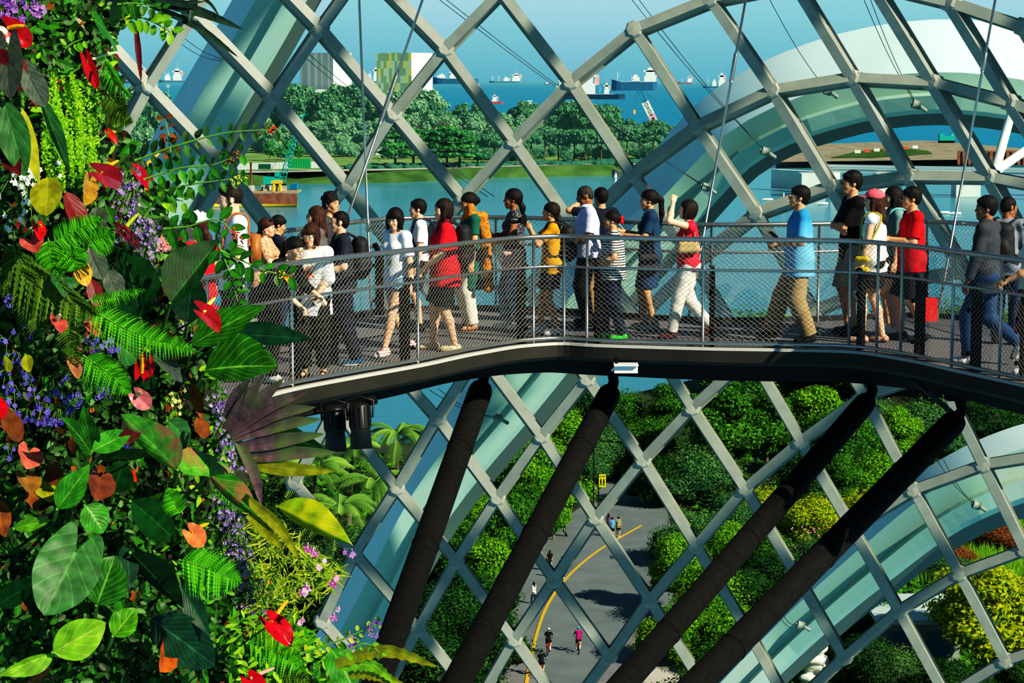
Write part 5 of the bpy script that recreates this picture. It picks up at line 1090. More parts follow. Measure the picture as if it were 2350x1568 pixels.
# ---------------------------------------------------------------- people and things on the road below
def road_person(label, x, foot, hgt, yaw, top, bottom, hair=('short', 'black'), skin='tan', **kw):
    return person(label, x, 0, yaw=yaw, pos=(G(x, foot, .05), hgt), h=.02, face=False, top=top, bottom=bottom, hair=hair, skin=skin, shoes=SH_white, **kw)
BK = dict(m=BLACK_C, sleeve=.8); BL = dict(m=cloth('bright_blue_cotton', (30, 130, 200)), sleeve=.8)
road_person('walker in blue patterned shirt on the road below, seen from behind', 1405, 1234, 1.72, 92, dict(m=cloth('blue_patterned_shirt', (90, 160, 220), ('spots', (30, 60, 110), 18, .3)), sleeve=.8), dict(m=NAVY_C, kind='shorts', len=.8, loose=.02))
road_person('walker in yellow and black striped top on the road below', 1419, 1233, 1.74, 85, dict(m=cloth('yellow_stripes', (214, 200, 130), ('stripe', (30, 30, 34), 60, .2)), sleeve=.8), dict(m=BLACK_C, kind='shorts', len=.7), feet=((.15, .1), (-.12, -.1)))
road_person('walker in dark top beside the blue patterned shirt', 1396, 1222, 1.62, 95, dict(m=cloth('purple_grey', (90, 70, 96)), sleeve=.8), dict(m=DDENIM), sex='f', hair=('long', 'black'))
road_person('woman in black T-shirt walking below, left of the yellow line', 1262, 1311, 1.66, 100, BK, dict(m=DENIM, kind='shorts', len=.5), sex='f', hair=('long', 'brown'), feet=((.12, .1), (-.1, -.1)))
road_person('walker in bright blue shirt and red shoes beside the yellow line', 1290, 1328, 1.70, 80, BL, dict(m=BLACK_C, kind='shorts', len=.8))
road_person('woman with long dark hair in grey top walking on the left of the road', 1225, 1386, 1.62, 140, dict(m=cloth('pale_grey_top', (200, 200, 210)), sleeve=.8), dict(m=DDENIM), sex='f', hair=('long', 'black'), feet=((.18, .1), (-.15, -.1)))
def bike(label, x, y, yaw, s=1.0):
    o = thing('bicycle', label, 'bicycle', G(x, y, .05), math.radians(yaw))
    for xx in (-.52, .52):
        th = np.linspace(0, math.tau, 21); MB().tube([(xx + .33 * math.cos(t), 0, .33 + .33 * math.sin(t)) for t in th], .028, 6, cap=False).build('wheel', M_black, o)
    m = MB()
    for a, b in (((-.52, .33), (-.18, .85)), ((-.52, .33), (0, .3)), ((0, .3), (-.16, .80)), ((0, .3), (.38, .78)), ((-.15, .76), (.38, .78)), ((.38, .95), (.52, .33))): m.tube([(a[0], 0, a[1]), (b[0], 0, b[1])], .022, 6)
    m.tube([(.36, -.28, 1.0), (.40, 0, .96), (.36, .28, 1.0)], .016, 6); m.build('frame', mat('red_bike_paint', (190, 40, 50), .4), o); MB().ell((-.2, 0, .89), (.13, .07, .035)).build('saddle', M_black, o); return o
def cyclist(label, blab, x, y, yaw, top, hel):
    bike(blab, x, y, yaw); p = G(x, y, .05)
    o = person(label, x, 0, yaw=yaw, pos=(p + V((0, 0, .10)), 1.62), h=.02, face=False, top=top, bottom=dict(m=BLACK_C, kind='shorts', len=.8), hair=('crop', 'black'), cap=hel, shoes=SH_white, lean=28, hip=-.2, feet=((.08, .13), (-.05, -.13)), lift=(.3, 1.4), L_=(.36, .25, 1.02), R_=(.36, -.25, 1.02), skin='tan')
cyclist('cyclist in black shirt and white helmet riding away below', 'bicycle ridden by the white helmet cyclist', 1259, 1500, 82, BK, mat('white_helmet', (226, 236, 230), .3))
cyclist('nearest cyclist in black T-shirt and dark helmet at the bottom of the road', 'bicycle with red frame nearest the bottom edge', 1243, 1552, 80, BK, mat('navy_helmet', (30, 36, 60), .3))
cyclist('cyclist in magenta shirt and blue helmet on the right of the road', 'bicycle ridden by the magenta shirt cyclist', 1327, 1497, 92, dict(m=cloth('magenta_cotton', (170, 24, 110)), sleeve=.8), mat('blue_helmet', (70, 160, 200), .3))
def seat_person():
    p = G(1295, 1232, 0); person('person in dark clothes sitting beside the second strut under a lime tree', 1295, 0, yaw=0, pos=(p - V((0, 0, .35)), 1.66), h=.025, face=False, top=BK, bottom=dict(m=BLACK_C), hair=('long', 'black'), shoes=SH_black, feet=((.3, .1), (.3, -.1)))
seat_person()
M_sign = mat('yellow_sign_face', (226, 214, 30), .5)
p = G(1373, 1172, 0); o = thing('road_sign', 'yellow SLOW sign with two walking figures on a dark post by the road', 'sign', p)
MB().tube([(0, 0, -.1), (0, 0, 3.3)], .05, 8).build('pole', M_dark, o)
sb = MB().box((.35, -.04, 2.7), (.62, .04, 1.15)).build('sign_board', M_sign, o, smooth=False)
m = MB(); m.box((.35, -.065, 3.13), (.56, .01, .02))
for q in (-.13, .13): m.ell((.35 + q, -.07, 2.82), (.06, .01, .07)); m.bar((.35 + q, -.07, 2.75), (.35 + q, -.07, 2.52), .015, .13, (1, 0, 0)); m.bar((.32 + q, -.07, 2.52), (.28 + q, -.07, 2.25), .015, .05, (1, 0, 0)); m.bar((.38 + q, -.07, 2.52), (.42 + q, -.07, 2.25), .015, .05, (1, 0, 0))
m.build('pictogram', M_dark, o, smooth=False)
def text(s, size, m, parent, loc, rot_=(math.pi / 2, 0, 0), name='lettering'):
    c = bpy.data.curves.new(name, 'FONT'); c.body = s; c.size = size; c.align_x = 'CENTER'; c.align_y = 'CENTER'; c.extrude = size * .02; c.materials.append(m)
    dg = bpy.context.evaluated_depsgraph_get(); t = bpy.data.objects.new(name, c); C.objects.link(t); bpy.context.view_layer.update()
    me = bpy.data.meshes.new_from_object(t.evaluated_get(bpy.context.evaluated_depsgraph_get())); bpy.data.objects.remove(t)
    o2 = link(name, me, parent, loc); o2.rotation_euler = rot_; return o2
text('SLOW', .19, M_dark, o, (.35, -.07, 3.05))
def street_lamp(label, x, b, t, arm, m=M_dark, r=.06):
    p = G(x, b, 0); h = ZAT(t, p.y); o = thing('street_lamp', label, 'street lamp', p)
    MB().tube([(0, 0, -.1), (0, 0, h * .9), (arm * .3, 0, h), (arm, 0, h * .98)], [r, r * .8, r * .7, r * .6], 8).build('pole', m, o); MB().ell((arm * 1.1, 0, h * .975), (.35, .12, .08)).build('lamp_head', m, o)
street_lamp('dark curved street lamp behind the second strut', 1362, 1165, 1012, 2.2)
street_lamp('dark street lamp post left of the road, beside the second strut', 1155, 1330, 1270, -1.2)
# white carved stone, grey pavilion
f = Field(); q = random.Random(3); p = G(1866, 1585, 0); hh = ZAT(1462, p.y)
for k in range(26): f.el((q.uniform(-.8, .8) * (1 - k / 60), q.uniform(-.3, .3), hh * (k + .5) / 26), (q.uniform(.3, .6), .35, q.uniform(.22, .4)), None, .08)
v, qd = f.mesh(.07, rough=.06, rs=5); o = MB().add(v, [qd]).build('carved_stone', mat('white_carved_stone', (232, 226, 214), .7, 0, .06, 3), None, True, p); tag(o, 'white carved stone sculpture under the lower white arch', 'sculpture')
p = G(2110, 1530, 0); o = thing('pavilion', 'small grey pavilion with windows behind the lower lattice bars', 'building', p); hh = ZAT(1425, p.y)
MB().box((0, 3, hh / 2), (5.2, 6, hh)).build('wall_block', mat('grey_render', (150, 156, 150), .8), o, smooth=False); MB().box((0, 2.6, hh + .15), (6, 7.4, .3)).build('roof', mat('pale_roof', (190, 200, 196), .6), o, smooth=False)
for xx in (-1.3, 1.2): MB().box((xx, -.03, hh * .5), (1.6, .06, hh * .55)).build('window', mat('blue_window', (70, 120, 150), .2), o, smooth=False)

# ---------------------------------------------------------------- across the bay
def facade(name, c1, c2, sx_, sz_, thr, c3=None):
    m, nt, out = newmat(name); b = N(nt, 'ShaderNodeBsdfPrincipled'); b.inputs['Roughness'].default_value = .8
    tc = N(nt, 'ShaderNodeTexCoord'); s = N(nt, 'ShaderNodeSeparateXYZ'); L(nt, tc.outputs['Object'], s.inputs[0]); cb = N(nt, 'ShaderNodeCombineXYZ')
    fx = mth(nt, 'FLOOR', mth(nt, 'MULTIPLY', mth(nt, 'ADD', s.outputs[0], mth(nt, 'MULTIPLY', s.outputs[1], .7)), sx_)); L(nt, fx, cb.inputs[0]); L(nt, mth(nt, 'FLOOR', mth(nt, 'MULTIPLY', s.outputs[2], sz_)), cb.inputs[2])
    wn = N(nt, 'ShaderNodeTexWhiteNoise'); L(nt, cb.outputs[0], wn.inputs[0]); f = mth(nt, 'GREATER_THAN', wn.outputs[0], thr); col = mixc(nt, f, lin(c1), lin(c2))
    if c3: col = mixc(nt, mth(nt, 'GREATER_THAN', wn.outputs[0], .84), col, lin(c3))
    L(nt, col, b.inputs['Base Color']); L(nt, b.outputs[0], out.inputs[0]); return m
def block(label, xa, xb, xc, top, Y, mf, ms):
    A, B, Cc = P(xa, 300, Y + 12), P(xb, 300, Y), P(xc, 300, Y + 26); z = ZAT(top, Y); o = thing('tower_block', label, 'building', (B.x, B.y, 0))
    a, c = V((A.x - B.x, A.y - B.y, 0)), V((Cc.x - B.x, Cc.y - B.y, 0)); d = a + c; up = V((0, 0, z)); O = V((0, 0, 0))
    MB().add([a, O, O + up, a + up], [[0, 1, 2, 3]]).build('front_facade', mf, o, smooth=False); MB().add([O, c, c + up, up], [[0, 1, 2, 3]]).build('side_facade', ms, o, smooth=False)
    m = MB(); m.add([a + up, up, c + up, d + up], [[0, 1, 2, 3]]); m.add([c, d, d + up, c + up], [[0, 1, 2, 3]]); m.add([d, a, a + up, d + up], [[0, 1, 2, 3]]); m.build('roof', M_conc, o, smooth=False)
    m = MB(); q = c.normalized()
    for k in range(7): s = c * (k + .5) / 7; m.bar(s - V((0, 0, 0)) , s + up, .5, .5, (0, 1, 0))
    m.build('side_ribs', ms, o, smooth=False); return o, a, c, up
M_side = mat('white_sunlit_cladding', (236, 236, 226), .8)  # sunlight put into the side colour, whiter than the fronts
o, a, c, up = block('grey ribbed tower block with white side across the bay', 690, 766, 808, 121, 1750, facade('grey_ribbed_front', (140, 152, 158), (166, 176, 180), 1.0, .01, .5), M_side)
block('tower block with green and yellow patchwork front and white side', 865, 945, 993, 121, 1750, facade('green_patchwork_front', (136, 164, 138), (184, 200, 176), .62, .17, .5, (210, 200, 90)), M_side)
p = P(664, 215, 1735); o = thing('podium_building', 'low glass podium building at the foot of the grey ribbed block', 'building', (p.x, 1735, 0)); wd = 166 * 1735 / F
MB().box((wd / 2, 6, 14), (wd, 12, 28)).build('glazed_hall', facade('podium_glazing', (120, 160, 176), (196, 206, 204), .6, .2, .5), o, smooth=False); MB().box((wd / 2, 6, 29.2), (wd + 4, 15, 2.2)).build('roof', M_conc, o, smooth=False)

TEAL = mat('teal_crane_paint', (0, 158, 150), .5); PILE = mat('rusty_sheet_piles', (140, 84, 62), .85, 0, .3, .6); YB = mat('yellow_boom_float', (226, 176, 50), .7)
Yb = 690.0
pl, pr = P(440, 462, Yb), P(683, 462, Yb); wd = pr.x - pl.x
o = thing('piling_barge', 'rusty sheet piled work platform in the bay under the teal crane', 'barge', (pl.x, Yb, -2))
m = MB()
for k in range(60): m.box((wd * (k + .5) / 60, 0, 2.0 + .25 * R.random()), (wd / 60 * .82, .8, 4.2))
m.build('pile_wall', PILE, o, smooth=False); MB().box((wd / 2, 7, 4.6), (wd, 12, .6)).build('deck', mat('timber_deck', (170, 140, 110), .8), o, smooth=False); MB().tube([(0, -1.2, .4), (wd, -1.2, .4)], .65, 8).build('float_boom', YB, o)
m = MB()
for k in range(16): m.box((R.uniform(2, wd - 3), R.uniform(3, 9), 5.6), (R.uniform(.8, 3), 2, R.uniform(.8, 2.2)))
m.build('equipment', mat('site_equipment', (180, 170, 160), .7, 0, .5, .3), o, smooth=False)
m = MB()
for q in (-1.3, 1.3): m.tube([(wd * .80 + q * 1.0, 2, 3.5), (wd * .80 + q * .7, 2, 7.6)], .55, 6)
m.box((wd * .80, 2, 7.8), (3.6, 1.2, .9)); m.build('piling_clamp', YB, o, smooth=False)
pm = P(573, 432, Yb); MB().tube([(pm.x - pl.x, 4, 2), (pm.x - pl.x, 4, ZAT(374, Yb) + 2)], .35, 8).build('steel_pile', PILE, o)
def lattice(mb, a, b, w0, w1, n, r):
    a, b = V(a), V(b); d = (b - a).normalized(); s = d.cross(V((0, 1, 0))).normalized(); t = V((0, 1, 0)); C4 = []
    for k in range(n + 1):
        c = a.lerp(b, k / n); w = w0 + (w1 - w0) * k / n; C4.append([c + s * w * i + t * w * j for i, j in ((-1, -1), (1, -1), (1, 1), (-1, 1))])
    for k in range(n):
        for i in range(4): mb.tube([C4[k][i], C4[k + 1][i]], r, 4); mb.tube([C4[k][i], C4[k + 1][(i + 1) % 4]], r * .7, 4); mb.tube([C4[k][i], C4[k][(i + 1) % 4]], r * .7, 4)
Yc = 705.0; b0 = P(640, 402, Yc); tp = P(690, 268, Yc); o = thing('lattice_crane', 'teal crawler crane with tall lattice boom on the work platform', 'crane', (b0.x, Yc, 4.5)); b0.z = 4.5
m = MB(); lattice(m, (1, 0, 1), tp - b0, .95, .55, 16, .14); m.build('boom', TEAL, o); m = MB(); m.box((-2.2, 0, 1.2), (5.5, 3.4, 2.4)); m.box((-.4, -1, 3), (1.6, 1.4, 1.8)); m.build('cab', TEAL, o, smooth=False)
MB().box((-.2, -1.8, .8), (3, .2, 1.2)).build('panel', mat('white_red_panel', (226, 170, 160), .6), o, smooth=False); m = MB(); m.box((-1, -1.3, -.7), (6.4, 1, 1.3)); m.box((-1, 1.3, -.7), (6.4, 1, 1.3)); m.build('tracks', M_dark, o, smooth=False)
m = MB(); m.tube([(-3.8, 0, 2.4), tp - b0], .06, 4); m.tube([(-3.5, .5, 2.4), tp - b0], .06, 4); m.build('stay_cable', M_cable, o); m = MB(); m.tube([tp - b0, tp - b0 + V((2.6, 0, 1.0))], .3, 6); m.build('jib_tip', TEAL, o)
for i, (x0, x1, y, lab, cl) in enumerate(((594, 621, 388, 'dark green site container left of the lattice crane', (12, 84, 66)), (662, 713, 386, 'bright green site container right of the lattice crane', (10, 140, 84)), (667, 683, 420, 'blue tank on the work platform', (10, 130, 170)))):
    Yq = 860 if i < 2 else 700; a, b = P(x0, y, Yq), P(x1, y, Yq); q = thing('site_container', lab, 'container', ((a.x + b.x) / 2, Yq, a.z if i < 2 else 2.95)); w_ = b.x - a.x; hh = w_ * .42 if i < 2 else w_ * .9
    MB().box((0, 0, hh / 2), (w_, 3, hh)).build('body', mat('container_%d' % i, cl, .6), q, smooth=False); mm = MB()
    for k in range(9): mm.box((-w_ / 2 + w_ * (k + .5) / 9, -1.55, hh / 2), (w_ * .04, .1, hh * .9))
    mm.build('corrugation', mat('container_%d' % i, cl), q, smooth=False)
p0, p1 = P(540, 388, 868), P(742, 383, 868); m = MB()
for k in range(26): q = p0.lerp(p1, k / 25); m.box(q + V((0, 0, .9)), (.92 * (p1.x - p0.x) / 25, .2, 2.6))
tag(m.build('site_hoarding', mat('white_hoarding', (206, 212, 206), .7), smooth=False), 'white site hoarding behind the work platform on the far bank', 'fence')
for x, b, t, lab in ((1096, 300, 232, 'tall white light mast on the far shore left of the umbrella trees'), (1216, 300, 232, 'tall white light mast on the far shore near the sea'), (387, 268, 196, 'white light mast beside the upper left arch rib'), (870, 382, 345, 'thin lamp post on the far lawn')):
    p = G(x, b, 2); h = ZAT(t, p.y) - 2; o = thing('light_mast', lab, 'light mast', p); MB().tube([(0, 0, 0), (0, 0, h)], .3, 6).build('pole', M_conc, o); m = MB(); m.box((0, 0, h), (3.6, .8, .8)); m.box((0, 0, h - 1.6), (2.6, .8, .8)); m.build('floodlights', M_conc, o, smooth=False)

def ship(label, x, y, ln_px, hull, sup=(232, 226, 226), sup_at=.82, sup_h=.16, masts=(.3, .5), face=1, hh=.075, low=.02, cat='ship'):
    p = G(x, y, -2.2); Lg = ln_px * p.y / F; o = thing('ship', label, cat, p); sc_ = Lg * face
    M_h, M_s = mat('hull_%d_%d_%d' % hull, hull, .7), mat('superstructure_%d' % sup[2], sup, .7); h = Lg * hh
    secs = []
    for u in np.linspace(0, 1, 11):
        w = Lg * .075 * min(1, (u / .08) ** .5 if u < .08 else ((1 - u) / .16) ** .6 if u > .84 else 1) + .01; fl = h * (1 + .28 * max(0, (u - .8) / .2))
        xx = (u - .5) * Lg * (-face); secs.append([(xx, -w, fl), (xx, -w * .8, -.5), (xx, w * .8, -.5), (xx, w, fl)])
    m = MB(); m.grid(secs, close_v=True); m.build('hull', M_h, o, smooth=False)
    m = MB(); xs = (sup_at - .5) * Lg * face; w_ = Lg * .22; H_ = Lg * sup_h * 1.25
    for k, (a, b) in enumerate(((1.2, .45), (.9, .35), (1.35, .12), (.5, .22))):
        z0 = h + H_ * (0, .45, .72, .8)[k]; m.box((xs, 0, z0 + H_ * b / 2), (w_ * a, Lg * .11, H_ * b))
    if ln_px > 48:
        x2 = (sup_at - .5 - (.32 if sup_at > .4 else -.32)) * Lg * face; m.box((x2, 0, h + H_ * .18), (w_ * .8, Lg * .1, H_ * .36)); m.box((x2, 0, h + H_ * .42), (w_ * .4, Lg * .08, H_ * .2))
    m.build('superstructure', M_s, o, smooth=False); m = MB(); m.tube([(xs, 0, h), (xs, 0, h + H_ * 1.6)], Lg * .006, 5); m.box((xs + w_ * .7 * face, 0, h + H_ * .6), (w_ * .3, Lg * .05, H_ * .42)); m.build('funnel', mat('funnel_pink', (224, 160, 156), .7), o, smooth=False)
    m = MB()
    for q in masts: m.tube([((q - .5) * Lg * face, 0, h * .8), ((q - .5) * Lg * face, 0, h + H_ * .75)], Lg * .007, 5); m.bar(((q - .5) * Lg * face, 0, h + H_ * .2), ((q - .44) * Lg * face, 0, h + H_ * .65), Lg * .006, Lg * .006)
    m.box((0, 0, h * .98), (Lg * .7, Lg * .1, h * .12)); m.build('deck_gear', M_s, o, smooth=False); return o
NAVYH, TEALH, REDH, GREYH = (30, 70, 100), (24, 96, 126), (150, 100, 110), (90, 130, 150)
ship('largest white and dark hulled ship, moored off the tall tree pair', 1352, 228, 165, (26, 62, 88), sup_at=.45, sup_h=.26, masts=(.08, .15), hh=.07)
ship('small white ship with dark hull just right of the largest ship', 1392, 226, 44, (26, 56, 76), sup_at=.5, sup_h=.5, masts=(.15,), hh=.16)
ship('long dark tanker on the horizon with tall white stern', 1456, 208, 104, (34, 96, 130), sup_at=.84, sup_h=.24, masts=(.12,), hh=.19)
ship('dark cargo ship on the horizon right of the white tower side', 1046, 193, 104, (40, 98, 130), sup_at=.5, sup_h=.14, masts=(.2, .35), hh=.12)
ship('white bulk carrier on the horizon with four deck cranes', 1158, 190, 70, GREYH, sup_at=.88, sup_h=.2, masts=(.1, .3, .5, .68), hh=.05)
ship('small ship on the horizon above the largest ship', 1348, 192, 36, GREYH, sup_at=.6, sup_h=.45, masts=(.2,))
ship('reddish ship on the horizon right of the long dark tanker', 1573, 192, 38, REDH, sup_at=.75, sup_h=.3, masts=(.3,))
ship('white ship on the horizon where the white arch begins', 1640, 202, 52, (60, 110, 140), sup_at=.8, sup_h=.45, masts=(.2,))
ship('tiny boat on the horizon left of the largest ship', 1255, 194, 14, (50, 80, 100), sup_at=.5, sup_h=.3, masts=())
ship('low red and white ferry behind the far tree tops', 1135, 238, 40, (180, 80, 84), sup_at=.5, sup_h=.3, masts=(.7,), hh=.12, cat='boat')
ship('small dark workboat left of the ferry', 1098, 183 + 20, 16, (40, 60, 80), sup_at=.5, sup_h=.5, masts=())
ship('white ships rafted at far left beside the plant wall', 400, 168 + 22, 70, GREYH, sup_at=.6, sup_h=.3, masts=(.2, .3))
ship('white ship with raised crane at far left above the lattice node', 318, 192, 60, GREYH, sup_at=.6, sup_h=.5, masts=(.2, .5))
ship('white ship stern beside the green patchwork tower', 854, 190, 50, GREYH, sup_at=.7, sup_h=.5, masts=(.4,))
ship('grey landing barge with ramp at the end of the far bank', 1440, 408, 72, (86, 94, 98), sup=(170, 176, 176), sup_at=.72, sup_h=.18, masts=(), face=1, hh=.22, cat='barge')
p = G(1413, 425, -2); o = thing('channel_marker', 'small white channel marker in the bay near the grey barge', 'buoy', p); MB().lathe((0, 0, 0), [(1.1, 0), (1.0, .8), (.4, 1.2), (.3, 4.2), (.01, 5)], 10).build('tower', M_white, o); MB().box((0, 0, 3.4), (1, 1, 1)).build('light', M_white, o, smooth=False)
BLUEC = mat('blue_crane_paint', (0, 130, 176), .5)
Yk = 1560; b0, tp = P(1512, 300, Yk), P(1463, 200, Yk); o = thing('harbour_crane', 'blue harbour crane whose boom carries a white and pink lettered panel', 'crane', b0)
m = MB(); lattice(m, (0, 0, 0), tp - b0, 1.7, 1.0, 14, .22); m.build('boom', BLUEC, o); u = (tp - b0); pw = 2.6
for s0, s1, mm_, nm in ((.38, .66, M_white, 'white_panel'), (.22, .38, mat('pink_panel', (228, 160, 184), .6), 'pink_panel')): MB().bar(u * s0 + V((0, -2.2, 0)), u * s1 + V((0, -2.2, 0)), .2, pw * 2, V((0, 0, 1)).cross(V((0, 1, 0)))).build(nm, mm_, o, smooth=False)
ang = math.atan2(-u.x, u.z)
text('XOXOX', 3.4, mat('dark_blue_letters', (30, 60, 84), .6), o, u * .52 + V((0, -2.5, 0)), (math.pi / 2, math.pi / 2 - ang if False else -(math.pi / 2 + ang) + math.pi, 0))
MB().tube([u * .28 + V((0, -2.3, 0)), u * .28 + V((0, -2.6, 0))], 1.0, 12).build('emblem', mat('dark_blue_letters', (30, 60, 84)), o)
m = MB(); m.tube([u, u + V((-2, 0, -16))], .12, 4); m.tube([u, V((30, 0, -2))], .1, 4); m.build('hoist_cable', M_cable, o); MB().box(u + V((-2, 0, -17.5)), (1.6, 1, 3)).build('hook_block', mat('orange_hook', (230, 170, 110), .6), o, smooth=False); MB().ell(u + V((-3, 0, 6)), (.8, .8, 1.2)).build('mast_light', M_white, o)

# right hand side: barrage bridge, buoys, works on the spit
Yd = 760; o = thing('barrage_bridge', 'white low bridge on square piers across the bay at right', 'bridge'); a, b = P(1880, 374, Yd), P(2480, 392, Yd)
MB().bar(V((a.x, Yd + 6, 6.6)), V((b.x, Yd - 40, 6.6)), 5, 1.3).build('deck', M_conc, o, smooth=False); MB().bar(V((a.x, Yd + 3, 8.2)), V((b.x, Yd - 43, 8.2)), .3, 1.0).build('parapet', M_white, o, smooth=False)
for x0, x1 in ((1838, 1893), (2010, 2068), (2192, 2248), (2372, 2420)):
    q0, q1 = P(x0, 400, Yd - 6), P(x1, 400, Yd - 6); MB().box(((q0.x + q1.x) / 2, Yd - 4, 1.9), (q1.x - q0.x, 9, 8.0)).build('pier', M_conc, o, smooth=False)
MB().bar(V((P(1780, 400, 800).x, 800, 2)), V((P(1890, 400, 800).x, 770, 2)), 4, 7).build('abutment', M_conc, o, smooth=False)
for i, x in enumerate((1722, 1762, 1806, 1850, 1888, 1930, 2108, 2140, 2166, 2192, 2000, 2040)):
    p = G(x, 458 + (x - 1720) * .075, -2); m = MB(); m.tube([(-1.7, 0, .3), (-1.5, 0, .45), (1.5, 0, .45), (1.7, 0, .3)], [.3, .45, .45, .3], 8); o = m.build('float', M_white, None, True, p); tag(o, 'white tube float in the boom line across the bay at right', 'float', 'white floats of the boom line'); o['label'] = 'white tube float on the bay, ' + ['left of', 'just left of', 'behind', 'behind the shoulder of', 'right of', 'well right of', 'right end by', 'right end beyond', 'near the rod beyond', 'behind the rod near', 'hidden near', 'close behind'][i] + (' the sky blue shirt man' if i < 6 else ' the red T-shirt man')
p = G(1798, 466, -2); o = thing('marker_post', 'pale marker post standing in the float line', 'buoy', p); MB().lathe((0, 0, 0), [(.6, 0), (.6, .8), (.35, 1.0), (.3, 3.2), (.01, 3.4)], 10).build('post', mat('tan_post', (206, 180, 140), .6), o)
m = MB(); k0, k1 = P(2200, 366, 1010), P(2470, 362, 1010)
for k in range(44): q = k0.lerp(k1, k / 43); m.box((q.x, q.y + (k % 2) * 1.0, 2.2), ((k1.x - k0.x) / 44, .5, 6.5))
tag(m.build('sheet_pile_wall', PILE, smooth=False), 'rust brown sheet pile wall along the spit at right', 'wall')
for i, (x, y) in enumerate(((1968, 352), (1990, 350), (2012, 348), (2034, 347), (2056, 345), (2078, 343), (2100, 341))):
    p = G(x, y, 1.1); o = thing('barrier', 'red and white plastic barrier in the row on the spit', 'barrier', p, 0, 'red and white barriers on the spit'); MB().box((0, 0, .8), (3.0, 1, 1.6)).build('block', mat('barrier_red', (214, 92, 70), .6) if i % 2 else M_white, o, smooth=False)
p = G(2172, 328, 1); o = thing('excavator', 'teal excavator with raised arm on the spit at right', 'excavator', p); m = MB(); m.box((0, 0, 2.6), (9, 4, 3)); m.box((-3, 0, 4.6), (3, 3, 2)); m.build('cab', TEAL, o, smooth=False); m = MB(); m.tube([(2, 0, 3), (7, 0, 8.5), (12, 0, 6)], .6, 6); m.tube([(12, 0, 6), (13, 0, 1.5)], .5, 6); m.build('arm', TEAL, o); MB().box((0, 0, .7), (9, 4.4, 1.3)).build('tracks', M_dark, o, smooth=False)
# branching white column outside the glass
o = thing('tree_column', 'white branching steel props outside the glass at right edge', 'column', P(2283, 395, 40.2)); b_ = P(2283, 395, 40.2); m = MB()
for tx, ty in ((2322, 255), (2390, 320)): m.tube([(0, 0, 0), P(tx, ty, 41.5) - b_], .085, 10)
m.build('prop', M_white, o); MB().ell((0, 0, 0), (.14, .14, .14)).build('joint', M_white, o)
# ---------------------------------------------------------------- the planted wall at the left
EDGE_Y = [-80, 0, 100, 200, 300, 400, 500, 600, 700, 800, 900, 1000, 1100, 1200, 1300, 1400, 1500, 1640]
EDGE_X = [340, 335, 262, 285, 288, 335, 400, 455, 470, 490, 520, 545, 530, 550, 590, 665, 740, 830]
edge = lambda y: float(np.interp(y, EDGE_Y, EDGE_X))
def wdepth(x, y): return 5.35 + 0.95 * max(0.0, x / edge(y)) ** 2
def W(x, y, out=0.0): return P(x, y, wdepth(x, y) - out)
PX = lambda d=5.6: d / F
VIEW = V((0, -1, 0.1)).normalized()
m = MB(); rows_ = []
for y in np.linspace(-160, 1720, 48):
    e = edge(y); xs = list(np.linspace(-420, e - 26, 14)); r_ = [W(x, y, -.10 + .04 * math.sin(x * .05) * math.sin(y * .04)) for x in xs]
    r_ += [P(e - 14, y, 6.7), P(e - 20, y, 7.4), P(e - 60, y, 9.0)]; rows_.append(r_)
m.grid(rows_); o = m.build('wall_planted', mat('dark_mossy_planter_felt', (24, 32, 14), .95, 0, .5, 30, col2=(40, 34, 18), bump=.6)); tag(o, kind='structure')

def blade(mb, b, t, w, n=VIEW, shape='oval', fold=.18, droop=.0, rnd=.5, nv=12, nu=4, ripple=0.0, asym=None):
    """one leaf blade from base b to tip t"""
    b, t = V(b), V(t); d = t - b; L0 = d.length; du = d.normalized(); n = (n - du * n.dot(du)).normalized(); s = du.cross(n)
    us = np.linspace(1, -1, 2 * nu + 1); vs = np.linspace(0, 1, nv); P_ = np.zeros((nv, len(us), 3)); A_ = np.zeros((nv, len(us), 3))
    for i, v in enumerate(vs):
        if shape == 'oval': pw = max(0, math.sin(math.pi * min(1, v ** .85))) ** .72
        elif shape == 'lance': pw = max(0, math.sin(math.pi * v ** .75)) ** 1.0
        elif shape == 'round': pw = max(0, math.sin(math.pi * v)) ** .55
        elif shape == 'strap': pw = min(1, .55 + v * 1.2) * (1 - v ** 4) ** 1.0 if v < 1 else 0
        else: pw = (1 - v) ** .72 * (.80 + 1.5 * v)
        for j, u in enumerate(us):
            v0 = -.36 * 4 * abs(u) * (1 - abs(u)) - .10 * abs(u) if shape == 'heart' else 0
            vv = v0 + (1 - v0) * v; ka = 1.0 if not asym else asym[0] if u < 0 else asym[1]; x = u * pw * w / 2 * ka
            z = fold * abs(u) * pw * w / 2 * 1.2 - droop * L0 * (vv * vv) + droop * L0 * .25 * vv + ripple * w * math.sin(vv * 17 + (2 if u > 0 else 0)) * abs(u) - (abs(u) ** 1.3 * pw * w / 2 * (1.1 - min(ka, 1)) if ka < 1 else 0)
            q = b + du * (L0 * vv) + s * x + n * z
            P_[i, j] = q; A_[i, j] = (u, vv, rnd)
    mb.grid(P_, A_); return mb
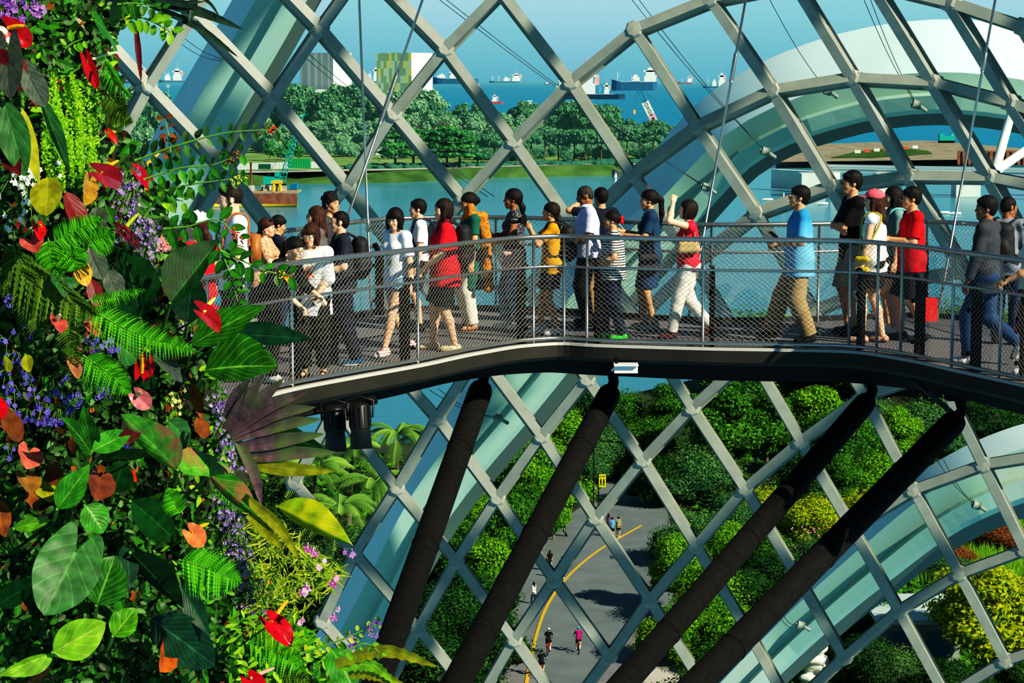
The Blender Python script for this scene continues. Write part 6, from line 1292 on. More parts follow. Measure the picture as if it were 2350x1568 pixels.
GLB = {
 'deep': leafmat('deep_green_leaf', (4, 38, 9), (10, 68, 16), .15, .5, .22, 15, .2, (50, 130, 40)), 'mid': leafmat('mid_green_leaf', (20, 84, 12), (54, 138, 28), .25, .4, .35, 7, .34, (140, 200, 80)),
 'lime': leafmat('lime_leaf', (70, 150, 14), (150, 206, 40), .35, .38, .4, 4, .45, (196, 230, 96)), 'teal': leafmat('blue_green_leaf', (6, 48, 30), (20, 76, 48), .12, .45, .2, 9, .28, (70, 130, 96)),
 'grey': leafmat('grey_begonia_leaf', (52, 66, 56), (112, 124, 108), .1, .5, .55, 5, .4, (40, 50, 40), back=(110, 24, 34)), 'maroon': leafmat('maroon_leaf', (62, 8, 14), (124, 28, 34), .2, .45, .2, 6, .4, (150, 60, 60)),
 'olive': leafmat('olive_gold_leaf', (104, 116, 12), (176, 176, 30), .3, .4, .3, 5, .4, (200, 190, 70)), 'greygreen': leafmat('dull_grey_green_leaf', (28, 78, 36), (66, 122, 62), .15, .45, .3, 4, .3, (110, 160, 90)),
 'yellow': leafmat('yellow_edged_leaf', (86, 150, 20), (214, 206, 20), .35, .35, .3, 9, .5, (120, 180, 40), blotch=((206, 204, 24), 9)), 'brownback': leafmat('brown_backed_leaf', (34, 112, 20), (88, 166, 40), .2, .4, .35, 5, .45, (150, 190, 90), blotch=((150, 108, 72), 11)),
 'brown': leafmat('dried_brown_leaf', (112, 66, 30), (176, 104, 44), .25, .7, .3, 6, .2, (90, 50, 26)), 'purple': leafmat('purple_bromeliad_leaf', (70, 44, 56), (132, 106, 112), .12, .42, .55, .001, .4, (52, 60, 44), blotch=((92, 108, 66), 6)), 'strapdark': leafmat('dark_strap_leaf', (18, 42, 30), (58, 92, 70), .1, .4, .2, .001, .4, (80, 110, 90)),
 'fern': leafmat('bright_fern', (40, 128, 14), (124, 214, 50), .4, .5), 'dullfern': leafmat('dull_fern', (44, 78, 16), (108, 142, 44), .35, .6), 'maiden': leafmat('maidenhair_green', (58, 140, 10), (170, 226, 40), .4, .5), 'small': leafmat('small_creeper_leaf', (10, 46, 14), (74, 132, 50), .25, .45, .25, 4, .4, (120, 170, 90)), 'stem': mat('green_stem', (92, 140, 40), .5, 0, .15, 20), 'stemd': mat('brown_stem', (112, 74, 40), .7, 0, .2, 20), 'bamboo': leafmat('bamboo_yellow_green', (92, 136, 20), (196, 206, 70), .4, .5)}
def stem(mb, pts, r0, r1=None, n=7): mb.tube(spline(pts, max(8, 4 * len(pts))), np.linspace(r0, r1 or r0, max(8, 4 * len(pts))), n); return mb

# --- anthuriums: spathe base, tip, width, colour, spadix tip, spadix colour, label
def tilt(b, t, k): return (VIEW + V((k + R.uniform(-.5, .6), 0, .25 + R.uniform(-.45, .6)))).normalized()
def anthurium(bx, by, tx, ty, w, col, sp, spc, label, k=.5, out=.28, ptilt=.05, st=None, fold=.3, droop=.10):
    b, t = W(bx, by, out), W(tx, ty, out + ptilt); o = thing('anthurium', label, 'flower', b); z = V(b)
    mb = MB(); blade(mb, V((0, 0, 0)), t - z, w * PX(), tilt(b, t, k), 'heart', fold, droop, R.random(), 14, 6, .02)
    m_ = 'spathe_%d_%d_%d' % col; mm = MATS.get(m_) or leafmat(m_, tuple(int(c * .80) for c in col), tuple(min(255, int(c * 1.12)) for c in col), .22, .22, .12, 3, .6, tuple(int(c * .8) for c in col))
    mb.build('spathe', mm, o)
    if sp:
        e = W(sp[0], sp[1], out + .05); q = MB(); q.tube(spline([V((0, 0, 0)), (e - z) * .5 + V((0, 0, .002)), e - z], 10), np.interp(np.linspace(0, 1, 10), [0, .3, .85, 1], np.array([.0052, .006, .0048, .0025]) * (1.0 if w > 35 else .7)), 8)
        q.build('spadix', mat('spadix_%d_%d_%d' % spc, spc, .5, 0, .15, 60), o)
    s_ = W(*(st or (bx - 60, by + 40)), .0); stem(MB(), [V((0, 0, 0)), (s_ - z) * .4 + V((0, 0, -.004)), s_ - z], .0028, .0035).build('stem', GLB['stem'], o); return o
YEL, CRM = (232, 160, 20), (240, 222, 160)
RED, CRI, SAL = (212, 10, 36), (178, 12, 44), (238, 100, 92)
for a in [
 (19, 65, 74, 104, 54, RED, (60, 60), YEL, 'red anthurium in the top left corner with orange spadix'), (184, 58, 201, 76, 34, (244, 226, 184), (194, 51), YEL, 'small cream anthurium near the top of the plant wall'),
 (200, 140, 224, 206, 30, RED, (266, 120), CRM, 'large red anthurium with long cream spadix pointing right, near the top'), (229, 397, 290, 421, 52, CRI, (271, 369), YEL, 'left crimson anthurium of the pair above the purple blossoms'), (317, 399, 359, 441, 44, CRI, (364, 353), YEL, 'right crimson anthurium of the pair, beside the long leafy twigs'),
 (278, 534, 326, 571, 44, (140, 44, 58), (318, 490), (150, 170, 30), 'dull maroon anthurium with green spadix among purple blossoms'), (178, 612, 200, 656, 46, (248, 172, 66), None, YEL, 'peach orange anthurium in the middle of the fern fronds'), (465, 718, 515, 758, 50, RED, (493, 684), (240, 200, 90), 'red anthurium in front of the broad leaves below the walkway rail', .5, .75),
 (325, 855, 337, 806, 52, (214, 8, 18), (326, 815), YEL, 'glossy deep red anthurium cupped upright, left of the broad leaf stalks'), (314, 908, 346, 938, 44, (240, 132, 140), (325, 902), CRM, 'soft pink anthurium below the glossy deep red one'), (66, 1038, 62, 1074, 62, (246, 112, 92), None, CRM, 'coral heart shaped anthurium at the left edge'),
 (60, 1096, 72, 1131, 56, (176, 128, 60), None, CRM, 'tan fading anthurium under the coral heart shaped one'), (437, 1222, 469, 1254, 52, (246, 122, 74), (478, 1202), YEL, 'orange anthurium with three lobes above the bright lower fern', .5, .5), (622, 1430, 669, 1482, 62, RED, (659, 1379), YEL, 'red anthurium low on the right of the plant wall, before the yellow bamboo leaves', .5, .62),
 (572, 1560, 600, 1600, 60, RED, (629, 1534), (190, 140, 120), 'red anthurium cut by the bottom edge'), (-6, 925, 6, 958, 36, RED, None, YEL, 'red anthurium cut by the left edge'), (405, 1022, 412, 1045, 44, RED, (430, 1030), YEL, 'red anthurium half hidden behind the bright brown backed leaf'),
 (130, 735, 140, 762, 40, SAL, (138, 722), CRM, 'left salmon anthurium hanging below the big fern'), (206, 742, 226, 770, 34, SAL, (196, 730), CRM, 'right salmon anthurium hanging below the big fern'), (85, 517, 92, 548, 34, (214, 20, 34), (96, 520), YEL, 'small red anthurium left of the bright fern'), (70, 552, 84, 577, 52, (216, 96, 86), None, CRM, 'ragged salmon anthurium under the small red one'),
 (228, 1098, 222, 1146, 74, (118, 66, 46), None, CRM, 'brown withered anthurium with drooping tip'), (382, 1485, 372, 1540, 70, (190, 88, 26), None, CRM, 'withered orange brown anthurium near the bottom'), (205, 418, 200, 466, 44, (200, 146, 36), None, CRM, 'golden withered anthurium below the crimson pair'), (250, 305, 268, 330, 20, (206, 40, 20), (266, 304), YEL, 'small orange red bud beside the lattice bar'), (292, 1075, 314, 1107, 16, (214, 50, 20), (300, 1082), YEL, 'small orange red bud above the dark long leaves'), (166, 828, 180, 868, 32, (176, 118, 84), None, CRM, 'pale brown drooping bract left of the cut fern')]:
    anthurium(*a)

ASYM = {'large wavy green leaf with pale midrib in front of the walkway net': (1.42, .52), 'large dark ribbed leaf pointing up to the bearded man': (1.35, .42), 'glossy drooping leaf reaching towards the stage lights': (1.2, .6), 'yellow edged drooping leaf above the bamboo foliage': (1.3, .35), 'bright green leaf with brown back in the middle of the wall': (1.45, .3),
 'curled green leaf left of the bright brown backed one': (.5, 1.3), 'leaf with curled brown margin above the lilac blossoms': (1.2, .5), 'long dark arching leaf left of the lower bright fern': (1.2, .5), 'pleated green leaf near the top edge of the wall': (1.1, .7), 'bright lime narrow leaf in the bottom left corner': (1.2, .5), 'blue green pointed leaf behind the large wavy leaf': (1.1, .7), 'olive yellow leaf beside the large grey green one': (.6, 1.1), 'narrow grey leaf left of the maidenhair': (1.1, .5), 'long dark leaf lying right of the upright rosette': (1.1, .6)}
# --- broad leaves: base, tip, width, palette, shape, label, stalk start
def broad(bx, by, tx, ty, w, pal, shape, label, st=None, out=.30, k=.35, fold=.16, droop=.12, pt=.06, sr=.0045, name='broad_leaf'):
    b, t = W(min(bx, edge(by) + 60), by, out) if False else P(bx, by, min(wdepth(bx, by), 6.2) - out), P(tx, ty, min(wdepth(min(tx, edge(ty)), ty), 6.2) - out - pt)
    o = thing(name, label, 'leaf', b); mb = MB(); blade(mb, (0, 0, 0), t - b, w * PX(), tilt(b, t, k), shape, fold, droop, R.random(), 20, 6, .06 if pal == 'brown' else .02, ASYM.get(label)); mb.build('blade', GLB[pal], o)
    q = MB(); d = (t - b); q.tube([V((0, 0, 0)) - VIEW * .003, d * .5 - VIEW * .003 + VIEW * droop * d.length * -.0, d * .9 - VIEW * .003], [sr * .8, sr * .5, sr * .15], 6) if False else None
    s_ = W(*(st or (bx - (tx - bx) * .5, by + 50)), 0.02); stem(MB(), [s_ - b, (s_ - b) * .45 + V((0, 0, -.006)), V((0, 0, 0))], sr * 1.15, sr).build('stalk', GLB['stem'] if pal not in ('brown', 'purple') else GLB['stemd'], o); return o
for a in [
 (391, 695, 509, 541, 104, 'deep', 'lance', 'large dark ribbed leaf pointing up to the bearded man', (360, 790), .40), (322, 728, 290, 576, 128, 'deep', 'oval', 'wide dark leaf left of the large ribbed leaf', (330, 800), .32),
 (471, 850, 632, 832, 116, 'mid', 'oval', 'large wavy green leaf with pale midrib in front of the walkway net', (428, 905), .46, .1, .30), (523, 768, 714, 774, 62, 'teal', 'lance', 'blue green pointed leaf behind the large wavy leaf', (470, 800), .36), (440, 792, 606, 692, 92, 'mid', 'lance', 'green leaf behind the red anthurium below the rail', (420, 860), .34), (430, 740, 440, 630, 90, 'teal', 'oval', 'dark blue green leaf under the large ribbed leaf', (420, 800), .26),
 (537, 975, 746, 1028, 66, 'deep', 'lance', 'glossy drooping leaf reaching towards the stage lights', (470, 1035), .46, .35, .2, .2), (636, 1162, 809, 1245, 80, 'yellow', 'lance', 'yellow edged drooping leaf above the bamboo foliage', (520, 1172), .46, .3, .2, .16), (409, 1078, 543, 1064, 80, 'brownback', 'oval', 'bright green leaf with brown back in the middle of the wall', (395, 1120), .48, .1, .34), (405, 1076, 298, 968, 78, 'brownback', 'oval', 'curled green leaf left of the bright brown backed one', (395, 1120), .46, .2, .3),
 (480, 1088, 592, 1186, 64, 'brownback', 'oval', 'leaf with curled brown margin above the lilac blossoms', (410, 1150), .42), (173, 1268, 104, 1406, 138, 'greygreen', 'heart', 'large heart shaped leaf at lower left', (150, 1160), .46, .15, .10), (222, 1389, 264, 1276, 98, 'mid', 'oval', 'crinkled green leaf right of the large heart shaped leaf', (215, 1440), .40), (122, 1497, 244, 1432, 84, 'lime', 'oval', 'bright lime leaf near the bottom left', (60, 1540), .48), (122, 1500, -6, 1548, 50, 'lime', 'lance', 'bright lime narrow leaf in the bottom left corner', (140, 1500), .46),
 (260, 1460, 311, 1396, 60, 'lime', 'oval', 'lime striped small leaf right of the bright lime leaf', (240, 1500), .38), (196, 1160, 240, 1222, 70, 'mid', 'oval', 'green leaf with yellow rim above the large heart leaf', (180, 1120), .38), (33, 1213, 116, 1193, 30, 'lime', 'lance', 'small lance leaf left of the large heart leaf', (10, 1230), .30), (300, 1268, 428, 1402, 70, 'deep', 'lance', 'long dark arching leaf left of the lower bright fern', (260, 1250), .40), (345, 1420, 504, 1532, 110, 'teal', 'oval', 'broad dark blue green leaf near the bottom', (320, 1400), .30), (414, 1345, 482, 1459, 50, 'teal', 'lance', 'narrow blue green leaf hanging beside the lilac blossoms', (400, 1300), .38), (290, 1250, 300, 1345, 46, 'teal', 'oval', 'small dark leaf beside the large heart leaf', (280, 1230), .34),
 (208, 1040, 154, 956, 58, 'mid', 'lance', 'left leaf of the upright rosette in the middle of the wall', (150, 1140), .40), (211, 1036, 310, 984, 50, 'mid', 'lance', 'right leaf of the upright rosette in the middle of the wall', (150, 1140), .40), (212, 1034, 190, 938, 48, 'mid', 'lance', 'topmost leaf of the upright rosette in the middle of the wall', (150, 1140), .36), (222, 1050, 372, 1058, 64, 'deep', 'lance', 'long dark leaf lying right of the upright rosette', (150, 1140), .38), (270, 1010, 330, 990, 34, 'maroon', 'lance', 'small dark maroon leaf by the upright rosette', (250, 1030), .42), (132, 1168, 205, 1066, 60, 'mid', 'lance', 'long green leaf slanting up to the upright rosette', (120, 1200), .40), (260, 1130, 285, 1060, 70, 'deep', 'oval', 'dark leaf below the upright rosette', (250, 1160), .26), (300, 1150, 420, 1250, 84, 'deep', 'lance', 'long dark arching leaf above the long one by the lower fern', (260, 1130), .32), (-4, 1388, 82, 1334, 54, 'mid', 'oval', 'oval green leaf at the left edge beside the large heart leaf', (-30, 1400), .30), (70, 1330, 90, 1420, 60, 'deep', 'oval', 'dark oval leaf behind the large heart leaf', (60, 1310), .30),
 (8, 232, 56, 402, 66, 'greygreen', 'oval', 'large grey green leaf at the upper left edge', (0, 200), .36), (52, 250, 98, 424, 56, 'olive', 'lance', 'olive yellow leaf beside the large grey green one', (50, 220), .32), (92, 222, 168, 408, 34, 'greygreen', 'lance', 'narrow grey leaf left of the maidenhair', (90, 190), .36), (18, 112, 22, 222, 64, 'grey', 'heart', 'grey begonia leaf at the left edge below the top red anthurium', (20, 90), .34), (66, 172, 106, 246, 52, 'grey', 'heart', 'grey begonia leaf left of the maidenhair', (60, 150), .34), (35, 130, 72, 210, 44, 'maroon', 'oval', 'maroon begonia leaf between two grey ones', (40, 110), .28), (-6, 115, 14, 145, 30, 'maroon', 'oval', 'small maroon leaf at the left edge', (-20, 100), .36),
 (212, 44, 290, 102, 84, 'mid', 'oval', 'pleated green leaf near the top edge of the wall', (200, 20), .30), (270, -14, 262, 80, 30, 'greygreen', 'lance', 'grey green leaf hanging from the top edge', (270, -40), .36), (110, 408, 104, 488, 70, 'olive', 'round', 'round olive leaf behind the white star flowers', (110, 390), .32), (222, 478, 224, 532, 50, 'grey', 'round', 'round dark grey begonia leaf left of the lavender', (215, 460), .34), (150, 440, 210, 560, 50, 'maroon', 'lance', 'long maroon leaf behind the bright fern', (140, 420), .24), (130, 560, 150, 690, 56, 'maroon', 'lance', 'dark maroon leaf behind the peach anthurium', (125, 540), .24), (205, 570, 236, 640, 50, 'grey', 'round', 'grey begonia leaf right of the peach anthurium', (200, 550), .30), (245, 620, 280, 690, 50, 'grey', 'oval', 'grey begonia leaf left of the wide dark leaf', (240, 600), .30), (208, 640, 232, 720, 36, 'maroon', 'lance', 'maroon folded leaf beside the grey begonia leaves', (200, 620), .30), (15, 350, 45, 400, 40, 'maroon', 'lance', 'maroon leaf tip below the large grey green leaf', (10, 340), .36),
 (350, 820, 430, 862, 74, 'grey', 'round', 'rough grey green leaf right of the glossy deep red anthurium', (340, 800), .26), (385, 965, 440, 1020, 60, 'greygreen', 'round', 'rough green leaf above the red half hidden anthurium', (380, 950), .30), (440, 880, 466, 965, 30, 'brown', 'lance', 'withered brown leaf hanging by the broad leaf stalks', (430, 830), .24), (452, 960, 474, 1005, 40, 'brown', 'round', 'crumpled brown leaf above the lilac blossoms', (450, 930), .26), (375, 785, 410, 830, 40, 'brown', 'round', 'curled brown leaf beside the rough grey leaf', (370, 770), .26), (10, 940, 45, 1010, 46, 'brown', 'round', 'crumpled brown leaf at the left edge', (10, 920), .26), (66, 1130, 84, 1170, 30, 'brown', 'oval', 'small brown leaf under the tan anthurium', (60, 1120), .26), (110, 1070, 140, 1110, 44, 'brown', 'round', 'curled brown leaf right of the coral anthurium', (105, 1060), .26), (0, 1150, 10, 1230, 40, 'brown', 'oval', 'brown leaf at the left edge above the lance leaf', (0, 1130), .24), (70, 1560, 110, 1535, 40, 'brown', 'oval', 'brown leaf at the bottom left', (60, 1568), .26), (90, 1105, 120, 1150, 46, 'olive', 'oval', 'yellowing leaf right of the tan anthurium', (85, 1095), .24), (290, 850, 370, 880, 60, 'deep', 'oval', 'dark leaf behind the glossy deep red anthurium', (280, 830), .2), (270, 790, 320, 830, 66, 'greygreen', 'oval', 'grey green leaf above the glossy deep red anthurium', (265, 770), .24), (15, 820, 20, 850, 26, 'olive', 'round', 'left pale round leaf over the blue blossoms', (20, 800), .30), (60, 815, 66, 850, 26, 'olive', 'round', 'right pale round leaf over the blue blossoms', (55, 800), .30), (760, 1490, 815, 1580, 90, 'mid', 'oval', 'green leaf at the bottom edge by the toothed strap leaves', (740, 1500), .40), (140, 620, 150, 680, 60, 'greygreen', 'lance', 'pale striped leaf behind the peach anthurium', (130, 600), .26)]:
    broad(*a)
# strap leaves
def strap(pts, w, pal, label, name='strap_leaf', wave=0., group=None, out=.35, fold=.25):
    b = P(pts[0][0], pts[0][1], 5.6 - out * .3); P3 = [P(x, y, 5.6 - out * .3 - .02 * i) - b for i, (x, y) in enumerate(pts)]; c = spline(P3, 22); o = thing(name, label, 'leaf', b, 0, group); t = np.gradient(c, axis=0); G_ = []; A_ = []
    for i in range(22):
        v = i / 21; s = V(t[i]).cross(VIEW).normalized(); pw = w * PX() / 2 * min(1, .6 + v) * (1 - v ** 3) ** .8; pw *= 1 + wave * math.sin(v * 60)
        G_.append([V(c[i]) + s * u * pw + VIEW * fold * abs(u) * pw for u in (-1, -.5, 0, .5, 1)]); A_.append([(u, v, (i * 7 % 5) / 5 * .3 + .35) for u in (-1, -.5, 0, .5, 1)])
    MB().grid(G_, A_).build('blade', GLB[pal], o)
    return o
BR = [((520, 985), (560, 930), (602, 858)), ((525, 990), (590, 925), (652, 868)), ((525, 995), (610, 935), (704, 900)), ((528, 1000), (630, 950), (726, 934)), ((530, 1005), (640, 975), (738, 962)), ((540, 1030), (650, 1010), (745, 996)), ((545, 1050), (660, 1040), (772, 1038)), ((545, 1055), (650, 1075), (770, 1082)), ((520, 960), (545, 910), (572, 870)), ((545, 1010), (585, 1090), (600, 1160)), ((560, 1140), (640, 1210), (690, 1290)), ((570, 1180), (620, 1230), (650, 1262))]
for i, p in enumerate(BR): strap(p, 37 if i < 9 else 30, 'purple' if i not in (7, 10, 11) else 'olive', ['uppermost purple strap leaf, against the walkway net', 'second purple strap leaf from the top', 'third purple strap leaf, ending below the deck edge', 'fourth purple strap leaf, ending left of the lamp pipe', 'fifth purple strap leaf, just above the glossy drooping leaf', 'purple strap leaf just below the glossy drooping leaf', 'broad purple strap leaf ending furthest right under the stage lights', 'lowest curling strap leaf under the stage lights', 'short purple strap leaf at the deck end', 'pale strap leaf hanging beside the yellow edged leaf', 'long tan strap leaf hanging behind the bamboo foliage', 'short tan strap leaf behind the bamboo foliage'][i], 'bromeliad_leaf', group='strap leaves of the purple bromeliad')
for p, w, pal, lab in ((((330, 2), (440, 22), (560, 68)), 26, 'strapdark', 'dark strap leaf crossing the top lattice bars'), (((345, 12), (450, 60), (548, 132)), 18, 'strapdark', 'long thin strap leaf arching below the top dark one'), (((338, -8), (400, 6), (470, 4)), 14, 'strapdark', 'short strap leaf along the top edge'), (((440, -20), (444, 20), (434, 52)), 20, 'strapdark', 'dark strap leaf hanging from the top edge over a lattice bar'), (((312, 60), (318, 120), (324, 188)), 15, 'maroon', 'dark wavy ribbon leaf hanging left of the top lattice bars'), (((450, -10), (480, 6), (505, 40)), 8, 'strapdark', 'thin strap leaf right of the top lattice node'),
                       (((770, 1524), (880, 1494), (1004, 1530)), 34, 'olive', 'toothed strap leaf with brown edge at the bottom, pointing right'), (((780, 1530), (860, 1530), (905, 1568)), 32, 'lime', 'toothed strap leaf curling down at the bottom'), (((800, 1548), (860, 1548), (940, 1580)), 30, 'olive', 'lowest toothed strap leaf at the bottom')):
    strap(p, w, pal, lab, wave=.22 if pal in ('olive', 'lime') else .05)

# --- ferns
def frond(pts, pin, pal, label, n=30, side=(1, 1), hang=0., out=.34, name='fern_frond', first=.12):
    if pts[0][0] > 480: out -= .62
    b = W(*pts[0], out); c = spline([P(x, y, 5.5 - out) - P(pts[0][0], pts[0][1], 5.5 - out) for x, y in pts], n + 1); t = np.gradient(c, axis=0); o = thing(name, label, 'fern', P(pts[0][0], pts[0][1], 5.5 - out)); m = MB(); q = MB()
    q.tube(c, np.linspace(.0022, .0006, n + 1), 5)
    for i in range(int(n * first), n + 1):
        v = i / n; ln = pin * PX() * (math.sin(math.pi * min(1, .25 + v * .75)) ** .8 + .06); du = V(t[i]).normalized()
        for sg in (1, -1):
            if not side[0 if sg > 0 else 1]: continue
            s = du.cross(VIEW).normalized() * sg; dr = (s * 1.0 + du * .35 - V((0, 0, hang))).normalized(); p0 = V(c[i]); sh = R.uniform(.3, .9); pn = dr.cross(VIEW).normalized(); k = 7; wz = max(pin * PX() * .105, .0030)
            k = 17; dk = dr + VIEW * R.uniform(-.15, .35); nz = VIEW * R.uniform(-.002, .004)
            for s2 in (1, -1):
                G2 = [[tuple(p0 + dk * ln * (j / k) - V((0, 0, ln * .25 * (j / k) ** 2))), tuple(p0 + dk * ln * min(1, (j + (.5 if j % 2 else 0)) / k) - V((0, 0, ln * .25 * (j / k) ** 2)) + pn * s2 * wz * (1 - (j / k) ** 1.3) * (1.0 if j % 2 else .42) + nz)] for j in range(k + 1)]
                m.grid(G2, np.broadcast_to([.5, .3, sh], (k + 1, 2, 3)))
    m.build('leaflets', GLB[pal], o, smooth=False); q.build('midrib', GLB['stem'], o); return o
for a in [
 (((118, 558), (170, 530), (234, 500)), 40, 'fern', 'bright fern frond pointing right above the peach anthurium'), (((110, 545), (118, 590), (136, 640)), 34, 'fern', 'bright fern frond hanging left of the peach anthurium'), (((158, 556), (168, 590), (178, 618)), 38, 'fern', 'short bright fern frond just above the peach anthurium'), (((200, 560), (235, 545), (262, 534)), 34, 'fern', 'small bright fern frond left of the maroon anthurium'),
 (((-10, 550), (110, 640), (220, 720)), 90, 'dullfern', 'long dull green fern frond slanting from the left edge', 36, (1, 1), .9), (((190, 700), (300, 760), (452, 806)), 46, 'fern', 'long bright fern frond reaching towards the broad leaf stalks', 38), (((200, 690), (270, 680), (334, 664)), 20, 'fern', 'thin curled fern frond under the wide dark leaf'), (((190, 815), (240, 850), (300, 900)), 44, 'fern', 'bright fern frond left of the glossy deep red anthurium'), (((410, 1285), (470, 1302), (552, 1336)), 60, 'fern', 'bright fern frond right of the orange anthurium', 24), (((420, 1180), (400, 1150), (385, 1120)), 28, 'fern', 'small fern frond above the orange anthurium'), (((500, 1120), (530, 1135), (570, 1170)), 30, 'fern', 'small fern frond beside the lilac blossoms'), (((560, 1470), (620, 1490), (700, 1540)), 50, 'fern', 'fern frond low beside the red anthurium at the bottom', 28), (((580, 1440), (640, 1460), (690, 1500)), 40, 'maiden', 'fern frond under the low red anthurium'), (((600, 1560), (660, 1550), (720, 1568)), 46, 'dullfern', 'dull fern frond at the bottom edge'), (((240, 130), (262, 180), (300, 225)), 30, 'fern', 'palm like frond hanging beside the large red anthurium', 16, (1, 1), .9), (((245, 210), (262, 235), (288, 262)), 30, 'dullfern', 'brown tipped fern frond beside the top lattice bar'), (((240, 250), (275, 268), (304, 280)), 26, 'dullfern', 'dark fern frond pointing right at the wall edge'), (((60, 620), (70, 700), (95, 780)), 40, 'dullfern', 'dull fern frond hanging at the left', 26), (((150, 700), (160, 780), (180, 840)), 30, 'dullfern', 'dull fern frond hanging below the salmon anthuriums', 24), (((30, 560), (40, 620), (45, 700)), 46, 'dullfern', 'dull fern frond hanging behind the long one', 26)]:
    frond(*a)
# maidenhair: hanging curtain of tiny fans
m = MB()
for k in range(74):
    x0, y0 = R.uniform(100, 215), R.uniform(165, 330); ln = R.uniform(60, 130); dx = R.uniform(-8, 26)
    for j in range(52):
        v = j / 52; x, y = x0 + dx * v + R.uniform(-6, 6), y0 + ln * v; c = W(x, min(y, 470), .12 + .1 * R.random()); s = R.uniform(2.0, 4.4) * PX(); n_ = (VIEW + V((R.uniform(-.6, .9), 0, R.uniform(-.2, .8)))).normalized(); t_ = n_.orthogonal().normalized(); b_ = n_.cross(t_); a = R.uniform(0, 6.28); d1 = t_ * math.cos(a) + b_ * math.sin(a); d2 = n_.cross(d1)
        m.add([tuple(c - d1 * s), tuple(c + d2 * s * .8 + d1 * s * .3), tuple(c + d1 * s), tuple(c - d2 * s * .8 + d1 * s * .3)], [[0, 1, 2, 3]], [[.5, .4, min(1, max(0, R.gauss(.55, .25)))]] * 4)
tag(m.build('maidenhair_fern', GLB['maiden'], smooth=False), 'bright yellow green maidenhair fern hanging like a curtain', 'fern', kind='stuff')

# --- leafy twigs: stem with paired leaves
def twig(pts, n, lw, pal, label, end=None, hangy=.6, out=.42, lshape='oval', name='leafy_twig'):
    b = P(pts[0][0], pts[0][1], 5.7 - out); c = spline([P(x, y, 5.7 - out) - b for x, y in pts], n * 2); t = np.gradient(c, axis=0); o = thing(name, label, 'twig', b); stem(MB(), [V(q) for q in c[::2]] + [V(c[-1])], .0030, .0014).build('stem', GLB['stem'], o); m = MB()
    for i in range(1, n * 2, 2):
        du = V(t[i]).normalized(); s = du.cross(VIEW).normalized()
        for sg in (1, -1):
            L0 = lw * PX() * R.uniform(.75, 1.15) * (1 - .3 * i / (2 * n)); dr = (s * sg * R.uniform(.7, 1) + du * R.uniform(.1, .6) + VIEW * R.uniform(-.2, .5) - V((0, 0, hangy * R.random()))).normalized()
            blade(m, V(c[i]) + dr * .004, V(c[i]) + dr * L0, L0 * (.52 if lshape == 'oval' else .3), (VIEW + V((R.uniform(-.5, .7), 0, R.uniform(0, .8)))).normalized(), lshape, .2, .1, R.random(), 7, 2)
    m.build('leaves', GLB[pal], o)
    if end:
        e = MB()
        for k in range(16): q = V(c[-1]) - V(t[-1]).normalized() * R.uniform(-.004, .03) + V((R.uniform(-.01, .01), R.uniform(-.01, .01), R.uniform(-.01, .01))); e.tube([q, q + V((R.uniform(-.006, .01), 0, R.uniform(-.012, .006)))], [.0024, .0016], 5)
        e.build('flower_tip', mat('tip_%d_%d_%d' % end, end, .5), o)
for a in [
 (((310, 368), (420, 330), (520, 305), (632, 297)), 13, 34, 'small', 'long leafy twig with red tip reaching over the upper left arch rib', (214, 60, 30)), (((330, 412), (420, 385), (490, 378), (552, 352)), 10, 38, 'mid', 'leafy twig with brown tip leaves below the red tipped twig', (150, 84, 44)), (((345, 452), (430, 425), (500, 415), (556, 408)), 9, 36, 'mid', 'leafy twig with yellow flowers above the bearded man', (206, 206, 40)), (((376, 525), (430, 520), (500, 505), (545, 545)), 7, 46, 'mid', 'leafy twig with broad wet leaves in front of the bearded man', (220, 60, 20)), (((505, 575), (560, 600), (610, 622), (664, 632)), 6, 46, 'mid', 'leafy twig with orange and yellow tip crossing the near handrail', (226, 170, 30)), (((500, 560), (525, 620), (545, 690)), 6, 40, 'mid', 'leafy twig hanging in front of the near handrail at the left end', None), (((392, 372), (388, 320), (378, 272)), 6, 26, 'brown', 'upright twig with copper young leaves', None),
 (((285, 45), (320, 40), (360, 55), (392, 72)), 6, 46, 'lime', 'bright leafy twig at the top right of the plant wall', (206, 206, 60)), (((270, 10), (320, 8), (370, 20)), 5, 40, 'mid', 'leafy twig hanging from the top edge', None), (((345, 470), (380, 455), (420, 462)), 5, 44, 'lime', 'yellow green leafy shoot left of the bearded man', None), (((150, 110), (175, 95), (190, 90)), 4, 32, 'lime', 'small bright shoot below the cream anthurium', None), (((330, 500), (350, 470), (372, 440)), 5, 34, 'small', 'dark leafy twig behind the crimson anthurium', None), (((690, 1500), (780, 1470), (868, 1432)), 8, 22, 'bamboo', 'thin twig with purple orchid tip at the bottom right of the wall', (120, 60, 160)), (((780, 1500), (850, 1480), (872, 1500)), 4, 26, 'lime', 'small lime twig in front of the first strut', None)]:
    twig(*a)

